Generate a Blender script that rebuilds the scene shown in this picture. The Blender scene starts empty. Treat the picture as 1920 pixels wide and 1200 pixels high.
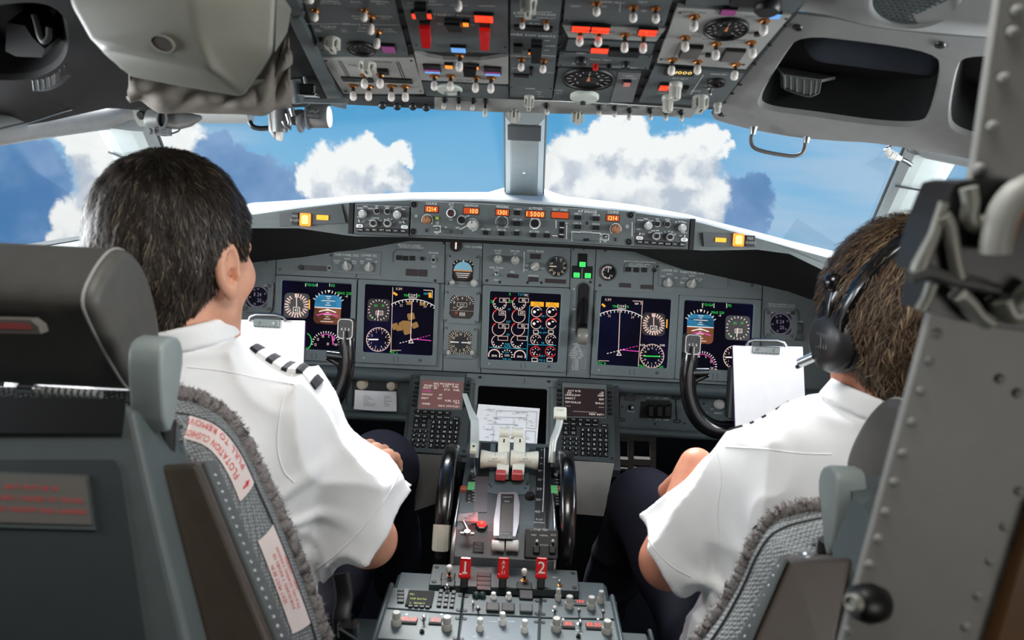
import bpy,bmesh,math,random
import numpy as np
from mathutils import Vector,Matrix
rad=math.radians
PI=math.pi
sc=bpy.context.scene
COL=sc.collection
random.seed(7)
F=1425.0
CAMP=Vector((0.0,0.0,1.35))
ROT=Matrix.Rotation(rad(0.28),3,'Z')@Matrix.Rotation(rad(78.5),3,'X')@Matrix.Rotation(rad(2.9),3,'Z')
cd=bpy.data.cameras.new('camera')
cam=bpy.data.objects.new('camera',cd)
COL.objects.link(cam)
cd.sensor_fit='HORIZONTAL'
cd.sensor_width=36.0
cd.lens=36.0*F/1920.0
cd.clip_start=0.02
cd.dof.use_dof=True
cd.dof.focus_distance=1.75
cd.dof.aperture_fstop=6.0
cam.matrix_world=Matrix.Translation(CAMP)@ROT.to_4x4()
sc.camera=cam
def ray(px,py):
 return ROT@Vector(((px-960)/F,-(py-600)/F,-1.0))
def at(px,py,Y):
 d=ray(px,py)
 return CAMP+d*(Y/d.y)
def atz(px,py,Z):
 d=ray(px,py)
 return CAMP+d*((Z-CAMP.z)/d.z)
def atx(px,py,X):
 d=ray(px,py)
 return CAMP+d*(X/d.x)
sc.view_settings.view_transform='Standard'
sc.view_settings.look='None'
sc.view_settings.exposure=0.0
sc.view_settings.gamma=1.0
sc.view_settings.use_curve_mapping=False
def s2l(c):
 c=c/255.0
 return c/12.92 if c<=0.04045 else((c+0.055)/1.055)**2.4
def rgb(*c):
 return(s2l(c[0]),s2l(c[1]),s2l(c[2]),1.0)
def make_world():
 w=bpy.data.worlds.new('sky')
 sc.world=w
 w.use_nodes=True
 nt=w.node_tree
 N,L=nt.nodes,nt.links
 N.clear()
 out=N.new('ShaderNodeOutputWorld')
 bg=N.new('ShaderNodeBackground')
 bg.inputs['Strength'].default_value=1.0
 L.new(bg.outputs[0],out.inputs[0])
 tc=N.new('ShaderNodeTexCoord')
 def math_(op,a,b=None,c=None,clamp=False):
  n=N.new('ShaderNodeMath')
  n.operation=op
  n.use_clamp=clamp
  for i,x in enumerate((a,b,c)):
   if x is None:
    continue
   if isinstance(x,(int,float)):
    n.inputs[i].default_value=x
   else:
    L.new(x,n.inputs[i])
  return n.outputs[0]
 def noise(vec,scale,detail,rough=0.55):
  n=N.new('ShaderNodeTexNoise')
  n.inputs['Scale'].default_value=scale
  n.inputs['Detail'].default_value=detail
  n.inputs['Roughness'].default_value=rough
  L.new(vec,n.inputs['Vector'])
  return n
 def vmath(op,a,b):
  n=N.new('ShaderNodeVectorMath')
  n.operation=op
  for i,x in enumerate((a,b)):
   if isinstance(x,(tuple,Vector)):
    n.inputs[i].default_value=x
   else:
    L.new(x,n.inputs[i])
  return n
 def mix(fac,a,b):
  n=N.new('ShaderNodeMix')
  n.data_type='RGBA'
  for i,x in((0,fac),(6,a),(7,b)):
   if isinstance(x,tuple):
    n.inputs[i].default_value=x
   elif isinstance(x,(int,float)):
    n.inputs[i].default_value=x
   else:
    L.new(x,n.inputs[i])
  return n.outputs[2]
 def smooth(x,e0,e1):
  n=N.new('ShaderNodeMapRange')
  n.interpolation_type='SMOOTHSTEP'
  L.new(x,n.inputs['Value'])
  n.inputs['From Min'].default_value=e0
  n.inputs['From Max'].default_value=e1
  return n.outputs[0]
 d=vmath('NORMALIZE',tc.outputs['Generated'],(0,0,0)).outputs[0]
 warp=noise(d,16.0,6,0.62)
 wv=vmath('SUBTRACT',warp.outputs['Color'],(0.5,0.5,0.5)).outputs[0]
 sca=N.new('ShaderNodeVectorMath')
 sca.operation='SCALE'
 L.new(wv,sca.inputs[0])
 sca.inputs['Scale'].default_value=0.075
 dw=vmath('ADD',d,sca.outputs[0]).outputs[0]
 def blobs(lst,vec):
  cur=None
  for(px,py,r)in lst:
   c=ray(px,py).normalized()
   ds=vmath('DISTANCE',vec,c).outputs['Value']
   v=math_('SUBTRACT',1.0,math_('DIVIDE',ds,r/F))
   cur=v if cur is None else math_('SMOOTH_MAX',cur,v,0.15)
  return cur
 sep=N.new('ShaderNodeSeparateXYZ')
 L.new(d,sep.inputs[0])
 ramp=N.new('ShaderNodeValToRGB')
 L.new(math_('ADD',math_('MULTIPLY',sep.outputs['Z'],0.5),0.5),ramp.inputs[0])
 e=ramp.color_ramp.elements
 e[0].position=0.30
 e[0].color=rgb(120,160,195)
 e[1].position=0.80
 e[1].color=rgb(40,110,190)
 for p,c in((0.475,rgb(126,182,222)),(0.515,rgb(98,172,220)),(0.545,rgb(76,160,214))):
  q=e.new(p)
  q.color=c
 col=ramp.outputs[0]
 stretch=vmath('MULTIPLY',d,(1.0,1.0,6.0)).outputs[0]
 wisp=noise(stretch,5.0,4,0.5)
 haze=blobs([(1620,300,190),(1520,455,300),(300,300,220),(1700,440,260),(120,350,160)],d)
 hz=math_('MULTIPLY',smooth(haze,-0.1,0.7),smooth(wisp.outputs['Fac'],0.25,0.62))
 col=mix(math_('MULTIPLY',hz,0.72),col,rgb(172,196,222))
 dfine=noise(d,60.0,4,0.6)
 dsub=vmath('SUBTRACT',dfine.outputs['Color'],(0.5,0.5,0.5)).outputs[0]
 dsc=N.new('ShaderNodeVectorMath')
 dsc.operation='SCALE'
 L.new(dsub,dsc.inputs[0])
 dsc.inputs['Scale'].default_value=0.022
 dw=vmath('ADD',dw,dsc.outputs[0]).outputs[0]
 dark=blobs([(20,330,90),(55,400,75),(0,430,90),(75,452,50),(500,350,52),(545,375,55),(440,330,60),(470,390,90),(395,285,44),(1375,390,62),(1390,350,44),(1350,420,90),(1420,430,30)],dw)
 dk=smooth(dark,0.10,0.26)
 tone=noise(d,9.0,4,0.55)
 dcol=mix(smooth(tone.outputs['Fac'],0.35,0.65),rgb(72,122,178),rgb(126,160,205))
 col=mix(math_('MULTIPLY',dk,0.93),col,dcol)
 lit=[(620,330,62),(665,305,62),(700,300,52),(740,285,34),(575,345,32),(650,360,90),(715,340,55),(755,300,24),(690,268,26),(1085,285,62),(1140,265,52),(1195,275,56),(1255,275,48),(1310,270,44),(1350,265,24),(1040,320,46),(1100,345,95),(1200,350,100),(1290,330,70),(1310,380,70),(1120,250,30),(165,275,48),(195,320,55),(160,420,60),(205,375,60),(140,440,40),(250,300,70),(320,260,60),(230,440,60),(130,265,24)]
 wh=blobs(lit,dw)
 cov=smooth(wh,0.06,0.30)
 up=blobs(lit,vmath('ADD',dw,(0.0,0.0,0.030)).outputs[0])
 fold=noise(dw,20.0,5,0.6)
 lum=math_('ADD',math_('MULTIPLY',math_('SUBTRACT',wh,up),1.4),math_('MULTIPLY',math_('SUBTRACT',fold.outputs['Fac'],0.5),1.5))
 ccol=mix(smooth(lum,-0.55,0.45),rgb(186,194,210),rgb(250,250,250))
 col=mix(cov,col,ccol)
 L.new(col,bg.inputs['Color'])
make_world()
def area_light(name,loc,target,sx,sy,power,color=(1,1,1)):
 ld=bpy.data.lights.new(name,'AREA')
 ld.shape='RECTANGLE'
 ld.size,ld.size_y=sx,sy
 ld.energy=power
 ld.color=color
 o=bpy.data.objects.new(name,ld)
 COL.objects.link(o)
 o.location=loc
 o.rotation_euler=(Vector(target)-Vector(loc)).to_track_quat('-Z','Y').to_euler()
 return o
def sun_light(name,direction,strength,angle,color=(1,1,1)):
 ld=bpy.data.lights.new(name,'SUN')
 ld.energy=strength
 ld.angle=rad(angle)
 ld.color=color
 o=bpy.data.objects.new(name,ld)
 COL.objects.link(o)
 o.rotation_euler=Vector(direction).to_track_quat('-Z','Y').to_euler()
 return o
sun_light('sun',(0.12,-0.60,-0.62),9.0,25)
area_light('side_window_daylight_port',(-1.15,1.0,1.25),(0.1,1.15,1.25),0.9,0.45,26,(0.96,0.98,1.0))
area_light('side_window_daylight_starboard',(1.15,1.0,1.25),(-0.1,1.15,1.25),0.9,0.45,26,(0.96,0.98,1.0))
area_light('overhead_fill_light',(0.0,0.45,1.95),(0.0,1.15,0.9),0.45,0.3,7,(1.0,0.97,0.92))  # no fitting is modelled here; unseen area light added overhead as fill
area_light('door_fill_light',(0.66,-0.28,1.12),(0.30,0.46,1.1),0.3,0.3,2.0,(1.0,0.96,0.9))  # unseen light added behind the camera to brighten the door frame
MATS={}
def mat(name,c,rough=0.5,metal=0.0,var=0.06,nscale=40.0,bump=0.0,bscale=300.0,spec=0.5,coat=0.0,trans=0.0):
 if name in MATS:
  return MATS[name]
 m=bpy.data.materials.new(name)
 m.use_nodes=True
 nt=m.node_tree
 b=nt.nodes['Principled BSDF']
 col=rgb(*c)
 if var>0:
  n=nt.nodes.new('ShaderNodeTexNoise')
  tcn=nt.nodes.new('ShaderNodeTexCoord')
  nt.links.new(tcn.outputs['Object'],n.inputs['Vector'])
  n.inputs['Scale'].default_value=nscale
  n.inputs['Detail'].default_value=5
  r=nt.nodes.new('ShaderNodeValToRGB')
  r.color_ramp.elements[0].position=0.3
  r.color_ramp.elements[1].position=0.7
  r.color_ramp.elements[0].color=tuple(x*(1-var)for x in col[:3])+(1,)
  r.color_ramp.elements[1].color=tuple(min(1,x*(1+var))for x in col[:3])+(1,)
  nt.links.new(n.outputs['Fac'],r.inputs[0])
  nt.links.new(r.outputs[0],b.inputs['Base Color'])
  if bump>0:
   n2=nt.nodes.new('ShaderNodeTexNoise')
   nt.links.new(tcn.outputs['Object'],n2.inputs['Vector'])
   n2.inputs['Scale'].default_value=bscale
   n2.inputs['Detail'].default_value=4
   bp=nt.nodes.new('ShaderNodeBump')
   bp.inputs['Strength'].default_value=bump
   bp.inputs['Distance'].default_value=0.002
   nt.links.new(n2.outputs['Fac'],bp.inputs['Height'])
   nt.links.new(bp.outputs[0],b.inputs['Normal'])
 else:
  b.inputs['Base Color'].default_value=col
 b.inputs['Roughness'].default_value=rough
 b.inputs['Metallic'].default_value=metal
 b.inputs['Specular IOR Level'].default_value=spec
 b.inputs['Coat Weight'].default_value=coat
 b.inputs['Transmission Weight'].default_value=trans
 MATS[name]=m
 return m
def glow(name,c,strength=1.0,base=None):
 if name in MATS:
  return MATS[name]
 m=bpy.data.materials.new(name)
 m.use_nodes=True
 b=m.node_tree.nodes['Principled BSDF']
 b.inputs['Base Color'].default_value=rgb(*(base or(20,20,20)))
 b.inputs['Emission Color'].default_value=rgb(*c)
 b.inputs['Emission Strength'].default_value=strength
 b.inputs['Roughness'].default_value=0.4
 MATS[name]=m
 return m
PANEL=mat('panel_grey_paint',(104,112,113),0.55,var=0.05,bump=0.08)
PANELD=mat('panel_dark_grey_paint',(66,70,71),0.55,var=0.05,bump=0.08)
PANELL=mat('panel_light_grey_paint',(160,162,158),0.5,var=0.04,bump=0.05)
OVH=mat('overhead_grey_paint',(86,94,95),0.55,var=0.05,bump=0.06)
SEAM=mat('dark_seam',(16,17,18),0.8)
BLACK=mat('black_plastic',(14,14,15),0.42)
BLACKM=mat('black_matte',(11,11,12),0.85)
BLACKG=mat('black_gloss_plastic',(12,12,13),0.22,coat=0.4)
STEEL=mat('brushed_steel',(170,172,172),0.32,1.0,bump=0.05)
DSTEEL=mat('dark_steel',(84,86,88),0.38,1.0)
KNOB=mat('grey_knob_plastic',(176,176,170),0.4)
KNOBD=mat('charcoal_knob_plastic',(56,58,58),0.45)
INK=mat('white_legend_ink',(225,226,222),0.7,var=0.0)
INKG=mat('grey_legend_ink',(150,152,150),0.7,var=0.0)
INKB=mat('black_legend_ink',(20,20,20),0.7,var=0.0)
TIP=mat('white_rubber_tip',(240,234,226),0.5,var=0.03)
BRASS=mat('brass_collar',(196,132,78),0.35,1.0)
RED=mat('red_guard_plastic',(214,18,22),0.3,coat=0.3)
WHITE=mat('white_plastic',(232,232,226),0.4)
IVORY=mat('ivory_plastic',(214,214,200),0.45)
LINER=mat('cabin_liner_grey',(150,152,150),0.6,var=0.05,bump=0.08,bscale=600)
LINERD=mat('cabin_liner_dark_grey',(60,62,63),0.7,var=0.06,bump=0.1,bscale=600)
PAPER=mat('white_paper',(244,245,248),0.8,var=0.02)
GLASSB=mat('instrument_black_face',(10,10,11),0.3)
G_WHITE=glow('display_white',(255,244,236),0.9)
G_PINKW=glow('display_warm_white',(250,214,200),0.8)
G_GREEN=glow('display_green',(30,230,80),0.8)
G_CYAN=glow('display_cyan',(40,190,225),0.8)
G_MAG=glow('display_magenta',(245,60,200),0.85)
G_AMBER=glow('display_amber',(255,178,30),0.95)
G_RED=glow('display_red',(240,46,40),0.9)
G_SKY=glow('display_sky_blue',(36,146,196),0.75)
G_EARTH=glow('display_earth_brown',(160,84,36),0.7)
G_TERR=glow('display_terrain_amber',(176,130,60),0.6)
G_NAVY=glow('display_navy',(22,34,104),0.75)
G_SCR=glow('display_black',(7,6,10),0.6,(6,6,7))
G_CDU=glow('keypad_screen_plum',(66,42,46),0.8)
G_LAMPA=glow('amber_caution_lamp',(255,132,16),2.2)
G_LAMPAC=glow('amber_caution_lamp_core',(255,206,110),2.6)
G_LAMPY=glow('yellow_caption_lamp',(255,176,40),1.6)
G_DIGIT=glow('amber_digit',(255,214,120),1.6)
G_WIN=glow('orange_digit_window',(226,84,24),0.8)
G_REDLAMP=glow('red_warning_lamp',(255,24,16),4.5)
G_CAPR=glow('red_caption_lamp',(255,60,30),1.6)
G_CAPG=glow('green_caption_lamp',(70,235,110),1.3)
G_CAPB=glow('blue_caption_lamp',(110,170,240),1.0)
G_CAPV=glow('violet_caption_lamp',(150,66,130),0.6)
G_YG=glow('radio_green_digit',(190,215,60),1.0)
GLYPH={}
def load_glyphs():
 chars="ABCDEFGHIJKLMNOPQRSTUVWXYZ0123456789.,/-+<>():'%&^!*="
 obs=[]
 for ch in chars:
  cu=bpy.data.curves.new('g','FONT')
  cu.body=ch
  cu.size=1.0
  cu.resolution_u=2
  o=bpy.data.objects.new('g',cu)
  COL.objects.link(o)
  obs.append((ch,o,cu))
 dg=bpy.context.evaluated_depsgraph_get()
 for ch,o,cu in obs:
  me=bpy.data.meshes.new_from_object(o.evaluated_get(dg))
  v=[(p.co.x,p.co.y)for p in me.vertices]
  f=[tuple(p.vertices)for p in me.polygons]
  x0=min(p[0]for p in v)
  x1=max(p[0]for p in v)
  GLYPH[ch]=([(p[0]-x0,p[1])for p in v],f,x1-x0)
  bpy.data.meshes.remove(me)
 for ch,o,cu in obs:
  bpy.data.objects.remove(o)
  bpy.data.curves.remove(cu)
load_glyphs()
def rrect(x0,x1,y0,y1,r,n=4):
 if x1<x0:
  x0,x1=x1,x0
 if y1<y0:
  y0,y1=y1,y0
 r=max(1e-5,min(r,(x1-x0)/2-1e-6,(y1-y0)/2-1e-6))
 out=[]
 for cx,cy,a0 in((x1-r,y1-r,0),(x0+r,y1-r,90),(x0+r,y0+r,180),(x1-r,y0+r,270)):
  for i in range(n+1):
   a=rad(a0+90*i/n)
   out.append((cx+r*math.cos(a),cy+r*math.sin(a)))
 return out
def circ(cx,cy,r,n=24,a0=0.0,a1=360.0,ry=None):
 full=abs(a1-a0)>=359.99
 k=n if full else n+1
 ry=ry or r
 return[(cx+r*math.cos(rad(a0+(a1-a0)*i/n)),cy+ry*math.sin(rad(a0+(a1-a0)*i/n)))for i in range(k)]
class MB:
 def __init__(s):
  s.v,s.f,s.mi,s.sm,s.mats=[],[],[],[],[]
  s.T=None
 def m(s,mt):
  if mt not in s.mats:
   s.mats.append(mt)
  return s.mats.index(mt)
 def add(s,vs,fs,mt,smooth=False):
  b=len(s.v)
  if s.T is not None:
   vs=[s.T@Vector(p)for p in vs]
  s.v.extend(tuple(p)for p in vs)
  i=s.m(mt)
  for f in fs:
   s.f.append(tuple(b+k for k in f))
   s.mi.append(i)
   s.sm.append(smooth)
  return s
 def box(s,x0,x1,y0,y1,z0,z1,mt,c=0.0):
  lo=[min(x0,x1),min(y0,y1),min(z0,z1)]
  hi=[max(x0,x1),max(y0,y1),max(z0,z1)]
  c=min(c,*(0.45*(hi[i]-lo[i])for i in range(3)))
  if c<=0:
   vs=[(x,y,z)for x in(lo[0],hi[0])for y in(lo[1],hi[1])for z in(lo[2],hi[2])]
   fs=[(0,1,3,2),(4,6,7,5),(0,4,5,1),(2,3,7,6),(0,2,6,4),(1,5,7,3)]
   return s.add(vs,fs,mt)
  vs,idx=[],{}
  for a in range(3):
   for sx in(0,1):
    for sy in(0,1):
     for sz in(0,1):
      sg=(sx,sy,sz)
      p=[]
      for i in range(3):
       e=hi[i]if sg[i]else lo[i]
       if i!=a:
        e+=-c if sg[i]else c
       p.append(e)
      idx[(a,sg)]=len(vs)
      vs.append(tuple(p))
  fs=[]
  for a in range(3):
   o1,o2=[i for i in range(3)if i!=a]
   for sa in(0,1):
    q=[]
    for(u,w)in((0,0),(1,0),(1,1),(0,1)):
     sg=[0,0,0]
     sg[a]=sa
     sg[o1]=u
     sg[o2]=w
     q.append(idx[(a,tuple(sg))])
    fs.append(tuple(q))
  for a,b2 in((0,1),(0,2),(1,2)):
   k=3-a-b2
   for sa in(0,1):
    for sb in(0,1):
     g0=[0,0,0]
     g0[a],g0[b2]=sa,sb
     g1=list(g0)
     g1[k]=1
     fs.append((idx[(a,tuple(g0))],idx[(a,tuple(g1))],idx[(b2,tuple(g1))],idx[(b2,tuple(g0))]))
  for sg in[(x,y,z)for x in(0,1)for y in(0,1)for z in(0,1)]:
   fs.append((idx[(0,sg)],idx[(1,sg)],idx[(2,sg)]))
  return s.add(vs,fs,mt)
 def prism(s,poly,z0,z1,mt,side=None,c=0.0):
  n=len(poly)
  vs=[(p[0],p[1],z0)for p in poly]
  if c>0:
   cx=sum(p[0]for p in poly)/n
   cy=sum(p[1]for p in poly)/n
   ins=[]
   for p in poly:
    d=math.hypot(p[0]-cx,p[1]-cy)
    k=max(0.0,1-c/d)if d>0 else 1
    ins.append((cx+(p[0]-cx)*k,cy+(p[1]-cy)*k))
   vs+=[(p[0],p[1],z1-c if z1>z0 else z1+c)for p in poly]
   vs+=[(p[0],p[1],z1)for p in ins]
   rings=3
  else:
   vs+=[(p[0],p[1],z1)for p in poly]
   rings=2
  fs=[]
  for r in range(rings-1):
   fs+=[(r*n+i,r*n+(i+1)%n,(r+1)*n+(i+1)%n,(r+1)*n+i)for i in range(n)]
  s.add(vs,[tuple(range(n-1,-1,-1)),tuple((rings-1)*n+i for i in range(n))]+([]if side else fs),mt)
  if side:
   s.add(vs,fs,side)
  return s
 def flat(s,poly,z,mt):
  return s.add([(p[0],p[1],z)for p in poly],[tuple(range(len(poly)))],mt)
 def ring(s,outer,inner,z0,z1,mt,wall=None,zi=None):
  """a frame: top ring at z1, outer wall down to z0, inner wall down to zi (or z0)"""
  n=len(outer)
  zi=z0 if zi is None else zi
  vs=[(p[0],p[1],z1)for p in outer]+[(p[0],p[1],z1)for p in inner]+[(p[0],p[1],z0)for p in outer]+[(p[0],p[1],zi)for p in inner]
  top,w=[],[]
  for i in range(n):
   j=(i+1)%n
   top.append((i,j,n+j,n+i))
   w.append((i,2*n+i,2*n+j,j))
   w.append((n+i,n+j,3*n+j,3*n+i))
  if wall:
   s.add(vs,top,mt)
   s.add(vs,w,wall)
  else:
   s.add(vs,top+w,mt)
  return s
 def lathe(s,prof,cx,cy,mt,seg=20,smooth=True,M=None,flute=0.0,nf=8):
  """profile of (radius, z) about an axis through (cx, cy) along local z"""
  vs,fs=[],[]
  for(r,z)in prof:
   for i in range(seg):
    a=2*PI*i/seg
    rr=r*(1-flute*(0.5+0.5*math.cos(nf*a)))if flute else r
    p=Vector((cx+rr*math.cos(a),cy+rr*math.sin(a),z))
    vs.append(M@p if M else p)
  k=len(prof)
  for j in range(k-1):
   for i in range(seg):
    fs.append((j*seg+i,j*seg+(i+1)%seg,(j+1)*seg+(i+1)%seg,(j+1)*seg+i))
  s.add(vs,fs,mt,smooth)
  s.add(vs,[tuple(range(seg-1,-1,-1)),tuple((k-1)*seg+i for i in range(seg))],mt)
  return s
 def tube(s,pts,r,mt,seg=10,closed=False,smooth=True,ell=None,up=None):
  pts=[Vector(p)for p in pts]
  n=len(pts)
  rs=r if isinstance(r,(list,tuple))else[r]*n
  vs,fs=[],[]
  prev=None
  for i in range(n):
   if closed:
    t=pts[(i+1)%n]-pts[i-1]
   else:
    t=pts[min(i+1,n-1)]-pts[max(i-1,0)]
   t.normalize()
   if prev is None:
    a=Vector(up)if up else(Vector((0,0,1))if abs(t.z)<0.9 else Vector((1,0,0)))
    prev=(a-t*a.dot(t)).normalized()
   else:
    prev=(prev-t*prev.dot(t)).normalized()
   bn=t.cross(prev)
   e=ell or(1,1)
   for k in range(seg):
    an=2*PI*k/seg
    vs.append(pts[i]+prev*(rs[i]*e[0]*math.cos(an))+bn*(rs[i]*e[1]*math.sin(an)))
  lim=n if closed else n-1
  for i in range(lim):
   j=(i+1)%n
   for k in range(seg):
    fs.append((i*seg+k,i*seg+(k+1)%seg,j*seg+(k+1)%seg,j*seg+k))
  s.add(vs,fs,mt,smooth)
  if not closed:
   s.add(vs,[tuple(range(seg)),tuple((n-1)*seg+k for k in range(seg))],mt)
  return s
 def stroke(s,pts,w,mt,z=0.0,closed=False):
  n=len(pts)
  P=[Vector((p[0],p[1]))for p in pts]
  L,R=[],[]
  for i in range(n):
   if closed:
    a,b=P[i-1],P[(i+1)%n]
   else:
    a,b=P[max(i-1,0)],P[min(i+1,n-1)]
   d0=(P[i]-a)
   d1=(b-P[i])
   d0=d0.normalized()if d0.length>1e-9 else None
   d1=d1.normalized()if d1.length>1e-9 else None
   t=(d0 or d1)+(d1 or d0)
   if t.length<1e-6:
    t=d0 or d1
   t.normalize()
   nn=Vector((-t.y,t.x))
   k=1.0
   if d0 is not None:
    c=nn.dot(Vector((-d0.y,d0.x)))
    k=1/max(0.5,c)
   L.append(P[i]+nn*(w/2*k))
   R.append(P[i]-nn*(w/2*k))
  vs=[(p.x,p.y,z)for p in L]+[(p.x,p.y,z)for p in R]
  fs=[]
  for i in range(n if closed else n-1):
   j=(i+1)%n
   fs.append((i,j,n+j,n+i))
  return s.add(vs,fs,mt)
 def line(s,x0,y0,x1,y1,w,mt,z=0.0):
  return s.stroke([(x0,y0),(x1,y1)],w,mt,z)
 def text(s,st,x,y,size,mt,z=0.0,al='c',rot=0.0,sx=0.85,gap=0.12):
  """capital height = size; (x, y) is the middle of the text's height"""
  k=size/0.70
  vs,fs=[],[]
  cur=0.0
  for ch in st:
   if ch==' ':
    cur+=0.38
    continue
   g=GLYPH.get(ch)
   if g is None:
    cur+=0.3
    continue
   b=len(vs)
   vs+=[(p[0]+cur,p[1])for p in g[0]]
   fs+=[tuple(b+q for q in f)for f in g[1]]
   cur+=g[2]+gap
  wid=max(0.0,cur-gap)
  ox={'c':-wid/2,'l':0.0,'r':-wid}[al]
  ca,sa=math.cos(rot),math.sin(rot)
  out=[]
  for p in vs:
   a=(p[0]+ox)*k*sx
   b=(p[1]-0.35)*k
   out.append((x+a*ca-b*sa,y+a*sa+b*ca,z))
  if out:
   s.add(out,fs,mt)
  return s
 def build(s,name,parent=None,recalc=True,loc=None,M=None):
  me=bpy.data.meshes.new(name)
  me.from_pydata(s.v,[],s.f)
  for mt in s.mats:
   me.materials.append(mt)
  me.polygons.foreach_set('material_index',s.mi)
  me.polygons.foreach_set('use_smooth',s.sm)
  if recalc:
   bm=bmesh.new()
   bm.from_mesh(me)
   bmesh.ops.recalc_face_normals(bm,faces=bm.faces)
   bm.to_mesh(me)
   bm.free()
  me.update()
  o=bpy.data.objects.new(name,me)
  COL.objects.link(o)
  if parent is not None:
   o.parent=parent
  if M is not None:
   o.matrix_local=M
  elif loc is not None:
   o.location=loc
  return o
def obj_from(name,verts,faces,mt,parent=None,smooth=True):
 me=bpy.data.meshes.new(name)
 me.from_pydata([tuple(v)for v in verts],[],[tuple(f)for f in faces])
 for m_ in(mt if isinstance(mt,(list,tuple))else[mt]):
  me.materials.append(m_)
 me.polygons.foreach_set('use_smooth',[smooth]*len(me.polygons))
 me.update()
 o=bpy.data.objects.new(name,me)
 COL.objects.link(o)
 if parent is not None:
  o.parent=parent
 return o
class Frame:
 def __init__(s,O,V,U=(1,0,0)):
  s.O=Vector(O)
  s.U=Vector(U).normalized()
  v=Vector(V)
  s.V=(v-s.U*v.dot(s.U)).normalized()
  s.N=s.U.cross(s.V)
  s.M=Matrix(((s.U.x,s.V.x,s.N.x,s.O.x),(s.U.y,s.V.y,s.N.y,s.O.y),(s.U.z,s.V.z,s.N.z,s.O.z),(0,0,0,1)))
 def p(s,px,py,h=0.0):
  """where the sight line of a photo point meets this plane lifted by h: local (a, b)"""
  d=ray(px,py)
  o=s.O+s.N*h
  t=s.N.dot(o-CAMP)/s.N.dot(d)
  q=CAMP+d*t-s.O
  return(q.dot(s.U),q.dot(s.V))
 def mat_at(s,a,b,h=0.0):
  return s.M@Matrix.Translation((a,b,h))
def prop(o,label=None,cat=None,group=None,kind=None):
 if label:
  o['label']=label
 if cat:
  o['category']=cat
 if group:
  o['group']=group
 if kind:
  o['kind']=kind
 return o
def empty(name,M,label=None,cat=None,group=None,kind=None):
 o=bpy.data.objects.new(name,None)
 o.empty_display_size=0.02
 COL.objects.link(o)
 o.matrix_world=M
 return prop(o,label,cat,group,kind)
def dup(root,M,label=None,group=None):
 r=root.copy()
 COL.objects.link(r)
 r.matrix_world=M
 if label:
  r['label']=label
 if group:
  r['group']=group
 for ch in list(root.children):
  c=ch.copy()
  COL.objects.link(c)
  c.parent=r
  for g in ch.children:
   q=g.copy()
   COL.objects.link(q)
   q.parent=c
 return r
def smin(a,b,k):
 h=np.clip(0.5+0.5*(b-a)/k,0,1)
 return b+(a-b)*h-k*h*(1-h)
def smax(a,b,k):
 return-smin(-a,-b,k)
def near(P,c,r):
 p=P.reshape(-1,3)
 a,b=p.min(0),p.max(0)
 return np.linalg.norm((a+b)/2-np.array(c))<np.linalg.norm(b-a)/2+r+0.07
def sd_cap(P,a,b,ra,rb):
 a=np.array(a,float)
 b=np.array(b,float)
 pa=P-a
 ba=b-a
 h=np.clip((pa@ba)/max(1e-9,ba@ba),0,1)
 return np.linalg.norm(pa-h[...,None]*ba,axis=-1)-(ra+(rb-ra)*h)
def sd_ell(P,c,r,rot=None):
 q=P-np.array(c,float)
 if rot is not None:
  q=q@np.array(rot)
 r=np.array(r,float)
 k0=np.linalg.norm(q/r,axis=-1)
 k1=np.linalg.norm(q/(r*r),axis=-1)
 return k0*(k0-1)/np.maximum(k1,1e-9)
def sd_box(P,c,r,rd,rot=None):
 q=P-np.array(c,float)
 if rot is not None:
  q=q@np.array(rot)
 q=np.abs(q)-(np.array(r,float)-rd)
 return np.linalg.norm(np.maximum(q,0),axis=-1)+np.minimum(q.max(axis=-1),0)-rd
def vnoise(P,sc_,seed=0):
 """smooth value noise, vectorised"""
 q=P*sc_+seed*17.31
 i=np.floor(q).astype(np.int64)
 f=q-i
 u=f*f*(3-2*f)
 def hsh(a,b,c):
  n=(a*73856093)^(b*19349663)^(c*83492791)^(seed*2654435)
  n=(n^(n>>13))*1274126177
  n=n&0x7fffffff
  return((n^(n>>16))&0xffff)/65535.0
 r=0
 for dx in(0,1):
  for dy in(0,1):
   for dz in(0,1):
    w=(u[...,0]if dx else 1-u[...,0])*(u[...,1]if dy else 1-u[...,1])*(u[...,2]if dz else 1-u[...,2])
    r=r+w*hsh(i[...,0]+dx,i[...,1]+dy,i[...,2]+dz)
 return r*2-1
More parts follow.
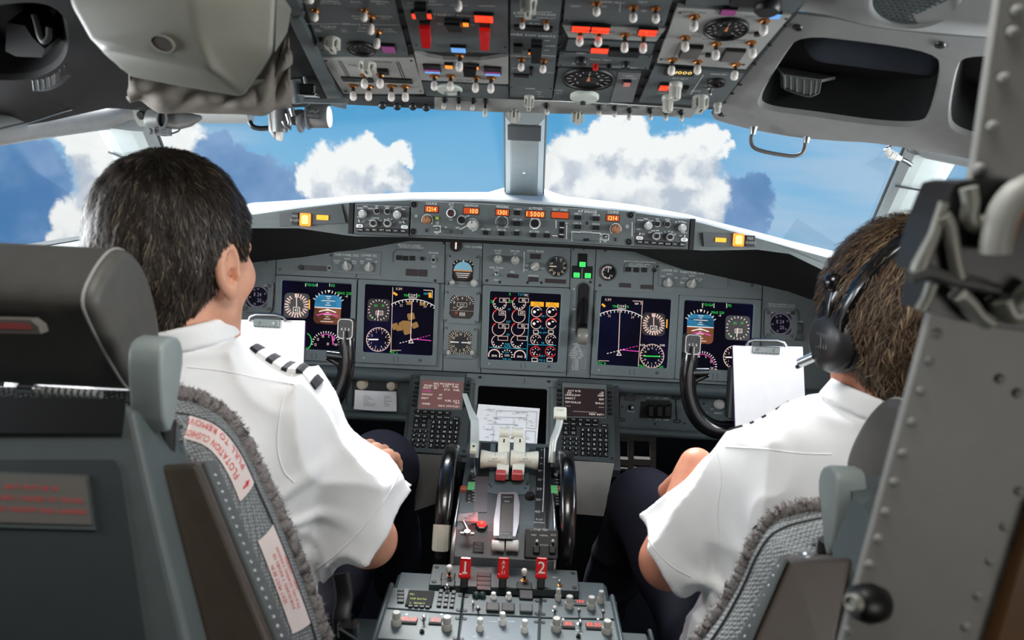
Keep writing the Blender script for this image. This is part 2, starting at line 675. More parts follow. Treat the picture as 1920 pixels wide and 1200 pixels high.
def surface(fn,lo,hi,h):
 """surface nets of fn(P) < 0 on a grid of step h: (verts, quads)"""
 lo=np.array(lo,float)
 hi=np.array(hi,float)
 n=np.ceil((hi-lo)/h).astype(int)+1
 xs=[lo[i]+h*np.arange(n[i])for i in range(3)]
 D=np.empty(n,np.float32)
 K=14
 cs=[np.arange(0,n[i],K)for i in range(3)]
 cen=np.stack(np.meshgrid(*[lo[i]+h*(cs[i]+(K-1)/2)for i in range(3)],indexing='ij'),-1)
 dc=fn(cen)
 lim=h*K*0.95+0.02
 for a,i in enumerate(cs[0]):
  for b,j in enumerate(cs[1]):
   for c_,k in enumerate(cs[2]):
    sl=(slice(i,min(i+K,n[0])),slice(j,min(j+K,n[1])),slice(k,min(k+K,n[2])))
    if abs(dc[a,b,c_])>lim:
     D[sl]=dc[a,b,c_]
    else:
     D[sl]=fn(np.stack(np.meshgrid(xs[0][sl[0]],xs[1][sl[1]],xs[2][sl[2]],indexing='ij'),-1))
 big=h
 for ax in range(3):
  for e in(0,-1):
   sl=[slice(None)]*3
   sl[ax]=e
   D[tuple(sl)]=np.maximum(D[tuple(sl)],big)
 S=D<0
 c=np.zeros(np.array(n)-1,int)
 for dx in(0,1):
  for dy in(0,1):
   for dz in(0,1):
    c+=S[dx:n[0]-1+dx,dy:n[1]-1+dy,dz:n[2]-1+dz]
 act=(c>0)&(c<8)
 idx=-np.ones(act.shape,int)
 cells=np.argwhere(act)
 idx[act]=np.arange(len(cells))
 acc=np.zeros((len(cells),3))
 cnt=np.zeros(len(cells))
 corner=[(x,y,z)for x in(0,1)for y in(0,1)for z in(0,1)]
 for a in corner:
  for ax in range(3):
   if a[ax]:
    continue
   b=list(a)
   b[ax]=1
   va=D[cells[:,0]+a[0],cells[:,1]+a[1],cells[:,2]+a[2]]
   vb=D[cells[:,0]+b[0],cells[:,1]+b[1],cells[:,2]+b[2]]
   cr=(va<0)!=(vb<0)
   t=np.where(cr,va/np.where(np.abs(va-vb)<1e-12,1e-12,va-vb),0)
   pt=np.tile(np.array(a,float),(len(cells),1))
   pt[:,ax]+=t
   acc[cr]+=pt[cr]
   cnt[cr]+=1
 V=lo+h*(cells+acc/np.maximum(cnt,1)[:,None])
 faces=[]
 for ax in range(3):
  o=[i for i in range(3)if i!=ax]
  sl0=[slice(1,-1)]*3
  sl1=[slice(1,-1)]*3
  sl0[ax]=slice(0,n[ax]-1)
  sl1[ax]=slice(1,n[ax])
  A=S[tuple(sl0)]
  B=S[tuple(sl1)]
  for flip,E in((False,A&~B),(True,~A&B)):
   e=np.argwhere(E)
   if not len(e):
    continue
   base=e.copy()
   base[:,o[0]]+=1
   base[:,o[1]]+=1
   q=[]
   for(u,w)in((0,0),(1,0),(1,1),(0,1)):
    k=base.copy()
    k[:,o[0]]-=1-u
    k[:,o[1]]-=1-w
    q.append(idx[k[:,0],k[:,1],k[:,2]])
   q=np.stack(q,1)
   if flip!=(ax==1):
    q=q[:,::-1]
   faces.append(q)
 Fq=np.concatenate(faces)if faces else np.zeros((0,4),int)
 return V,Fq
def sdf_obj(name,fn,lo,hi,h,mt,parent=None,relax=1):
 V,Fq=surface(fn,lo,hi,h)
 if relax and len(V):
  e=np.concatenate([Fq[:,[0,1]],Fq[:,[1,2]],Fq[:,[2,3]],Fq[:,[3,0]]])
  for _ in range(relax):
   s_=np.zeros_like(V)
   k=np.zeros(len(V))
   np.add.at(s_,e[:,0],V[e[:,1]])
   np.add.at(k,e[:,0],1)
   np.add.at(s_,e[:,1],V[e[:,0]])
   np.add.at(k,e[:,1],1)
   V=V*0.5+0.5*s_/np.maximum(k,1)[:,None]
 return obj_from(name,V.tolist(),Fq.tolist(),mt,parent)
def plate(mb,outer,holes,z0,z1,mt,wall=None,hole_floor=None):
 """a flat sheet (top at z1, thickness down to z0) with holes cut through it"""
 bm=bmesh.new()
 loops=[outer]+list(holes)
 es=[]
 for lp in loops:
  vs=[bm.verts.new((p[0],p[1],z1))for p in lp]
  for i in range(len(vs)):
   es.append(bm.edges.new((vs[i],vs[(i+1)%len(vs)])))
 bmesh.ops.triangle_fill(bm,use_beauty=True,use_dissolve=False,edges=es)
 bm.verts.index_update()
 vs=[tuple(v.co)for v in bm.verts]
 fs=[tuple(v.index for v in f.verts)for f in bm.faces]
 bm.free()
 mb.add(vs,fs,mt)
 if abs(z1-z0)>1e-7:
  for lp in loops:
   n=len(lp)
   w=[(p[0],p[1],z1)for p in lp]+[(p[0],p[1],z0)for p in lp]
   mb.add(w,[(i,(i+1)%n,n+(i+1)%n,n+i)for i in range(n)],wall or mt)
 return mb
def smooth_loop(pts,it=2):
 """Chaikin corner cutting of a closed loop"""
 for _ in range(it):
  q=[]
  for i in range(len(pts)):
   a,b=pts[i],pts[(i+1)%len(pts)]
   q.append(tuple(a[k]*0.75+b[k]*0.25 for k in range(len(a))))
   q.append(tuple(a[k]*0.25+b[k]*0.75 for k in range(len(a))))
  pts=q
 return pts
def catmull(pts,n=8):
 """smooth open curve through points of any dimension"""
 P=[Vector(p)for p in pts]
 P=[P[0]*2-P[1]]+P+[P[-1]*2-P[-2]]
 out=[]
 for i in range(1,len(P)-2):
  for k in range(n):
   t=k/n
   a,b,c,d=P[i-1],P[i],P[i+1],P[i+2]
   out.append(0.5*((2*b)+(c-a)*t+(2*a-5*b+4*c-d)*t*t+(3*b-a-3*c+d)*t**3))
 out.append(P[-2])
 return out
class Pan:
 """one thing on a frame, laid out with photo points measured on that frame"""
 def __init__(s,name,label,cat,fr,px,py,h=0.0,group=None,kind=None):
  s.fr,s.h=fr,h
  s.o=fr.p(px,py,h)
  s.E=empty(name,fr.mat_at(s.o[0],s.o[1],h),label,cat,group,kind)
  a=fr.p(px+10,py+0.5,h)
  s.k=math.hypot(a[0]-s.o[0],a[1]-s.o[1])/10.0
  b=fr.p(px,py+10,h)
  s.ky=math.hypot(b[0]-s.o[0],b[1]-s.o[1])/10.0
 def q(s,px,py,dh=0.0):
  a=s.fr.p(px,py,s.h+dh)
  return(a[0]-s.o[0],a[1]-s.o[1])
 def poly(s,pts,dh=0.0):
  return[s.q(p[0],p[1],dh)for p in pts]
 def rect(s,px,py,w,h,r=0.0,dh=0.0):
  """rounded rectangle of w x h photo pixels about a photo point"""
  a,b=s.q(px,py,dh)
  w,h=w*s.k/2,h*s.ky/2
  return rrect(a-w,a+w,b-h,b+h,max(r*s.k,1e-5),3)
 def box(s,mb,px,py,w,h,z0,z1,mt,c=0.0004):
  a,b=s.q(px,py,z1)
  w,h=w*s.k/2,h*s.ky/2
  mb.box(a-w,a+w,b-h,b+h,z0,z1,mt,c)
 def line(s,mb,x0,y0,x1,y1,w,mt,z):
  mb.stroke([s.q(x0,y0,z),s.q(x1,y1,z)],w*s.k,mt,z)
 def lines(s,mb,pts,w,mt,z,closed=False):
  mb.stroke([s.q(p[0],p[1],z)for p in pts],w*s.k,mt,z,closed)
 def text(s,mb,st,px,py,size,mt,z,al='c',sx=0.85,rot=0.0):
  a,b=s.q(px,py,z)
  mb.text(st,a,b,size*s.k,mt,z,al,rot,sx)
 def arc(s,mb,px,py,r,a0,a1,w,mt,z,n=24):
  a,b=s.q(px,py,z)
  full=abs(a1-a0)>=360
  mb.stroke(circ(a,b,r*s.k,n,a0,a1),w*s.k,mt,z,full)
 def ticks(s,mb,px,py,r0,r1,a0,a1,n,w,mt,z):
  a,b=s.q(px,py,z)
  for i in range(n):
   t=rad(a0+(a1-a0)*i/max(1,n-1))
   c,sn=math.cos(t),math.sin(t)
   mb.line(a+r0*s.k*c,b+r0*s.k*sn,a+r1*s.k*c,b+r1*s.k*sn,w*s.k,mt,z)
 def nums(s,mb,px,py,r,a0,a1,vals,size,mt,z):
  a,b=s.q(px,py,z)
  for i,v in enumerate(vals):
   t=rad(a0+(a1-a0)*i/max(1,len(vals)-1))
   mb.text(str(v),a+r*s.k*math.cos(t),b+r*s.k*math.sin(t),size*s.k,mt,z)
 def disc(s,mb,px,py,r,mt,z,n=28):
  a,b=s.q(px,py,z)
  mb.flat(circ(a,b,r*s.k,n),z,mt)
 def at(s,px,py,dh=0.0):
  a,b=s.q(px,py,dh)
  return Matrix.Translation((a,b,dh))
 def knob(s,px,py,r,ht=0.014,mt=None,style='flute',ang=90,name='knob',label=None,z=0.0):
  mt=mt or KNOB
  R=r*s.k
  mb=MB()
  if style=='flute':
   mb.lathe([(R*1.15,0),(R*1.12,ht*0.25),(R*0.95,ht*0.3)],0,0,mt,20)
   mb.lathe([(R,ht*0.2),(R*0.92,ht*0.9),(R*0.82,ht)],0,0,mt,40,flute=0.12,nf=10)
   mb.line(0,R*0.1,R*0.8*math.cos(rad(ang)),R*0.8*math.sin(rad(ang)),R*0.16,INKB,ht+0.0002)
  elif style=='pointer':
   mb.lathe([(R,0),(R*0.98,ht*0.4),(R*0.9,ht*0.5)],0,0,mt,24)
   c,sn=math.cos(rad(ang)),math.sin(rad(ang))
   P=[(1.15,0.0),(0.8,0.32),(-0.75,0.42),(-0.95,0.2),(-0.95,-0.2),(-0.75,-0.42),(0.8,-0.32)]
   mb.prism([((x*c-y*sn)*R,(x*sn+y*c)*R)for x,y in P],ht*0.4,ht,mt,c=R*0.1)
   mb.line(0.1*R*c,0.1*R*sn,1.0*R*c,1.0*R*sn,R*0.14,INK,ht+0.0002)
  elif style=='ring':
   mb.lathe([(R,0),(R,ht*0.6),(R*0.86,ht*0.66),(R*0.8,ht*0.62)],0,0,mt,24)
   mb.lathe([(R*0.62,ht*0.5),(R*0.6,ht*0.95),(R*0.5,ht)],0,0,BLACK,20)
  elif style=='dark':
   mb.lathe([(R,0),(R*0.96,ht*0.8),(R*0.84,ht)],0,0,BLACK,30,flute=0.08,nf=12)
   mb.stroke(circ(0,0,R*1.12,20),R*0.16,INK,0.0004,True)
  elif style=='stack':
   mb.lathe([(R,0),(R,ht*0.42),(R*0.9,ht*0.46)],0,0,mt,44,flute=0.07,nf=22)
   mb.lathe([(R*0.78,ht*0.4),(R*0.78,ht*0.92),(R*0.68,ht)],0,0,mt,40,flute=0.07,nf=20)
  o=mb.build(name,s.E,M=s.at(px,py,z))
  if label:
   o['label']=label
  return o
 def button(s,px,py,w,h,ht=0.004,mt=None,txt=None,tm=None,ts=4,z=0.0,name='button',label=None):
  mb=MB()
  W,Hh=w*s.k/2,h*s.ky/2
  mb.box(-W,W,-Hh,Hh,0,ht,mt or BLACK,min(W,Hh)*0.12)
  if txt:
   rows=txt.split('|')
   for i,t in enumerate(rows):
    mb.text(t,0,(len(rows)-1)*ts*s.k*0.72-i*ts*s.k*1.44,ts*s.k,tm or INK,ht+0.0002)
  o=mb.build(name,s.E,M=s.at(px,py,z))
  if label:
   o['label']=label
  return o
 def screw(s,mb,px,py,r=3.5,z=0.0,mt=None):
  a,b=s.q(px,py,z)
  R=r*s.k
  mb.lathe([(R,z),(R*0.95,z+R*0.35),(R*0.7,z+R*0.5)],a,b,mt or DSTEEL,12)
  mb.line(a-R*0.6,b-R*0.3,a+R*0.6,b+R*0.3,R*0.22,SEAM,z+R*0.5+0.0002)
 def latch(s,mb,px,py,r=6.0,z=0.0):
  """quarter-turn fastener in a dark cup"""
  a,b=s.q(px,py,z)
  R=r*s.k
  mb.lathe([(R,z),(R,z+R*0.2),(R*0.8,z+R*0.3),(R*0.75,z+R*0.05)],a,b,BLACK,16)
  mb.lathe([(R*0.42,z),(R*0.4,z+R*0.35)],a,b,DSTEEL,10)
 def toggle(s,px,py,tx,ty,name='toggle_switch',ln=0.017,r=3.0,collar=None,tip=True,label=None,gap=0.0035,mt=None):
  """bat toggle whose collar stands at (px, py) and whose end shows at (tx, ty)"""
  a,b=s.q(px,py)
  N=ln
  e=s.q(tx,ty,N)
  R=r*s.k
  base=Vector((0,0,0))
  end=Vector((e[0]-a,e[1]-b,N))
  mb=MB()
  cm=collar or BRASS
  mb.lathe([(R*1.7,0),(R*1.7,R*0.35),(R*1.25,R*0.5),(R*1.1,R*0.9),(R*0.8,R*1.0)],0,0,cm,6,smooth=False)
  t=0.52 if tip else 0.8
  mid=base.lerp(end,t)
  mb.tube([base,mid],[R*0.5,R*0.75],DSTEEL if tip else STEEL,8)
  if not tip:
   d=(end-mid)
   mb.tube([mid,mid+d*0.5,mid+d*0.9,end],[R*0.75,R*1.0,R*0.95,R*0.4],STEEL,10)
  o=mb.build(name,s.E,M=Matrix.Translation((a,b,0)))
  if label:
   o['label']=label
  if tip:
   mt_=MB()
   d=(end-mid)
   mt_.tube([mid-d*0.05,mid+d*0.12,mid+d*0.72,mid+d*0.93,end],[R*0.85,R*1.12,R*1.22,R*0.95,R*0.4],mt or TIP,12)
   mt_.build('tip',o)
  return o
# =========== THE SETTING
mb=MB()
mb.box(-1.0,1.0,-0.6,2.3,-0.03,0.0,mat('dark_floor_mat',(34,35,37),0.9,var=0.15,nscale=90))
prop(mb.build('floor'),kind='structure')
mb=MB()
mb.box(-0.97,0.97,2.28,2.32,0.0,1.05,BLACKM)
prop(mb.build('wall_front'),kind='structure')
for sd,nm in((-1,'wall_left'),(1,'wall_right')):
 mb=MB()
 mb.box(sd*0.98,sd*1.02,-0.6,2.3,0.0,1.14,LINERD)
 mb.box(sd*0.90,sd*0.98,0.2,1.75,1.08,1.14,LINER,0.012)
 prop(mb.build(nm),kind='structure')
mb=MB()
mb.box(-1.0,1.0,-0.62,-0.58,0.0,2.1,LINERD)
prop(mb.build('wall_back'),kind='structure')
for sd,nm in((-1,'wall_left'),(1,'wall_right')):
 mb=MB()
 mb.box(sd*0.98,sd*1.02,-0.6,0.55,1.14,2.1,LINERD)
 prop(mb.build(nm),kind='structure')
mb=MB()
mb.box(-1.0,1.0,-0.6,0.75,2.08,2.12,LINER)
prop(mb.build('ceiling'),kind='structure')
AR=at(1345,225,1.34)
BR=at(1830,300,1.15)
CR=at(1490,25,1.02)
nR=(BR-AR).cross(CR-AR).normalized()
if nR.z>0:
 nR=-nR
uR=(BR-AR).normalized()
FR=Frame(AR,nR.cross(uR),uR)
def lin(pts,fr=FR):
 return[fr.p(*p)for p in pts]
mb=MB()
mb.T=FR.M
outer=lin([(1338,214),(1345,226),(1400,240),(1480,255),(1560,263),(1640,268),(1740,284),(1830,300),(1960,330),(2500,450),(2600,130),(1960,72),(1880,74),(1760,66),(1640,52),(1560,34),(1494,26)])
hole=smooth_loop(lin([(1500,66),(1620,78),(1752,98),(1768,130),(1744,225),(1726,240),(1640,236),(1520,218),(1425,206),(1418,186),(1470,100)]),2)
hole2=smooth_loop(lin([(1808,104),(1900,108),(1990,118),(1960,290),(1860,268),(1790,250),(1774,226),(1790,130)]),2)
plate(mb,outer,[hole,hole2],-0.004,0.0,LINER)
LIP=LINER
def recess(mb,lp,depth,shrink,wallm,floorm,rimm=LINER):
 n=len(lp)
 cx=sum(p[0]for p in lp)/n
 cy=sum(p[1]for p in lp)/n
 sh=[(cx+(p[0]-cx)*shrink,cy+(p[1]-cy)*shrink)for p in lp]
 m1=[(p[0],p[1],0)for p in lp]
 rim=[(cx+(p[0]-cx)*0.97,cy+(p[1]-cy)*0.97,-0.008)for p in lp]
 v=m1+rim+[(p[0],p[1],-depth)for p in sh]
 mb.add(v,[(i,(i+1)%n,n+(i+1)%n,n+i)for i in range(n)],rimm,True)
 mb.add(v,[(n+i,n+(i+1)%n,2*n+(i+1)%n,2*n+i)for i in range(n)],wallm,True)
 mb.add(v,[tuple(range(2*n,3*n))],floorm)
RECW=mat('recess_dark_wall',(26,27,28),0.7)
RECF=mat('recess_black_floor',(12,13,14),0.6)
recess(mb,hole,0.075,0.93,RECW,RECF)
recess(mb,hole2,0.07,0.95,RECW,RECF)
for px,py in((1496,51),(1763,83),(1352,214)):
 a,b=FR.p(px,py)
 mb.lathe([(0.0065,0),(0.006,0.0025),(0.0025,0.003),(0.002,0.001)],a,b,DSTEEL,14)
low=[FR.M@Vector((p[0],p[1],-0.006))for p in lin([(1338,216),(1345,225),(1400,240),(1480,255),(1560,263),(1640,268),(1740,284),(1830,300),(1960,330)])]
mb.T=None
mb.tube(catmull(low,4),0.006,LINER,8)
prop(mb.build('ceiling'),kind='structure')
mb=MB()
pts0=[(1484,18,1.02),(1560,30,0.985),(1640,50,0.955),(1760,62,0.925),(1880,70,0.89),(1980,66,0.87),(2600,110,0.72)]
pts1=[(1492,-10,0.99),(1570,0,0.96),(1650,20,0.93),(1760,34,0.90),(1880,44,0.865),(1980,40,0.845),(2600,80,0.70)]
pts2=[(1500,-90,0.94),(1580,-80,0.91),(1660,-70,0.88),(1770,-60,0.85),(1890,-55,0.82),(1990,-60,0.80),(2600,-40,0.66)]
rows=[[at(*p)for p in pts0],[at(*p)for p in pts1],[at(*p)for p in pts2]]
rows.insert(0,[p+Vector((0,0.01,0.035))for p in rows[0]])
rows=[catmull(r,5)for r in rows]
k=len(rows[0])
vs=[tuple(p)for r in rows for p in r]
fs=[(j*k+i,j*k+i+1,(j+1)*k+i+1,(j+1)*k+i)for j in range(len(rows)-1)for i in range(k-1)]
mb.add(vs,fs,LINER,True)
prop(mb.build('ceiling'),kind='structure')
FL=Frame((-AR.x,AR.y,AR.z),Vector((-1,1,1))*Vector(FR.V),(uR.x,-uR.y,-uR.z))
mb=MB()
mb.T=FL.M
louter=[FL.p(*p)for p in[(655,196),(470,206),(330,212),(205,202),(90,228),(-40,250),(-140,130),(-120,-60),(120,-60),(330,-40),(560,-20)]]
lhole=smooth_loop([FL.p(*p)for p in[(-60,20),(60,0),(118,20),(132,70),(120,120),(70,148),(0,152),(-70,140),(-100,80)]],2)
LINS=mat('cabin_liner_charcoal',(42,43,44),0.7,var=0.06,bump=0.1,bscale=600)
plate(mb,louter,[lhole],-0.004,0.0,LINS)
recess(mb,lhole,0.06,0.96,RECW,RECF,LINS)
mb.T=None
prop(mb.build('ceiling'),kind='structure')
mb=MB()
for(xa,xb)in((-1.05,-0.40),(0.40,1.05)):
 mb.box(xa,xb,0.15,1.38,1.72,1.76,LINERD)
mb.box(-0.42,0.42,0.75,1.52,1.70,1.74,LINERD)
prop(mb.build('ceiling'),kind='structure')
POSTM=mat('post_light_grey_paint',(158,165,165),0.4,var=0.03)
POSTG=mat('post_rubber_seal',(84,90,90),0.6)
mb=MB()
b0,b1=at(983,362,2.05),at(985,205,1.50)
def post(mb,b0,b1,w0,w1,dp,mt,seal=None):
 ax=(b1-b0).normalized()
 side=Vector((1,0,0))
 side=(side-ax*side.dot(ax)).normalized()
 bk=side.cross(ax).normalized()
 if bk.y>0:
  bk=-bk
 for(p,q,wa,wb,d0,d1,m_)in((b0,b1,w0,w1,0,dp,mt),):
  sec=[(-1,-0.3),(-0.96,0.55),(-0.72,0.92),(-0.35,1.0),(0.35,1.0),(0.72,0.92),(0.96,0.55),(1,-0.3)]
  v=[]
  for pt,w in((p,wa),(q,wb)):
   v+=[pt+side*(s_[0]*w/2)+bk*(s_[1]*dp)for s_ in sec]
  n=len(sec)
  mb.add(v,[(i,(i+1)%n,n+(i+1)%n,n+i)for i in range(n)]+[tuple(range(n)),tuple(range(n,2*n))],m_,False)
  if seal:
   for sgn in(-1,1):
    mb.tube([p+side*sgn*(wa/2),q+side*sgn*(wb/2)],0.0032,seal,8)
 return side,bk
sd_,bk_=post(mb,b0,b1,0.100,0.078,0.030,POSTM,POSTG)
fa,fb=b0.lerp(b1,0.04)+bk_*0.031,b0.lerp(b1,0.86)+bk_*0.031
for(p,q,w0,w1,m_)in((fa,fb,0.062,0.050,POSTM),(b0.lerp(b1,0.87)+bk_*0.031,b0.lerp(b1,1.0)+bk_*0.031,0.066,0.064,PANELD)):
 v=[]
 for pt,w in((p,w0),(q,w1)):
  v+=[pt-sd_*w/2,pt+sd_*w/2,pt+sd_*w/2+bk_*0.004,pt-sd_*w/2+bk_*0.004]
 mb.add(v,[(0,1,5,4),(1,2,6,5),(2,3,7,6),(3,0,4,7),(0,1,2,3),(4,5,6,7)],m_)
mb.lathe([(0.004,0),(0.003,0.003)],0,0,STEEL,10,M=Matrix.Translation(b0.lerp(b1,0.5)+bk_*0.035)@bk_.to_track_quat('Z','Y').to_matrix().to_4x4())
v=[at(882,370,1.98),at(945,352,2.06),at(1022,355,2.06),at(1082,376,1.98),at(1082,378,1.98),at(882,372,1.98)]
mb.add(v,[(0,1,2,3),(0,3,4,5)],mat('sill_white_paint',(216,220,220),0.5))
mb.tube([at(884,368,1.97),at(960,372,1.95),at(1080,376,1.97)],0.0022,BLACKM,6)
prop(mb.build('trim_1'),kind='structure')
for sd,nm,(p0,p1),(w0,w1)in((-1,'trim_2',((330,430,1.72),(232,225,1.42)),(0.085,0.105)),(1,'trim_3',((1636,500,1.78),(1752,270,1.40)),(0.088,0.098))):
 mb=MB()
 a,b=at(*p0),at(*p1)
 sdv,bkv=post(mb,a,b,w0,w1,0.022,POSTM,POSTG)
 c0=a.lerp(b,0.80)+bkv*0.022
 mb.tube([c0-sdv*0.045,c0+Vector((0,0,-0.008))+bkv*0.004,c0+sdv*0.045],0.002,DSTEEL,6)
 prop(mb.build(nm),kind='structure')
for sd,nm,pts in((1,'trim_4',[(1700,285,1.42),(1740,292,1.40),(1820,308,1.22),(1920,330,1.0)]),(-1,'trim_5',[(470,226,1.46),(330,226,1.45),(210,236,1.42),(60,256,1.2),(-60,275,1.0)])):
 mb=MB()
 P=catmull([at(*p)for p in pts],5)
 mb.tube([p+Vector((0,0,0.016))for p in P],0.027,LINER,14,ell=(0.8,1.0))
 prop(mb.build(nm),kind='structure')
gm=bpy.data.materials.new('window_glass')
gm.use_nodes=True
nt=gm.node_tree
nt.nodes.clear()
o_=nt.nodes.new('ShaderNodeOutputMaterial')
mx=nt.nodes.new('ShaderNodeMixShader')
tr=nt.nodes.new('ShaderNodeBsdfTransparent')
gl=nt.nodes.new('ShaderNodeBsdfGlossy')
gl.inputs['Roughness'].default_value=0.02
tr.inputs['Color'].default_value=(0.97,0.985,0.98,1)
mx.inputs[0].default_value=0.03
nt.links.new(tr.outputs[0],mx.inputs[1])
nt.links.new(gl.outputs[0],mx.inputs[2])
nt.links.new(mx.outputs[0],o_.inputs[0])
panes={'window_1':[at(950,360,2.06),at(470,400,1.85),at(285,440,1.80),at(240,215,1.45),at(470,200,1.46),at(950,190,1.52)],'window_2':[at(1018,360,2.06),at(1300,410,1.95),at(1620,500,1.82),at(1740,265,1.43),at(1345,205,1.46),at(1018,190,1.52)],'window_3':[at(250,440,1.76),at(-60,560,1.25),at(-60,240,1.0),at(200,215,1.42)],'window_4':[at(1670,500,1.78),at(1990,600,1.25),at(1990,300,0.98),at(1760,270,1.40)],}
for nm,P in panes.items():
 mb=MB()
 nn=(P[1]-P[0]).cross(P[2]-P[0]).normalized()*0.006
 n=len(P)
 mb.add([tuple(p)for p in P]+[tuple(p+nn)for p in P],[tuple(range(n)),tuple(range(n,2*n))]+[(i,(i+1)%n,n+(i+1)%n,n+i)for i in range(n)],gm)
 prop(mb.build(nm),kind='structure')
# =========== GLARESHIELD
GF=Frame((0,1.62,1.245),(0,math.sin(rad(8)),math.cos(rad(8))))
MF=Frame((0,1.85,0.961),(0,math.sin(rad(15)),math.cos(rad(15))))
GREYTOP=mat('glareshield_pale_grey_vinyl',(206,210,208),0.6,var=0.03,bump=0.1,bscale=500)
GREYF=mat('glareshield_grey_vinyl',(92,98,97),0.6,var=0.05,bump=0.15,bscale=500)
st=[((250,458),(250,505),(250,440)),((360,424),(360,446),(360,408)),((420,410),(420,434),(420,392)),((475,399),(475,428),(475,380)),((560,387),(560,428),(560,375)),((640,378),(640,440),(640,369)),((665,376),(665,443),(665,366)),((770,372),(770,445),(770,361)),((900,373),(900,450),(900,360)),((980,377),(980,454),(980,361)),((1080,384),(1080,459),(1080,370)),((1190,395),(1190,466),(1190,384)),((1290,409),(1290,468),(1290,402)),((1320,416),(1320,470),(1320,410)),((1420,443),(1420,468),(1420,435)),((1480,460),(1480,476),(1480,451)),((1560,482),(1560,515),(1560,470)),((1640,508),(1640,560),(1640,492)),((1720,536),(1720,610),(1720,515))]
mtop=[(250,540),(360,505),(420,495),(475,488),(560,479),(640,467),(665,464),(770,446),(900,450),(980,455),(1080,460),(1190,466),(1290,503),(1320,508),(1420,529),(1480,543),(1560,572),(1640,600),(1720,630)]
gs=empty('glareshield',Matrix.Translation((0,1.9,1.15)),'grey padded glareshield with a bright pale top running under the windshield','glareshield')
O=Vector((0,1.9,1.15))
lip,bot,sill,und=[],[],[],[]
for(l,b,s_),m_ in zip(st,mtop):
 a=GF.p(*l)
 lip.append(GF.M@Vector((a[0],a[1],0)))
 a=GF.p(*b)
 bot.append(GF.M@Vector((a[0],a[1],0)))
 sill.append(at(s_[0],s_[1],2.15 if 440<s_[0]<1470 else 1.80))
 a=MF.p(*m_)
 und.append(MF.M@Vector((a[0],a[1]-0.008,-0.012)))
mb=MB()
lip2=[p+Vector((0,0.016,0.0035))for p in lip]
k=len(lip)
rows=[sill,lip2,[p+Vector((0,0.004,0.001))for p in lip],[p+Vector((0,0.0,-0.004))for p in lip]]
v=[tuple(p-O)for r in rows for p in r]
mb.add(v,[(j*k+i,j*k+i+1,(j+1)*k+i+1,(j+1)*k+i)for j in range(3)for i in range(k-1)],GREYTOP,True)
mb.build('top_cover',gs)
mb=MB()
lo=[p+Vector((0,0.0,-0.004))for p in lip]
mid=[a.lerp(b,0.5)+Vector((0,0.004,0))for a,b in zip(lo,bot)]
v=[tuple(p-O)for r in(lo,mid,bot)for p in r]
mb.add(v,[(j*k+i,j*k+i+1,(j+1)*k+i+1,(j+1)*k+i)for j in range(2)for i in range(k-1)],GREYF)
mb.build('front_face',gs)
mb=MB()
inn=[a.lerp(b,0.35)+Vector((0,0,0.03))for a,b in zip(bot,und)]
v=[tuple(p-O)for r in(bot,inn,und)for p in r]
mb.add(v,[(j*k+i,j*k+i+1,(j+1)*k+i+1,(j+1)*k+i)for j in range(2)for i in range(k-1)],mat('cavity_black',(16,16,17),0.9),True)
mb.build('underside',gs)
for(lab,pts,lamp,cap,leg,box)in(('amber caution light cluster on the glareshield by the bareheaded pilot\'s face',[(524,400),(640,383),(648,418),(524,424)],(573,412),(605,408,22,9),(553,410,12,22),(596,410)),('amber caution light cluster on the glareshield in front of the pilot with the headset',[(1318,436),(1416,442),(1416,464),(1320,462)],(1384,450),(1351,450,20,8),(1407,452,16,20),(1366,450))):
 P=Pan('caution_light_panel',lab,'warning light',GF,box[0],box[1],0.003)
 mb=MB()
 mb.prism(P.poly(pts),-0.004,0.0,PANELD)
 P.box(mb,leg[0],leg[1],leg[2],leg[3],0,0.003,BLACK)
 mb.build('plate',P.E)
 mb=MB()
 mb.box(-0.0115,0.0115,-0.0135,0.0135,0,0.006,G_LAMPA,0.002)
 mb.flat(rrect(-0.007,0.007,-0.009,0.009,0.003),0.0063,G_LAMPAC)
 mb.build('caution_lamp',P.E,M=P.at(*lamp))['label']='glowing amber caution lamp'
 mb=MB()
 P2=P.at(cap[0],cap[1])
 mb.box(-cap[2]*P.k/2,cap[2]*P.k/2,-cap[3]*P.k/2,cap[3]*P.k/2,0,0.003,G_LAMPY,0.0006)
 mb.build('caption_light',P.E,M=P2)
 mb=MB()
 P.text(mb,'FIRE',leg[0],leg[1]-5,5,INKG,0.0034)
 P.text(mb,'WARN',leg[0],leg[1]+3,5,INKG,0.0034)
 mb.build('legend',P.E)
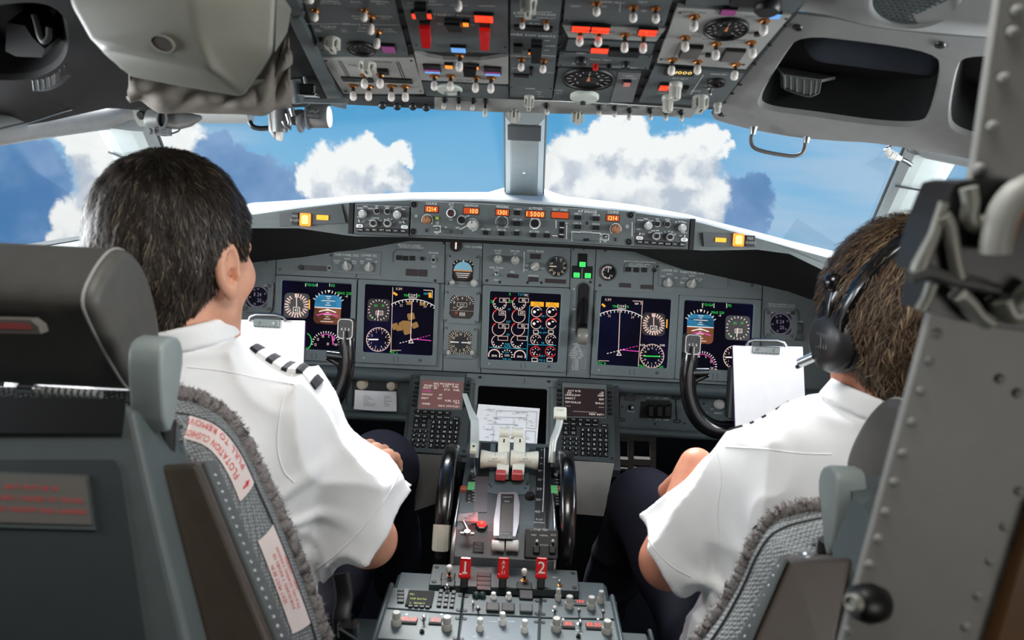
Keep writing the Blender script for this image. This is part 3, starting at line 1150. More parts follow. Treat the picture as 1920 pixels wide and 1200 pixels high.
for side in(0,1):
 if side==0:
  cx,cy,lab=716,413,'flight instrument control panel beside the winged mode panel, nearer the captain with shoulder stripes'
  lab='small knob panel on the glareshield, beside the mode panel end with the 100 window'
  f=lambda X,Y:(640+X/5.333,360+Y/5.333)
  knobs=[((215,218),'stack'),((355,190),'dark'),((460,193),'dark'),((560,228),'stack'),((325,315),'ring'),((465,315),'ring')]
  tog=[(183,285),(628,295)]
  tags=[(183,340),(632,350)]
  btn=[(192,378),(265,378),(333,380),(403,380),(472,385),(543,388),(617,392)]
  txt=[('RADIO',190,160),('MINS',240,145),('BARO',295,165),('FPV',355,145),('MTRS',460,150),('IN',540,165),('BARO',575,155),('HPA',622,172),('VOR',320,260),('MAP',360,262),('APP',290,282),('PLN',385,285),('10',435,275),('20',470,268),('40',500,275),('80',525,300),('VOR 1',183,250),('ADF',220,295),('VOR 2',632,265),('OFF',590,305)]
  names=['WXR','STA','WPT','ARPT','DATA','POS','TERR']
 else:
  cx,cy,lab=1240,437,'small knob panel on the glareshield, beside the autopilot engage buttons and the second 1214 window'
  f=lambda X,Y:(960+X/5.333,360+Y/5.333)
  knobs=[((1360,338),'stack'),((1455,318),'dark'),((1555,322),'dark'),((1700,360),'stack'),((1440,443),'ring'),((1575,452),'ring')]
  tog=[(1272,412),(1720,440)]
  tags=[(1275,460),(1722,478)]
  btn=[(1278,500),(1342,505),(1415,510),(1485,515),(1558,520),(1625,522),(1700,525)]
  txt=[('RADIO',1285,280),('MINS',1340,270),('BARO',1390,288),('FPV',1455,272),('MTRS',1555,278),('IN',1640,300),('BARO',1690,296),('HPA',1728,305),('VOR',1410,388),('MAP',1455,385),('APP',1380,405),('PLN',1485,410),('10',1530,400),('20',1570,392),('40',1600,400),('80',1630,425),('VOR 1',1270,372),('ADF',1310,420),('VOR 2',1722,405),('OFF',1690,440)]
  names=['WXR','STA','WPT','ARPT','DATA','POS','TERR']
 P=Pan('flight_knob_unit',lab,'control panel',GF,cx,cy,0.014)
 mb=MB()
 P.box(mb,cx,cy,103,57,-0.030,0.0,PANELD,0.0012)
 for t,X,Y in txt:
  P.text(mb,t,*f(X,Y),2.9,INK,0.0003)
 for(X,Y),n_ in zip(btn,names):
  pass
 mb.build('plate',P.E)
 for(X,Y),sty in knobs:
  x,y=f(X,Y)
  P.knob(x,y,7.6 if sty=='stack' else(5.0 if sty=='dark' else 7.0),0.014 if sty!='dark' else 0.006,KNOB,sty)
 for X,Y in tog:
  x,y=f(X,Y)
  P.toggle(x,y,x,y+3,ln=0.010,r=1.5,collar=STEEL,tip=False)
 for X,Y in tags:
  mb=MB()
  x,y=f(X,Y)
  mb.prism(P.rect(x,y,13,6.5,3),0,0.0015,INK)
  P.text(mb,'ADF',x,y,3,INKB,0.0018)
  mb.build('tag',P.E)
 for(X,Y),n_ in zip(btn,names):
  x,y=f(X,Y)
  P.button(x,y,9.5,8,0.004,BLACK,n_,INK,2.4)
 mb=MB()
 s_=-1 if side==0 else 1
 P.box(mb,cx+s_*58,cy-1+s_*3,9,58,-0.03,-0.006,BLACK)
 mb.build('cheek',P.E)
P=Pan('mode_control_panel','wide autopilot mode panel with amber number windows in the middle of the glareshield','control panel',GF,980,420,0.016)
z3=lambda X,Y:(640+X/5.333,360+Y/5.333)
z4=lambda X,Y:(960+X/5.333,360+Y/5.333)
mb=MB()
P.box(mb,980,418.5,420,66,-0.030,0.0,mat('mode_panel_grey',(84,90,90),0.5,bump=0.05),0.0015)
Z=0.0003
for t,X,Y,sz in(('COURSE',900,116,4.4),('A/T',1100,122,4.6),('ARM',1100,150,2.8),('IAS/MACH',1300,135,4.2),('HEADING',1612,148,4.4),('V NAV',1765,172,3.6),('VOR LOC',1762,275,3.4),('SPD',1163,358,3.6),('N1',1045,352,3.2),('LVL CHG',1445,372,3.4),('HDG SEL',1605,378,3.4),('APP',1755,385,3.4),('F/D',960,300,3.2),('ON',960,318,2.8),('OFF',955,416,3),('OFF',1095,278,3),('10',1560,350,2.5),('30',1665,350,2.5)):
 P.text(mb,t,*z3(X,Y),sz,INK,Z)
for t,X,Y,sz in(('ALTITUDE',235,165,4.4),('VERT SPEED',480,178,4.2),('A/P ENGAGE',755,195,4.8),('CMD A',658,218,3.4),('CMD B',842,230,3.4),('CWS A',655,312,3.4),('CWS B',838,322,3.4),('COURSE',1012,203,4.4),('DISENGAGE',742,400,3.2),('ALT HLD',222,395,3.6),('V/S',350,400,3.4),('DN',548,312,2.8),('UP',545,465,2.8),('OFF',930,495,2.8)):
 P.text(mb,t,*z4(X,Y),sz,INK,Z)
for pts in(((1185,375),(1262,335)),((1225,255),(1280,235))):
 P.lines(mb,[z3(*p)for p in pts],1.4,INK,Z)
P.lines(mb,[z3(920,340),z3(990,340),z3(990,400),z3(925,400)],1.3,INK,Z)
P.lines(mb,[z4(598,490),z4(598,398),z4(690,402)],1.2,INK,Z)
P.lines(mb,[z4(800,408),z4(885,412),z4(882,508)],1.2,INK,Z)
P.lines(mb,[z4(440,285),z4(440,365)],1.1,INK,Z)
P.lines(mb,[z4(402,437),z4(455,438)],1.1,INK,Z)
P.lines(mb,[z4(548,328),z4(545,455)],1.1,INK,Z)
P.lines(mb,[z4(900,418),z4(970,425),z4(965,480),z4(897,478),z4(900,418)],1.0,INK,Z)
P.lines(mb,[z4(1202,300),z4(1200,445)],1.0,INK,Z)
for X,Y in((727,125),(718,395)):
 P.latch(mb,*z3(X,Y),6,0)
for X,Y in((1185,230),(1167,498)):
 P.latch(mb,*z4(X,Y),6,0)
for X,Y,fn in((852,385,z3),(750,312,z4),(1035,475,z4)):
 P.screw(mb,*fn(X,Y),3.2,0)
P.disc(mb,*z3(748,240),3,INKG,Z)
P.disc(mb,*z4(1152,345),3.5,INKG,Z)
mb.build('plate',P.E)
def digit_window(P,x,y,w,h,txt,blank=0.0,al='c'):
 mb=MB()
 P.box(mb,x,y,w+3,h+3,-0.002,0.001,BLACK)
 a,b=P.q(x,y)
 W,Hh=w*P.k/2,h*P.k/2
 mb.flat(rrect(a-W,a+W,b-Hh,b+Hh,0.0004,1),0.0013,G_WIN)
 w_=mb.build('number_window',P.E)
 w_['label']='amber lit number window'+(' reading '+txt if txt else ', blank')
 if txt:
  mb=MB()
  mb.text(txt,a+(W*0.9 if al=='r' else 0),b,Hh*1.45,G_DIGIT,0.0016,al,0,0.95,0.16)
  mb.build('digits',w_)
digit_window(P,*z3(903,172),24,11,'1214')
digit_window(P,*z3(1298,190),28,11,'100',al='r')
digit_window(P,*z3(1610,205),24,11,'1301')
digit_window(P,*z4(232,222),35,11.5,'1 5000',al='r')
digit_window(P,*z4(480,232),32,11,'')
digit_window(P,*z4(1008,262),23,10.5,'1214')
for fn,X,Y,r,sty,mt_ in((z3,852,278,7,'flute',mat('knob_tan',(150,104,72),0.45)),(z3,1202,280,7,'dark',BLACK),(z3,1308,325,8.5,'flute',KNOB),(z3,1603,300,7.5,'flute',KNOBD),(z4,228,315,8,'dark',BLACK),(z4,1040,370,7.5,'flute',mat('knob_tan',(150,104,72),0.45))):
 x,y=fn(X,Y)
 P.knob(x,y,r,0.015,mt_,sty)
for fn,X,Y,r,a0,a1 in((z3,858,282,10.5,200,-40),(z3,1308,325,11.5,160,-90),(z3,1605,300,11.5,200,-60),(z4,228,312,10.5,140,-160),(z4,1037,372,10.5,230,-20)):
 mb=MB()
 P.arc(mb,*fn(X,Y),r,a0,a1,1.1,INK,0.0005)
 mb.build('dial_marking',P.E)
mb=MB()
a,b=P.q(*z3(1097,212))
mb.lathe([(0.0098,0),(0.0098,0.003),(0.0078,0.004)],a,b,INK,22)
mb.lathe([(0.0076,0.001),(0.0074,0.006),(0.006,0.007)],a,b,mat('dark_maroon_cap',(62,34,36),0.4),20)
mb.build('arm_switch',P.E)
for X,Y in((1050,392),(1163,400),(1445,408),(1602,415),(1752,415)):
 P.button(*z3(X,Y),12,8,0.004,PANELD if X<1200 else BLACK)
for X,Y in((1757,210),(1755,318)):
 P.button(*z3(X,Y),13,8.5,0.004,BLACK)
for X,Y in((655,258),(838,268),(655,350),(835,358)):
 P.button(*z4(X,Y),14,8,0.004,BLACK)
for X,Y in((212,432),(345,437)):
 P.button(*z4(X,Y),13,8,0.004,BLACK)
P.button(*z3(958,262),6,4.5,0.003,glow('green_lamp_small',(150,190,40),0.8))
P.toggle(*z3(957,362),*z3(957,366),ln=0.012,r=2.0,collar=BLACK,tip=False)
P.toggle(*z4(938,440),*z4(938,446),ln=0.012,r=2.0,collar=BLACK,tip=False)
mb=MB()
a,b=P.q(*z4(497,380))
mb.box(a-0.0055,a+0.0055,b-0.017,b+0.017,-0.001,0.0008,BLACK)
for i in range(7):
 yy=b-0.0145+i*0.0048
 hgt=0.004*math.sin(PI*(i+0.5)/7)
 mb.box(a-0.0046,a+0.0046,yy-0.0012,yy+0.0014,0,0.001+hgt,KNOB if i%3==1 else BLACK,0.0004)
mb.build('thumb_wheel',P.E)
mb=MB()
P.box(mb,*z4(740,450),52,13,0,0.004,mat('mode_panel_grey',(84,90,90),0.5),0.001)
P.box(mb,*z4(742,478),12,5,0.001,0.0055,BLACK)
mb.build('disengage_bar',P.E)
# =========== MAIN INSTRUMENT PANEL
z5=lambda X,Y:(440+X/3.75,380+Y/3.75)
z6=lambda X,Y:(800+X/4.2853,440+Y/4.2853)
z7=lambda X,Y:(1080+X/4.0,440+Y/4.0)
P=Pan('instrument_panel','wide grey main instrument panel behind the five lit screens','instrument panel',MF,965,600,0.0)
MP=P
mb=MB()
outl=[(p[0],p[1]+1)for p in mtop if 300<p[0]<1700]+[(1640,740),(1560,733),(1300,718),(965,702),(640,686),(420,676),(340,672)]
mb.prism(P.poly(outl),-0.02,0.0,PANEL)
Z=0.0004
for pts in(((518,486),(513,690)),((835,452),(830,700)),((905,455),(901,702)),((1071,462),(1062,706)),((1118,464),(1106,708)),((516,515),(655,522),(836,532)),((905,534),(1070,540)),((1116,546),(1430,562)),((1430,530),(1424,715)),((674,470),(668,520)),((672,522),(664,688)),((1272,556),(1263,710)),((1226,498),(1224,545)),((1080,452),(1075,470))):
 P.lines(mb,pts,1.6,SEAM,Z)
P.box(mb,668,492,92,44,0,0.002,PANEL,0.0008)
P.box(mb,1300,518,130,42,0,0.002,PANEL,0.0008)
for x,y in((621,478),(709,480),(1232,500),(1327,512),(500,490),(1410,535),(525,505),(923,456),(1024,460),(1003,460),(989,530),(913,526),(937,529),(1015,530),(1107,529),(1125,535),(816,526),(1135,470),(1095,466),(833,456)):
 P.screw(mb,x,y,2.6,0.0)
Z2=0.0024
for t,x,y,s_ in(('MAIN PANEL DUS',650,478,4.4),('LOWER DU',692,479,4.4),('NORM',651,485,3),('OUTBD',632,489,3),('PFD',632,493,3),('INBD',664,490,3),('EICAS',664,494,2.6),('NORM',692,486,3),('ENG',679,490,3),('PRI',679,494,3),('ND',705,491,3)):
 P.text(mb,t,x,y,s_,INK,Z2)
for t,x,y,s_ in(('LOWER DU',1256,507,4.4),('MAIN PANEL DUS',1298,511,4.4),('NORM',1255,514,3),('ENG',1244,518,3),('ND',1268,521,3),('NORM',1297,517,3),('EICAS',1285,522,2.8),('OUTBD',1311,523,3),('PFD',1312,527,3),('INBD',1279,530,3)):
 P.text(mb,t,x,y,s_,INK,Z2)
P.lines(mb,[(1278,536),(1277,524),(1284,514)],0.8,INKG,Z2)
for t,x,y,s_ in(('YAW DAMPER',887,463,4.2),('N1 SET',934,470,3.8),('AUTO',934,475,2.8),('SPD REF',966,471,3.8),('SET',966,476,2.8),('FUEL FLOW',931,502,3.8),('RATE',931,507,2.8),('RESET',931,525,2.8),('AUTO BRAKE',1004,471,4.0),('ANTISKID',1000,517,3.6),('MAX',1017,503,2.8),('OFF',988,498,2.8),('RTO',986,506,2.8),('MFD',961,510,3.4),('ENG',956,517,3),('SYS',968,517,3),('GROUND',813,474,3.6),('OFF',813,480,2.6),('TEST',813,500,2.8),('BELOW G/S P-INHIBIT',768,460,3.4),('AUTOPILOT DISCONNECT',772,464,3.0),('BRAKE ACCUMULATOR PRECHARGE',1200,491,2.8),('PSI AT NORMAL BRAKE',1200,495,2.8),('SEE FLIGHT MANUAL',1196,499,2.8),('MINIMUM REQUIREMENTS CLOCK',1466,571,2.6),('SET HOLD TIME DATE CHRONO',1466,575,2.6)):
 P.text(mb,t,x,y,s_,INK,Z)
P.lines(mb,[(983,472),(982,510)],1.0,INK,Z)
for i in range(12):
 P.text(mb,('LANDING','GEAR','LIMIT IAS','OPERATING','EXTEND 270K','RETRACT 235K','FLAPS LIMIT','1 250K','2 250K','5 250K','15 200K','25 190K')[i],1082-i*0.3,645+i*4.3,3.0,INK,Z)
for i in range(9):
 P.text(mb,('230K','235K','320K','.82M','10 210K','15 195K','25 170K','30 165K','40 156K')[i],1096-i*0.3,656+i*4.3,2.8,INKG,Z)
for i,t in enumerate(('UP','OFF','DN')):
 P.text(mb,t,1076,542+i*38,3.2,INK,Z)
mb.build('panel_plate',P.E)
for pts,win in(([(737,492),(737,474),(744,468),(793,470)],[(748,483),(760,484),(773,484)]),([(1170,512),(1170,498),(1176,492),(1232,495)],[(1178,505),(1193,506),(1208,506)])):
 mb=MB()
 P.lines(mb,pts,1.6,PANELD,0.0012)
 for x,y in win:
  P.box(mb,x,y,11,9,0,0.0015,BLACK)
 x,y=win[-1]
 mb.lathe([(0.005,0),(0.0045,0.006),(0.003,0.007)],*P.q(x+19,y+1),BLACK,14)
 mb.build('selector',P.E)
for x,y,sty,ang in((651,500,'pointer',100),(692,502,'pointer',80),(1252,531,'pointer',95),(1296,533,'pointer',70),(934,486,'flute',90),(966,488,'flute',90),(1003,500,'pointer',220)):
 P.knob(x,y,8.5 if sty=='pointer' else 7,0.016,KNOB,sty,ang,z=0.002)
for x,y in((565,502),(618,503),(813,488)):
 P.knob(x,y,5.0,0.008,KNOBD if x<600 else KNOB,'ring')
P.toggle(931,513,932,517,ln=0.012,r=2.2,collar=STEEL,tip=False)
for x,y,w,h in((591,503,44,9),(772,511,22,13),(793,512,17,13),(1172,535,22,8),(1212,538,22,8),(1004,481,20,10),(1000,524,19,9),(1033,527,22,8),(1052,528,18,8),(956,517,10,7),(967,518,10,7)):
 P.button(x,y,w,h,0.002,mat('unlit_caption',(58,50,52),0.35),name='caption_light')
for x,y,t in((1092,496,'NOSE|GEAR'),(1081,516,'LEFT|GEAR'),(1102,517,'RIGHT|GEAR')):
 mb=MB()
 P.box(mb,x,y-7 if t[0]=='N' else y-6,18,24 if t[0]!='N' else 28,0,0.0015,BLACK)
 o=mb.build('gear_light',P.E)
 o['label']='landing gear light with a glowing green caption'
 mb=MB()
 a,b=P.q(x,y)
 mb.box(a-0.0075,a+0.0075,b-0.0062,b+0.0062,0.0012,0.003,G_CAPG,0.0006)
 mb.text(t.split('|')[0],a,b+0.0026,0.0032,INKB,0.0033)
 mb.text('GEAR',a,b-0.0026,0.0032,INKB,0.0033)
 mb.build('caption',o)
G=Pan('landing_gear_lever','tall landing gear lever with a round grey knob in its slot beside the middle screen','lever',MF,1092,585,0.0)
mb=MB()
slot=rrect(-0.0135,0.0135,-0.062,0.072,0.0134,8)
o2=rrect(-0.0165,0.0165,-0.065,0.075,0.0164,8)
mb.ring(o2,slot,0,0.002,PANELD)
mb.flat(slot,0.0003,BLACKM)
mb.T=Matrix.Translation((0.002,0.0,0))
mb.build('slot',G.E)
mb=MB()
mb.tube([(0.002,0.035,0.0),(0.001,0.0,0.016),(-0.001,-0.035,0.034)],[0.0035,0.008,0.012],BLACK,12)
mb.build('lever_arm',G.E)
mb=MB()
mb.T=Matrix.Translation((0.0,-0.062,0.038))@Matrix.Rotation(rad(90),4,'Y')
mb.lathe([(0.003,-0.014),(0.017,-0.0125),(0.020,-0.009),(0.0205,0),(0.020,0.009),(0.017,0.0125),(0.003,0.014)],0,0,mat('gear_knob_translucent_grey',(128,126,118),0.3,coat=0.3),28)
mb.build('wheel_knob',G.E)
scr=bpy.data.materials.new('coated_screen_glass')
scr.use_nodes=True
b_=scr.node_tree.nodes['Principled BSDF']
b_.inputs['Base Color'].default_value=(0.004,0.004,0.006,1)
b_.inputs['Roughness'].default_value=0.08
b_.inputs['IOR'].default_value=1.42
b_.inputs['Specular Tint'].default_value=(0.06,0.10,0.9,1)
b_.inputs['Emission Color'].default_value=rgb(10,8,22)
b_.inputs['Emission Strength'].default_value=0.5
def rloop(P,c,r=0.0035,z=0.0,n=3):
 """rounded quadrilateral from four photo points in order tl, tr, br, bl"""
 q=[Vector(P.q(x,y,z))for x,y in c]
 out=[]
 for i in range(4):
  p,a,b=q[i],q[i-1],q[(i+1)%4]
  da,db=(a-p).normalized(),(b-p).normalized()
  s0,s1=p+da*r,p+db*r
  for k in range(n+1):
   t=k/n
   v=s0*(1-t)**2+p*2*t*(1-t)+s1*t*t
   out.append((v.x,v.y))
 return out
def du(label,bez,scn,name='display_screen'):
 cx=sum(p[0]for p in bez)/4
 cy=sum(p[1]for p in bez)/4
 P=Pan(name,label,'screen',MF,cx,cy,0.0)
 mb=MB()
 o,i=rloop(P,bez,0.004),rloop(P,scn,0.0045)
 i2=rloop(P,[(x+(cx-x)*-0.028,y+(cy-y)*-0.028)for x,y in scn],0.006)
 mb.ring(o,i2,0.0002,0.0070,mat('display_bezel_grey',(100,110,112),0.5,var=0.04,bump=0.06))
 n=len(o)
 v=[(p[0],p[1],0.0070)for p in i2]+[(p[0],p[1],0.0036)for p in i]
 mb.add(v,[(k,(k+1)%n,n+(k+1)%n,n+k)for k in range(n)],mat('display_inner_lip',(126,138,140),0.4))
 bl,br=bez[3],bez[2]
 for t,rr,m_ in((0.10,2.2,INKG),(0.80,3.0,PANELD)):
  x,y=bl[0]+(br[0]-bl[0])*t,bl[1]+(br[1]-bl[1])*t-9
  a,b=P.q(x,y,0.007)
  mb.lathe([(rr*P.k,0.007),(rr*P.k*0.9,0.0085)],a,b,m_,14)
 x,y=(bl[0]+br[0])/2,(bl[1]+br[1])/2
 P.line(mb,x-4,y-14,x-4,y-3,0.8,SEAM,0.0072)
 P.line(mb,x+4,y-14,x+4,y-3,0.8,SEAM,0.0072)
 mb.build('bezel',P.E)
 mb=MB()
 mb.prism(rloop(P,scn,0.0045),0.0,0.0034,scr)
 mb.build('glass_screen',P.E)
 return P
ZS=0.0037
DARKDIAL=glow('display_dial_brown',(36,22,24),0.6)
def airspeed(P,mb,x,y,r):
 a,b=P.q(x,y,ZS)
 mb.flat(rrect(a-r*1.02*P.k,a+r*1.02*P.k,b-r*1.02*P.k,b+r*1.02*P.k,8*P.k,3),ZS-0.0002,DARKDIAL)
 P.ticks(mb,x,y,r*0.66,r*0.98,100,-230,23,2.4,G_PINKW,ZS)
 P.nums(mb,x,y,r*0.60,60,-200,['1','2','3','4','5','6','8','0','2','4'],4.2,G_PINKW,ZS)
 P.line(mb,x,y-r*0.98,x,y+2,1.8,G_PINKW,ZS)
 P.lines(mb,[(x-6,y+3),(x+6,y+3.5),(x+5.6,y+14),(x-6.4,y+13.5)],1.0,G_WHITE,ZS,True)
 P.text(mb,'45',x,y+8.5,6.5,G_WHITE,ZS)
def attitude(P,mb,x,y,w,h0,h1,earth=G_EARTH):
 a,b=P.q(x,y,ZS)
 k=P.k
 mb.flat([(a-w*k,b)]+[(a+w*k,b)]+circ(a+(w-9)*k,b+(h0-9)*k,9*k,4,0,90)+circ(a-(w-9)*k,b+(h0-9)*k,9*k,4,90,180),ZS-0.0003,G_SKY)
 mb.flat([(a+w*k,b)]+[(a-w*k,b)]+circ(a-(w-9)*k,b-(h1-9)*k,9*k,4,180,270)+circ(a+(w-9)*k,b-(h1-9)*k,9*k,4,270,360),ZS-0.0003,earth)
 mb.line(a-w*k,b,a+w*k,b,1.6*k,G_WHITE,ZS)
 for i,(yy,ww)in enumerate(((21,5),(17,3),(13,13),(9,3),(5,5),(-5,4),(-9,3),(-13,7),(-17,3),(-21,6),(-26,12))):
  mb.line(a-ww*k,b+yy*k,a+ww*k,b+yy*k,1.1*k,G_WHITE,ZS)
 mb.stroke([(a-16*k,b-8*k),(a,b-3*k),(a+16*k,b-8*k)],2.0*k,G_WHITE,ZS+0.0001)
 mb.stroke([(a-20*k,b-15*k),(a-8*k,b-11.5*k),(a,b-10.5*k),(a+8*k,b-11.5*k),(a+20*k,b-15*k)],1.8*k,G_MAG,ZS+0.0001)
 P.ticks(mb,x,y,28,33,150,30,11,1.3,G_WHITE,ZS)
 mb.flat([(a,b+28*k),(a-3*k,b+33*k),(a+3*k,b+33*k)],ZS,G_WHITE)
def rose(P,mb,x,y,r,a0,a1,n,nums=()):
 P.ticks(mb,x,y,r*0.86,r,a0,a1,n,1.3,G_WHITE,ZS)
 if nums:
  P.nums(mb,x,y,r*0.68,a0,a1,nums,5,G_PINKW,ZS)
def altdial(P,mb,x,y,r):
 a,b=P.q(x,y,ZS)
 mb.flat(rrect(a-r*1.05*P.k,a+r*1.05*P.k,b-r*1.05*P.k,b+r*1.05*P.k,7*P.k,3),ZS-0.0002,DARKDIAL)
 P.ticks(mb,x,y,r*0.84,r,90,-270,21,1.3,G_WHITE,ZS)
 P.text(mb,'150',x-5,y-r*0.42,4,G_GREEN,ZS)
 P.text(mb,'28',x+8,y-r*0.42,4,G_GREEN,ZS)
 P.lines(mb,[(x-5,y+2),(x+8,y+2),(x+8,y+9),(x-5,y+9)],0.9,G_WHITE,ZS,True)
 P.text(mb,'4500',x+1.5,y+5.5,4,G_PINKW,ZS)
 P.lines(mb,[(x,y),(x-2,y+r*0.75)],1.6,G_WHITE,ZS)
 P.line(mb,x-r*0.7,y+r*0.62,x-r*0.5,y+r*0.75,2,G_GREEN,ZS)
def vsidial(P,mb,x,y,r,green=False):
 P.arc(mb,x,y,r,0,360,1.2,G_PINKW,ZS,36)
 P.ticks(mb,x,y,r*0.82,r,180,-180,25,1.1,G_PINKW,ZS)
 if green:
  P.nums(mb,x,y,r*0.66,90,-240,['N','3','6','E','12','15','S','21','24','W','30','33'],3.2,G_WHITE,ZS)
  P.line(mb,x-r*0.7,y,x+r*0.7,y+1,2.2,G_GREEN,ZS)
 else:
  P.nums(mb,x,y,r*0.66,150,-150,['.5','1','2','4','6','4','2','1'],4.2,G_PINKW,ZS)
  P.line(mb,x-r*0.85,y,x,y,2.6,G_WHITE,ZS)
def navmap(P,mb,cx,cy,R,z0,z1,tx,ty,cap,half):
 P.arc(mb,cx,cy,R,90-half[0],90+half[1],1.2,G_WHITE,ZS,30)
 P.ticks(mb,cx,cy,R-5,R,90-half[0],90+half[1],13,1.1,G_WHITE,ZS)
 P.nums(mb,cx,cy,R-9,90-half[0]*0.6,90+half[1]*0.6,['24','22'],4.4,G_PINKW,ZS)
 P.line(mb,cx+2,cy-R,cx-1,cy,1.4,G_PINKW,ZS)
 P.lines(mb,[(cx-4,cy+3),(cx,cy-5),(cx+4,cy+3)],1.2,G_WHITE,ZS,True)
 P.text(mb,'TRK',tx-12,ty,4.6,G_GREEN,ZS)
 P.lines(mb,[(tx-7,ty-4),(tx-7,ty+4),(tx+7,ty+4.6),(tx+7,ty-3.6)],0.9,G_WHITE,ZS)
 P.text(mb,'229',tx,ty,5,G_WHITE,ZS)
 P.text(mb,'M',tx+11,ty+0.8,4.6,G_GREEN,ZS)
P=du('square attitude screen in the row of lit screens, partly behind the captain\'s yoke horn and clipboard',[(519,517),(670,525),(664,680),(514,672)],[(530,526),(660,533),(655,659),(526,652)])
P.E['label']='square attitude screen partly hidden by the clipboard of the bareheaded pilot'
mb=MB()
airspeed(P,mb,556,573,23)
P.line(mb,580,562,580,580,2.4,G_AMBER,ZS)
for X in(498,580,668):
 P.line(mb,*z5(X,568),*z5(X,590),1.0,G_WHITE,ZS)
P.text(mb,'TO/GA',*z5(540,578),5,G_GREEN,ZS)
P.text(mb,'FD',*z5(692,583),5,G_GREEN,ZS)
P.text(mb,'MAG 220',*z5(772,637),5,G_GREEN,ZS)
P.text(mb,'-4',*z5(785,658),4.5,G_WHITE,ZS)
attitude(P,mb,*z5(655,739),25,24,31)
x,y=z5(640,1008)
rose(P,mb,x,y,28,175,10,17,['12','15','18','S','21','W'])
P.arc(mb,x,y,22,120,40,1.2,G_MAG,ZS,12)
P.line(mb,*z5(685,940),*z5(693,1000),2.2,G_MAG,ZS)
P.text(mb,'MAG',*z5(492,1024),4.6,G_GREEN,ZS)
P.text(mb,'111',*z5(655,993),5,G_PINKW,ZS)
P.arc(mb,566,640,18,60,-60,1.5,G_GREEN,ZS,10)
mb.build('symbols',P.E)
P=du('lit map screen with amber terrain blocks, beside the standby horizon dial',[(673,524),(824,532),(818,686),(667,679)],[(685,533),(816,540),(811,667),(681,660)])
mb=MB()
altdial(P,mb,*z5(1012,755),20)
vsidial(P,mb,*z5(1010,962),22)
P.lines(mb,[z5(1112,595),z5(1098,1050)],1.0,G_PINKW,ZS)
x,y=z5(1240,975)
navmap(P,mb,x,y,79,0,0,*z5(1253,652),0,(31,31))
P.text(mb,'0.3M',*z5(1155,606),4.8,G_PINKW,ZS)
P.line(mb,*z5(1115,632),*z5(1143,650),4,G_AMBER,ZS)
P.lines(mb,[z5(1328,614),z5(1390,618),z5(1388,672)],1.2,G_PINKW,ZS)
P.text(mb,'NM',*z5(1345,640),4.5,G_CYAN,ZS)
P.line(mb,*z5(1372,632),*z5(1374,668),5,G_AMBER,ZS)
rnd=random.Random(5)
for(X,Y,w,h,rot)in((1128,870,42,44,20),(1160,880,50,40,10),(1205,860,60,60,0),(1215,905,55,40,20),(1240,800,50,46,15),(1268,862,44,40,25),(1225,705,36,26,5),(1322,712,44,24,0),(1175,850,40,30,35)):
 a,b=P.q(*z5(X,Y),ZS)
 w,h=w*P.k/7.5,h*P.k/7.5
 c,s_=math.cos(rad(rot)),math.sin(rad(rot))
 mb.flat([(a+x_*c-y_*s_,b+x_*s_+y_*c)for x_,y_ in rrect(-w,w,-h,h,w*0.3,2)],ZS-0.0001,G_TERR)
P.lines(mb,[z5(1248,960),z5(1290,962),z5(1382,970)],1.4,G_MAG,ZS)
for i in range(11):
 t0,t1=i/11,(i+0.55)/11
 f=lambda t:z5(1160+222*t,988-58*t)
 P.lines(mb,[f(t0),f(t1)],1.2,G_WHITE if i<7 else G_MAG,ZS)
P.text(mb,'TFC L',*z5(1118,1054),5,G_GREEN,ZS)
P.line(mb,*z5(1100,1038),*z5(1170,1038),0.9,G_PINKW,ZS)
mb.build('symbols',P.E)
P=du('middle engine screen with rows of white and red arc dials under two amber blocks',[(906,535),(1069,544),(1061,698),(901,690)],[(919,546),(1052,552),(1045,680),(914,674)])
mb=MB()
P.text(mb,'R',*z6(670,478),5,G_GREEN,ZS)
P.text(mb,'TAT',*z6(757,482),4.5,G_CYAN,ZS)
P.text(mb,'19C',*z6(802,486),4.5,G_WHITE,ZS)
for ix,xo in enumerate((587,742)):
 for iy,yo in enumerate((552,655,760,858)):
  x,y=z6(xo-iy*4,yo)
  P.arc(mb,x,y,12.2,150 if iy<3 else 120,380 if iy<3 else 300,1.2,G_PINKW,ZS,18)
  if iy<3:
   P.arc(mb,x,y,12.4,120,152,2.0,G_RED,ZS,5)
  if iy in(0,3):
   P.ticks(mb,x,y,8.4,10.4,190,340,6,2.2,G_WHITE,ZS)
  w=(18,12,19,18)[iy]
  P.lines(mb,[(x,y-10),(x+w,y-9.4),(x+w-0.4,y-1.8),(x-0.4,y-2.4)],0.9,G_PINKW,ZS,True)
  if iy!=3:
   P.text(mb,('88.1','650','89.1')[iy],x+w/2,y-6,4.6,G_WHITE,ZS,sx=0.7)
  if iy==0:
   P.lines(mb,[(x-17,y-6),(x-12,y-4),(x-17,y-1)],1.0,G_GREEN,ZS)
for t,X,Y in(('N1',662,600),('EGT',658,700),('N2',655,803),('FUEL',650,880),('FLOW',650,898)):
 P.text(mb,t,*z6(X,Y),3.6,G_CYAN,ZS)
P.lines(mb,[z6(828,568),z6(803,1008)],0.9,G_CYAN,ZS)
P.lines(mb,[z6(502,905),z6(800,918)],0.9,G_CYAN,ZS)
P.lines(mb,[z6(818,882),z6(1040,890)],0.9,G_CYAN,ZS)
for X,Y in((888,558),(1010,564)):
 a,b=P.q(*z6(X,Y),ZS)
 mb.flat(rrect(a-12.3*P.k,a+12.3*P.k,b-4.4*P.k,b+4.4*P.k,0.0004,1),ZS,G_AMBER)
 mb.text('START',a,b+1.7*P.k,2.6*P.k,INKB,ZS+0.0001)
 mb.text('VALVE OPEN',a,b-1.7*P.k,2.4*P.k,INKB,ZS+0.0001,'c',0,0.7)
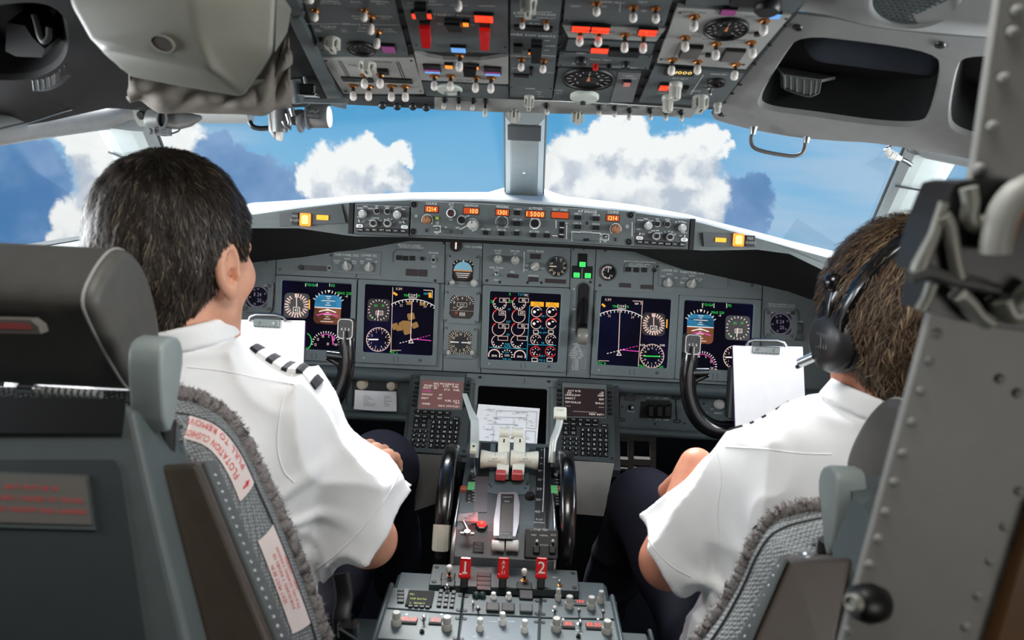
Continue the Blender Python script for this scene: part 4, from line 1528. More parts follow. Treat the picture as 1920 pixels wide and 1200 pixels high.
for ix,xo in enumerate((883,1004)):
 for iy,(yo,col,rr)in enumerate(((620,G_PINKW,0),(715,G_RED,1),(843,G_PINKW,0),(940,G_RED,1))):
  x,y=z6(xo-iy*3,yo)
  P.arc(mb,x,y,9.6,20,340 if iy!=2 else 300,1.2,G_PINKW if iy!=3 else G_RED,ZS,20)
  if iy==0:
   P.arc(mb,x,y,9.8,320,350,2.2,G_RED,ZS,5)
  if iy==1:
   P.arc(mb,x,y,9.8,30,160,2.4,G_RED,ZS,10)
  if iy>=2:
   P.ticks(mb,x,y,5,7,40,300,6,1.8,G_PINKW,ZS)
   P.line(mb,x,y,x+(-5 if ix else-4),y+5,1.3,G_WHITE,ZS)
  else:
   P.disc(mb,x-4,y,2.8,G_WHITE,ZS,10)
   P.line(mb,x+1,y-4,x+5,y-3.6,2.4,G_WHITE,ZS)
 x,y=z6(xo-8,780)
 P.lines(mb,[(x-4,y-3),(x+5,y-2.6),(x+5,y+3.4),(x-4,y+3)],0.9,G_WHITE,ZS,True)
 x,y=z6(xo-20,1004)
 P.lines(mb,[(x-4,y-3),(x+6,y-2.6),(x+6,y+3.4),(x-4,y+3)],0.9,G_WHITE,ZS,True)
for t,X,Y in(('OIL P',943,655),('OIL T',938,752),('OIL QTY',936,787),('VIB',932,870),('HYD P',928,975),('HYD Q',925,1008)):
 P.text(mb,t,*z6(X,Y),3.2,G_CYAN,ZS)
for X,Y in((543,968),(748,975)):
 x,y=z6(X,Y)
 P.arc(mb,x,y,10.5,-20,200,2.0,G_PINKW,ZS,16)
 P.text(mb,'3840',x,y+1,4,G_WHITE,ZS)
x,y=z6(645,968)
P.ticks(mb,x,y,8.5,11,-20,200,9,1.6,G_WHITE,ZS)
P.text(mb,'CTR',x,y-5,3,G_CYAN,ZS)
P.text(mb,'3200',x,y+0.5,3.6,G_WHITE,ZS)
P.text(mb,'FUEL KG',*z6(645,1000),3.2,G_CYAN,ZS)
mb.build('symbols',P.E)
P=du('lit map screen beside the landing gear lever, its compass arc to the inner side',[(1118,545),(1272,553),(1263,710),(1107,702)],[(1127,555),(1258,562),(1250,691),(1119,683)])
mb=MB()
airspeed(P,mb,*z7(583,672),21)
P.line(mb,*z7(683,635),*z7(680,700),2.4,G_AMBER,ZS)
vsidial(P,mb,*z7(570,910),22,True)
P.lines(mb,[z7(500,495),z7(467,985)],1.0,G_PINKW,ZS)
x,y=z7(322,892)
navmap(P,mb,x,y,82,0,0,*z7(343,538),0,(30,28))
P.text(mb,'0.3M',*z7(240,487),4.8,G_PINKW,ZS)
P.line(mb,*z7(195,520),*z7(218,540),4,G_AMBER,ZS)
P.lines(mb,[z7(425,497),z7(490,500),z7(487,525)],1.2,G_PINKW,ZS)
P.text(mb,'NM',*z7(455,518),4,G_WHITE,ZS)
P.lines(mb,[z7(330,862),z7(390,868),z7(475,877)],1.4,G_MAG,ZS)
for i in range(10):
 f=lambda t:z7(232+240*t,892-60*t)
 P.lines(mb,[f(i/10),f((i+0.55)/10)],1.2,G_WHITE if i<6 else G_MAG,ZS)
for X,Y,t in((500,828,'VOR'),(648,830,'DME')):
 P.text(mb,t,*z7(X,Y),4,G_WHITE,ZS)
P.text(mb,'TFC R',*z7(190,965),5,G_GREEN,ZS)
P.line(mb,*z7(165,945),*z7(248,947),0.9,G_PINKW,ZS)
P.text(mb,'MAG',*z7(492,984),4.4,G_GREEN,ZS)
P.text(mb,'240',*z7(637,992),4.4,G_GREEN,ZS)
mb.build('symbols',P.E)
P=du('square attitude screen partly hidden by the clipboard of the pilot with the headset',[(1273,554),(1425,563),(1418,718),(1264,710)],[(1283,563),(1412,571),(1405,697),(1276,689)])
mb=MB()
attitude(P,mb,*z7(933,693),25,24,31,G_EARTH)
altdial(P,mb,*z7(1213,700),22)
for X in(948,1035,1130):
 P.line(mb,*z7(X,515),*z7(X,550),1.0,G_WHITE,ZS)
P.text(mb,'TO/GA',*z7(990,526),5,G_GREEN,ZS)
P.text(mb,'FD',*z7(1153,532),5,G_GREEN,ZS)
P.text(mb,'MAG 220',*z7(1063,584),4.6,G_GREEN,ZS)
P.text(mb,'-4',*z7(1078,606),4.5,G_WHITE,ZS)
x,y=z7(945,985)
rose(P,mb,x,y,28,150,-10,17,['15','18','S','21','W'])
P.arc(mb,x,y,22,110,10,1.2,G_MAG,ZS,12)
vsidial(P,mb,*z7(1195,920),22)
mb.build('symbols',P.E)
def gauge(name,label,x,y,r,sq=None,face=None,cat='gauge'):
 P=Pan(name,label,cat,MF,x,y,0.0)
 mb=MB()
 R=r*P.k
 if sq:
  w,h=sq[0]*P.k/2,sq[1]*P.k/2
  c=0.32
  o=rrect(-w,w,-h,h,w*c,5)
  i=[(R*math.cos(math.atan2(p[1],p[0])),R*math.sin(math.atan2(p[1],p[0])))for p in o]
  mb.ring(o,i,0.0002,0.005,PANEL,zi=0.001)
  for sx in(-1,1):
   for sy in(-1,1):
    mb.lathe([(0.0022,0.005),(0.0018,0.006)],sx*w*0.84,sy*h*0.84,DSTEEL,10)
 else:
  mb.lathe([(R*1.12,0.0002),(R*1.12,0.003),(R*1.0,0.005),(R*0.98,0.002)],0,0,PANELD,30)
 mb.build('case',P.E)
 mb=MB()
 mb.prism(circ(0,0,R*0.985,32),0.0005,0.002,face or GLASSB)
 mb.build('dial_face',P.E)
 P.R=R
 return P
ZG=0.0024
P=gauge('yaw_damper_dial','small round brown dial with one white bar, above the standby horizon',855,461,10.5,face=mat('dial_brown',(84,46,34),0.4))
mb=MB()
mb.line(0,-P.R*0.6,0,P.R*0.6,P.R*0.28,G_WHITE,ZG)
mb.build('needle',P.E)
P=gauge('standby_horizon','round standby horizon dial with pale blue over brown and two small knobs below',868,508,24,(60,62),mat('dial_maroon_black',(28,18,18),0.4))
mb=MB()
R=P.R
SKYB=mat('horizon_pale_blue',(132,186,206),0.5)
pts=circ(0,0,R*0.72,16,0,180)
mb.flat(pts,ZG-0.0002,SKYB)
mb.flat([(R*0.72,0),(-R*0.72,0)]+circ(0,0,R*0.75,16,200,340),ZG-0.0002,mat('horizon_brown',(50,30,26),0.5))
mb.line(-R*0.74,0,R*0.74,0,R*0.1,mat('horizon_orange',(222,150,92),0.5),ZG)
for i,yy in enumerate((-0.2,-0.35,-0.5)):
 mb.line(-R*(0.55-i*0.08),R*yy,R*(0.55-i*0.08),R*yy,R*0.06,INK,ZG)
P.ticks(mb,868,508,20,23.5,160,20,9,1.6,INK,ZG)
mb.flat([(0,R*0.62),(-R*0.09,R*0.86),(R*0.09,R*0.86)],ZG,INK)
mb.build('horizon_card',P.E)
P.knob(848,530,4.2,0.012,KNOB,'flute',z=0.005)
P.knob(889,531,7.0,0.012,KNOB,'stack',z=0.005)
P=gauge('standby_altimeter','round brownish altimeter dial between the standby horizon and the compass dial',866,576,26.5,(66,62),mat('dial_smoky_brown',(58,48,42),0.35))
mb=MB()
P.ticks(mb,866,576,21,25,160,20,15,1.2,INK,ZG)
P.nums(mb,866,576,17,150,30,['8','9','0','1','2'],5,INK,ZG)
mb.line(-P.R,-P.R*0.26,P.R,-P.R*0.26,0.0009,INKG,ZG)
mb.stroke(rrect(-0.012,0.012,0.001,0.011,0.001,1),0.0008,INK,ZG,True)
mb.text('29.92',0,0.0065,0.0042,INK,ZG)
mb.text('ALT',-0.018,-0.002,0.0035,INK,ZG)
for i in range(5):
 mb.line(-0.004+i*0.003,-0.022,-0.004+i*0.003,-0.013,0.0012,INK,ZG)
mb.flat(rrect(-0.016,-0.010,-0.018,-0.011,0.001,1),ZG,mat('dial_flag_red',(150,60,46),0.5))
mb.build('dial_marking',P.E)
mb=MB()
mb.stroke([(0.003,0.002),(-0.010,-0.007)],0.0016,INK,ZG+0.0006)
mb.build('needle',P.E)
P=gauge('compass_dial','compass dial with a ring of cream ticks and a level white needle',863,642,26,(62,60),mat('dial_dark_slate',(38,38,40),0.35))
mb=MB()
CREAM=mat('cream_dial_ink',(232,214,182),0.6,var=0)
P.ticks(mb,863,642,19,25,90,-270,37,1.0,CREAM,ZG)
P.nums(mb,863,642,15.5,90,-240,['N','3','6','E','12','15','S','21','24','W','30','33'],5,CREAM,ZG)
mb.build('compass_card',P.E)
mb=MB()
mb.line(-P.R*0.72,0,-P.R*0.1,0,0.003,INK,ZG+0.0005)
mb.line(P.R*0.1,0,P.R*0.72,0,0.003,INK,ZG+0.0005)
mb.flat([(P.R*0.9,0),(P.R*0.6,0.004),(P.R*0.6,-0.004)],ZG+0.0005,INK)
mb.build('needle',P.E)
for x in(841,885):
 P.knob(x,661,4.2,0.009,KNOB,'pointer',90,z=0.005)
P=gauge('brake_pressure_dial','small round dial with a pale pink arc, right of the green gear lights',1140,511,14.5)
P.E['label']='small round black dial with a pale pink arc beside the green gear lights'
mb=MB()
P.arc(mb,1140,511,11,60,290,2.2,mat('dial_pale_pink',(226,188,178),0.6),ZG,18)
P.ticks(mb,1140,511,8,12.5,60,290,6,1.2,INK,ZG)
P.text(mb,'PSI',1146,517,3.4,INK,ZG)
mb.build('dial_marking',P.E)
mb=MB()
mb.line(0,0,0.001,P.R*0.8,0.002,INK,ZG+0.0005)
mb.build('needle',P.E)
P=gauge('flap_dial','round black flap position dial with cream marks around its rim',1045,500,17.5)
mb=MB()
P.nums(mb,1045,500,13,100,-150,['1','2','5','10','15','25','30','40'],4.6,CREAM,ZG)
P.ticks(mb,1045,500,15,17,100,-150,8,1.6,CREAM,ZG)
P.text(mb,'UP',1034,494,4,CREAM,ZG)
mb.build('dial_marking',P.E)
mb=MB()
mb.line(-P.R*0.85,0,-P.R*0.1,-0.0005,0.003,CREAM,ZG+0.0005)
mb.build('needle',P.E)
VIO=mat('dial_violet_black',(20,16,34),0.7,spec=0.15)
for x,y,lab in((483,556,'square clock with violet dial peeking out beside the bareheaded pilot\'s chin'),(1463,607,'square clock with violet dial above the clipboard of the pilot with the headset')):
 P=gauge('panel_clock',lab,x,y,24,(60,60),VIO,'clock')
 mb=MB()
 PW=mat('clock_lilac_ink',(196,186,214),0.6,var=0)
 P.ticks(mb,x,y,18,21.5,90,-264,60,0.9,PW,ZG)
 P.nums(mb,x,y,14.5,90,-240,['60','10','20','30','40','50'],3.4,PW,ZG)
 P.text(mb,'11 24',x,y-4,7,PW,ZG,sx=0.75)
 P.text(mb,'20',x+3,y+7,7,PW,ZG,sx=0.75)
 P.text(mb,'CHR',x-16,y-21,3.4,INK,0.0052)
 P.text(mb,'SET',x+15,y-20,3.4,INK,0.0052)
 mb.build('dial_marking',P.E)
 for dx,dy in((-22,-21),(22,-20),(-22,22),(22,23)):
  P.button(x+dx,y+dy,6,6,0.003,BLACK,z=0.005)
P=Pan('dimmer_panel','narrow dark switch pair beside the right-hand clock','switch',MF,1499,620,0.0)
P.E['label']='narrow dark pair of rocker switches beside the farther clock'
mb=MB()
P.box(mb,1499,622,14,34,0.0002,0.003,PANELD)
P.text(mb,'LIGHTS',1499,603,3,INK,0.0004)
mb.build('plate',P.E)
P.button(1499,614,10,14,0.004,BLACK,z=0.003)
P.button(1499,632,10,10,0.004,KNOBD,z=0.003)
# =========== OVERHEAD PANEL
OF=Frame((0,1.34,1.448),(0,-0.962,0.274))
zA=lambda X,Y:(540+X/4.571,Y/4.571)
zB=lambda X,Y:(940+X/3.4286,Y/3.4286)
P=Pan('overhead_console','large slanted overhead panel frame above the windshield carrying all the switch modules','overhead panel',OF,980,120,0.0)
mb=MB()
base=[(644,178),(815,182),(955,186),(1138,193),(1312,204),(1346,206),(1494,24),(1560,-60),(1640,-160),(420,-180),(500,-60),(548,20)]
mb.prism(P.poly(base),-0.03,0.0,mat('overhead_dark_tray',(40,43,44),0.6))
rail=[(540,15),(560,10),(650,192),(622,186)]
mb.prism(P.poly(rail),-0.01,0.012,OVH)
mb.prism(P.poly([(520,-60),(540,-60),(572,14),(552,20)]),-0.01,0.012,OVH)
for x0,y0,x1,y1,n in((750,8,770,98,3),(944,6,947,190,5),(1060,12,1040,140,6),(1262,10,1228,110,4),(1226,120,1190,190,4),(1485,30,1400,138,3),(1395,150,1350,200,3),(775,110,790,176,3)):
 for i in range(n):
  t=(i+0.5)/n
  P.latch(mb,x0+(x1-x0)*t,y0+(y1-y0)*t,5,0.001)
mb.build('tray',P.E)
def omod(label,pts,mt,h=0.004,name='switch_module',texts=(),lines=(),fn=None,screws=True):
 cx=sum(p[0]for p in pts)/len(pts)
 cy=sum(p[1]for p in pts)/len(pts)
 P=Pan(name,label,'switch panel',OF,cx,cy,h)
 mb=MB()
 mb.prism(P.poly(pts),-h+0.0003,0.0,mt)
 for t,X,Y,s_ in texts:
  P.text(mb,t,*fn(X,Y),s_*1.3,INKB if mt is PANELL else INK,0.0003)
 for pp,w in lines:
  P.lines(mb,[fn(*q)for q in pp],w,INKB if mt is PANELL else INK,0.0003)
 if screws:
  for p in pts[:4]:
   P.screw(mb,p[0]+(cx-p[0])*0.07,p[1]+(cy-p[1])*0.16,3.0,0)
 mb.build('plate',P.E)
 return P
def tog(P,fn,lst,ln=0.026,r=5.6,mt=None):
 for X,Y,X2,Y2 in lst:
  P.toggle(*fn(X,Y),*fn(X2,Y2),ln=ln,r=r,mt=mt)
def lamp(P,x,y,w,h,m_,txt=None):
 mb=MB()
 a,b=P.q(x,y)
 W,H2=w*P.k/2,h*P.ky/2
 mb.box(a-W-0.001,a+W+0.001,b-H2-0.001,b+H2+0.001,0,0.005,BLACK,0.0006)
 mb.box(a-W,a+W,b-H2,b+H2,0.003,0.0062,m_,0.0005)
 if txt:
  mb.text(txt,a,b,H2*0.8,INKB,0.0065)
 return mb.build('lamp',P.E)
def guard(P,x0,y0,x1,y1,w,m_,ht=0.020,lab=None):
 """hinged switch guard between two photo points"""
 a,b=P.q(x0,y0)
 c,d=P.q(x1,y1,ht*0.6)
 W=w*P.k/2
 mb=MB()
 v=[(a-W,b,0.002),(a+W,b,0.002),(a+W,b,ht*0.75),(a-W,b,ht*0.75),(c-W*0.85,d,0.006),(c+W*0.85,d,0.006),(c+W*0.85,d+0.004,ht),(c-W*0.85,d+0.004,ht)]
 mb.add(v,[(0,1,2,3),(4,5,6,7),(0,1,5,4),(1,2,6,5),(2,3,7,6),(3,0,4,7)],m_)
 mb.lathe([(0.003,-W),(0.003,W)],0,0,DSTEEL,10,M=Matrix.Translation((a,b,ht*0.35))@Matrix.Rotation(rad(90),4,'Y'))
 o=mb.build('switch_guard',P.E)
 if lab:
  o['label']=lab
 return o
def odial(P,x,y,r,mt=None,label=None,needle=True,col=None):
 R=r*P.k
 mb=MB()
 mb.lathe([(R*1.1,0),(R*1.1,0.004),(R,0.006),(R*0.97,0.002)],0,0,BLACK,30)
 mb.flat(circ(0,0,R*0.98,30),0.0025,mt or GLASSB)
 for i in range(13):
  t=rad(220-260*i/12)
  mb.line(R*0.72*math.cos(t),R*0.72*math.sin(t),R*0.9*math.cos(t),R*0.9*math.sin(t),R*0.04,INK,0.0028)
  if i%2==0:
   mb.text(str(i),R*0.55*math.cos(t),R*0.55*math.sin(t),R*0.16,INK,0.0028)
 o=mb.build('dial',P.E,M=P.at(x,y))
 if label:
  o['label']=label
 if needle:
  mb=MB()
  mb.lathe([(R*0.42,0.0028),(R*0.4,0.0032)],0,0,BLACK,20)
  mb.flat([(-R*0.08,-R*0.1),(R*0.08,-R*0.1),(0,R*0.5)],0.0036,mat('needle_orange',(226,140,92),0.5))
  mb.build('needle',o)
 return o
CLEARK=mat('clear_ribbed_knob',(196,196,186),0.25,coat=0.3)
def barknob(P,x,y,r=10,ht=0.020):
 """ribbed bar-shaped selector hanging from the panel"""
 mb=MB()
 R=r*P.k
 mb.lathe([(R*1.05,0),(R*1.05,0.004),(R*0.9,0.006)],0,0,CLEARK,20)
 mb.prism(rrect(-R*0.45,R*0.45,-R*1.0,R*1.1,R*0.3,3),0.004,ht,CLEARK,c=0.001)
 mb.prism(rrect(-R*0.95,-R*0.5,-R*0.8,R*0.8,R*0.2,3),0.004,ht*0.75,CLEARK,c=0.001)
 mb.prism(rrect(R*0.5,R*0.95,-R*0.8,R*0.8,R*0.2,3),0.004,ht*0.75,CLEARK,c=0.001)
 mb.line(0,0,0,R*1.05,R*0.2,INKB,ht+0.0003)
 return mb.build('selector_knob',P.E,M=P.at(x,y))
P=omod('dark grey overhead switch module at the outer rail nearest the cream box, lettered DISPLAYS',[(556,-45),(728,-45),(766,106),(602,106)],OVH,texts=(('NORMAL',130,12,5),('BOTH ON L',130,28,4),('NORMAL',365,12,5),('BOTH ON R',365,30,4),('BOTH',580,18,4),('NORMAL',790,14,5),('ON 2',790,34,4),('BOTH',585,140,4),('ON 1',590,160,4),('NORMAL',830,140,4.4),('ON 2',830,158,4),('DISPLAYS',540,208,5),('SOURCE',345,228,5),('AUTO',350,244,4),('ALL',255,252,4),('ON 1',260,268,4),('ALL',480,254,4),('ON 2',490,272,4),('CONTROL PANEL',755,246,5),('BOTH',635,268,4),('NORMAL',880,272,4)),lines=((((110,205),(440,205)),1.2),(((640,212),(960,214)),1.2)),fn=zA)
tog(P,zA,[(190,-60,190,10),(232,90,228,165),(655,90,650,165),(715,140,708,290),(772,270,758,410)])
barknob(P,*zA(385,335),15,0.018)
odial(P,*zA(630,405),28,label='oval looking round dial with dark face',needle=False)
lamp(P,*zA(865,395),26,12,G_CAPV)
for X,Y in((235,355),(280,325),(330,380)):
 mb=MB()
 mb.lathe([(0.003,0),(0.003,0.004),(0.002,0.006)],0,0,RED if X>300 else BLACK,10)
 mb.build('push_button',P.E,M=P.at(*zA(X,Y)))
P=omod('pale grey overhead module below the round dial, nearest the map lamp, with black slots',[(604,108),(776,108),(795,176),(644,176)],PANELL,0.006,lines=((((430,520),(510,660)),1.4),(((450,520),(530,660)),1.4),(((930,530),(985,680)),1.4),(((950,530),(1005,680)),1.4)),fn=zA,texts=(('FUEL',560,560,5),('CROSSFEED',800,530,4.4),('CTR',845,640,4)))
mb=MB()
for X0,X1,Y in((460,730,690),(815,1065,700)):
 x,y=zA((X0+X1)/2,Y)
 P.box(mb,x,y,(X1-X0)/4.57,7,0,0.003,BLACK)
mb.build('slot_window',P.E)
barknob(P,*zA(685,545),15,0.016)
tog(P,zA,[(658,640,655,745),(795,635,788,745),(558,730,560,855),(695,738,690,852),(886,735,886,862),(1006,738,1006,866)])
lamp(P,*zA(815,598),18,5,BLACK)
P=omod('dark overhead module with two red switch guards, lettered STANDBY POWER',[(740,-45),(952,-45),(953,100),(776,96)],OVH,texts=(('DC',1050,25,5),('BAT',1240,12,4),('STANDBY POWER',1415,132,6),('DISCONNECT',1160,153,4.4),('DISCONNECT',1670,172,4.4),('OFF',1300,205,4),('AUTO',1555,212,4.4),('BAT',1360,168,3.6)),lines=((((1200,38),(1330,40)),1.2),(((1395,45),(1540,48)),1.2),(((1635,50),(1775,52)),1.2)),fn=zA)
guard(P,*zA(1175,150),*zA(1190,375),20,RED,0.02,'red hinged guard')
guard(P,*zA(1690,170),*zA(1690,395),20,RED,0.02,'red hinged guard')
guard(P,*zA(1410,140),*zA(1440,250),30,BLACK,0.016)
guard(P,*zA(1135,0),*zA(1150,130),22,BLACK,0.02)
tog(P,zA,[(1460,-50,1460,85)])
lamp(P,*zA(1680,130),34,11,G_CAPR)
lamp(P,*zA(1082,105),7,8,G_CAPR)
lamp(P,*zA(1212,105),8,8,G_CAPR)
lamp(P,*zA(1525,178),11,6,glow('amber_caption',(255,140,40),1.4))
lamp(P,*zA(1462,400),30,9,G_CAPB)
P=omod('pale grey overhead module with violet blue caption windows, beside the centre strip',[(777,99),(800,106),(830,112),(900,114),(953,106),(953,158),(788,150)],PANELL,0.006,fn=zA,texts=(('GEN 1',1390,640,4),('APU GEN',1510,690,4.6),('GEN 2',1690,680,4)),screws=False)
for X,Y in((1235,575),(1755,595)):
 mb=MB()
 a,b=P.q(*zA(X,Y))
 mb.box(a-0.013,a+0.013,b-0.013,b+0.013,0,0.004,BLACK,0.001)
 mb.box(a-0.0115,a+0.0115,b-0.0115,b-0.005,0.002,0.0052,G_CAPB)
 mb.box(a-0.0115,a+0.0115,b-0.005,b,0.002,0.0052,G_CAPV)
 mb.build('caption_window',P.E)
guard(P,*zA(1560,530),*zA(1560,640),26,BLACK,0.014)
lamp(P,*zA(1380,545),14,5,glow('amber_caption',(255,140,40),1.4))
lamp(P,*zA(1625,555),4,4,glow('amber_caption',(255,140,40),1.4))
tog(P,zA,[(1475,470,1466,605),(1255,650,1253,765),(1395,650,1390,770),(1612,660,1604,785),(1742,665,1737,790)])
P=omod('narrow dark overhead strip with a pale round selector plate, in front of the generator switches',[(790,154),(953,162),(953,186),(800,180)],OVH,0.003,fn=zA,screws=False)
mb=MB()
R=24*P.k
mb.lathe([(R,0),(R,0.003),(R*0.94,0.004)],0,0,mat('pale_selector_plate',(196,206,196),0.5),28)
mb.lathe([(R*0.14,0.004),(R*0.12,0.009)],-R*0.3,-R*0.2,STEEL,10)
mb.lathe([(R*0.2,0.004),(R*0.16,0.010)],R*0.75,-R*0.1,DSTEEL,10)
mb.build('selector_plate',P.E,M=P.at(*zA(1385,760)))
P=omod('long narrow overhead module on the centre line, lettered EQUIP COOLING and EMER EXIT LIGHTS',[(958,-45),(1058,-45),(1035,184),(956,182)],OVH,0.005,texts=(('EQUIP COOLING',215,90,6),('SUPPLY',135,106,4.6),('EXHAUST',290,116,4.6),('NORM',212,127,4),('ALTN',212,152,4.6),('EMER EXIT LIGHTS',205,228,6),('OFF',295,262,4),('ARMED',315,296,4),('ON',290,322,4),('FASTEN BELTS',125,362,4),('NO SMOKING',285,358,4),('ATTEND',105,440,3.8),('GRD CALL',290,465,3.8),('WIPER',185,570,4.6),('PARK',240,590,3.4),('INT',245,606,3.4),('LOW',255,622,3.4)),lines=((((105,76),(325,78)),1.2),),fn=zB)
mb=MB()
P.box(mb,*zB(205,190),70,8,0,0.003,BLACK)
P.box(mb,*zB(128,492),33,6,0,0.003,BLACK)
mb.build('slot_window',P.E)
for X,Y in((135,130),(290,138)):
 P.toggle(*zB(X,Y),*zB(X,Y+48),ln=0.014,r=4,tip=True)
guard(P,*zB(228,245),*zB(222,385),21,BLACK,0.018)
tog(P,zB,[(130,378,126,450),(272,386,266,465)],0.02,5.5)
P.button(*zB(107,300),18,14,0.005,BLACK)
P.button(*zB(192,445),8,14,0.005,BLACK)
lamp(P,*zB(181,320),3,3,glow('amber_caption',(255,140,40),1.4))
barknob(P,*zB(180,622),11,0.022)
barknob(P,*zB(175,2),14,0.02)
P=omod('dark overhead module with three white tipped toggles, farthest from the windshield beside the centre strip',[(1064,-45),(1275,-45),(1246,48),(1056,45)],OVH,0.004,fn=zB,texts=(('OVHT',480,40,4),('WINDOW HEAT',690,14,5),('ON',660,42,4),('TEST',910,14,5),('ON',915,70,4)),lines=((((765,20),(760,78)),1.0),))
tog(P,zB,[(612,20,612,92),(850,45,848,138),(992,52,994,142)],0.02,6.2)
P=omod('pale overhead strip with four toggles under glowing red captions',[(1054,47),(1248,54),(1230,78),(1066,70)],PANELL,0.006,fn=zB,texts=(('LOW PRESSURE',560,250,3.6),('ELEC HYD',690,250,3.6)),screws=False)
for X,Y,X2,Y2,red in((508,205,502,285,1),(632,210,620,290,1),(797,222,791,335,0),(917,228,910,338,0)):
 P.toggle(*zB(X,Y),*zB(X2,Y2),ln=0.024,r=6.0)
for X,Y in((512,163),(638,170),(942,186)):
 lamp(P,*zB(X,Y),33,9,G_CAPR,'LOW PRESS')
P=omod('dark overhead strip with a single small red caption under the row of red captions',[(1066,74),(1228,82),(1222,102),(1060,95)],OVH,0.003,fn=zB,screws=False)
lamp(P,*zB(632,303),32,8,G_CAPR)
P.button(*zB(790,325),60,12,0.006,BLACK)
P=omod('dark overhead module with a red push button and a black push button',[(1050,98),(1224,104),(1216,130),(1045,124)],OVH,0.004,fn=zB,texts=(('RESET',515,342,4),('PRESS TEST',640,385,4.6),('BATTERY',510,412,4.4),('FLT',505,402,3.6),('SYSTEM TEST',795,434,4.6)))
for X,Y,m_,r in((515,378,BLACK,11),(606,415,RED,5.5),(692,415,BLACK,4.5),(802,403,DSTEEL,8)):
 mb=MB()
 R=r*P.k
 mb.lathe([(R,0),(R,0.006),(R*0.85,0.008)],0,0,m_,16)
 mb.build('push_button',P.E,M=P.at(*zB(X,Y)))
P=omod('dark overhead module with one big black pressure dial and a white round selector',[(1047,128),(1162,134),(1142,194),(1036,188)],OVH,0.004,fn=zB,texts=(('CABIN',365,580,4),('ALT',370,598,4)),screws=False)
odial(P,*zB(560,502),44,label='big black round pressure dial')
mb=MB()
R=28*P.k
mb.lathe([(R,0),(R,0.004),(R*0.9,0.006)],0,0,mat('pale_selector_plate',(196,206,196),0.5),28)
mb.lathe([(R*0.2,0.006),(R*0.2,0.010)],-R*0.05,-R*0.5,DSTEEL,12)
mb.build('selector_plate',P.E,M=P.at(*zB(535,615)))
P=omod('small plain grey overhead module with one tiny caution caption',[(1160,136),(1202,138),(1186,192),(1144,192)],mat('overhead_mid_grey',(112,116,118),0.5),0.005,fn=zB,texts=(('CABIN',815,488,4),('ALTITUDE',815,504,4)),screws=False)
lamp(P,*zB(808,522),12,6,glow('pale_red_caption',(200,120,110),0.8))
P=omod('big pale grey overhead module with a black duct dial and eight white toggles',[(1270,14),(1484,28),(1398,130),(1232,118)],PANELL,0.006,fn=zB,texts=(('RECIRC FAN',1240,80,4.4),('OFF',1245,98,3.6),('DUCT PRESS',1640,108,4.2),('L PACK',1245,232,4.4),('ISOLATION VALVE',1395,255,4.2),('R PACK',1530,258,4.2),('TRIP RESET',1165,378,4),('WING ANTI ICE',1440,395,3.8)),lines=((((1150,270),(1105,370)),1.0),(((1545,310),(1500,375)),1.0),(((1290,300),(1255,365)),1.0)))
odial(P,*zB(1445,178),37,label='black duct pressure dial')
tog(P,zB,[(1242,105,1236,190),(1692,132,1684,215),(1182,240,1182,320),(1382,280,1378,380),(1607,272,1618,365),(1100,382,1092,480),(1262,395,1260,468),(1510,412,1495,512)],0.023,6.2)
for X,Y in((1218,320),(1487,342)):
 lamp(P,*zB(X,Y),36,20,mat('unlit_caption_grey',(92,88,86),0.35))
for X,Y in((1330,345),(1645,210)):
 mb=MB()
 mb.lathe([(0.004,0),(0.004,0.004)],0,0,BLACK,12)
 mb.build('push_button',P.E,M=P.at(*zB(X,Y)))
P=omod('dark overhead module with amber lit digits and three clear ribbed knobs',[(1228,124),(1396,138),(1350,200),(1198,192)],OVH,0.005,fn=zB,texts=(('FLT ALT',1150,505,4.4),('MANUAL',1400,478,4.4),('LAND ALT',1060,600,4),('AUTO',1250,585,4)),lines=((((1300,480),(1215,610)),1.2),),screws=False)
mb=MB()
P.box(mb,*zB(1150,468),54,12,0,0.004,BLACK)
a,b=P.q(*zB(1160,466),0.004)
mb.text('31000',a,b,0.010,G_DIGIT,0.0045,'c',0,0.9)
o=mb.build('number_window',P.E)
o['label']='black window with amber lit digits'
lamp(P,*zB(1045,545),16,8,G_CAPR)
lamp(P,*zB(1175,562),12,8,BLACK)
for X,Y,r in((1118,540,12),(1072,622,11)):
 P.knob(*zB(X,Y),r,0.024,CLEARK,'flute')
barknob(P,*zB(1280,625),15,0.024)
odial(P,*zB(1382,522),15,needle=False)
P.toggle(*zB(1345,565),*zB(1338,610),ln=0.014,r=4,tip=False,collar=STEEL)
P.knob(*zB(1390,665),8,0.016,CLEARK,'stack')
_l=OF.p(980,187)
_l=OF.M@Vector((_l[0],_l[1],0.0))
LF=Frame((0,_l.y-0.001,_l.z),(0,-0.30,0.954))
P=Pan('light_switch_strip','pale lip along the windshield edge of the overhead with small bare metal toggles','switch panel',LF,980,205,0.0)
mb=MB()
mb.prism(P.poly([(815,182),(955,186),(1138,194),(1310,204),(1296,221),(1215,217),(960,211),(815,206)]),-0.006,0.0,PANELL)
mb.prism(P.poly([(642,178),(814,182),(814,205),(644,196)]),-0.006,-0.001,PANELD)
for i,t in enumerate(('POSITION','ANTI COLLISION','WING','WHEEL WELL','LOGO')):
 P.text(mb,t,1120+i*36,197+i*2,4,INKB,0.0003)
P.text(mb,'LANDING',870,187,4,INKB,0.0003)
for x in(700,720):
 pass
mb.build('strip_plate',P.E)
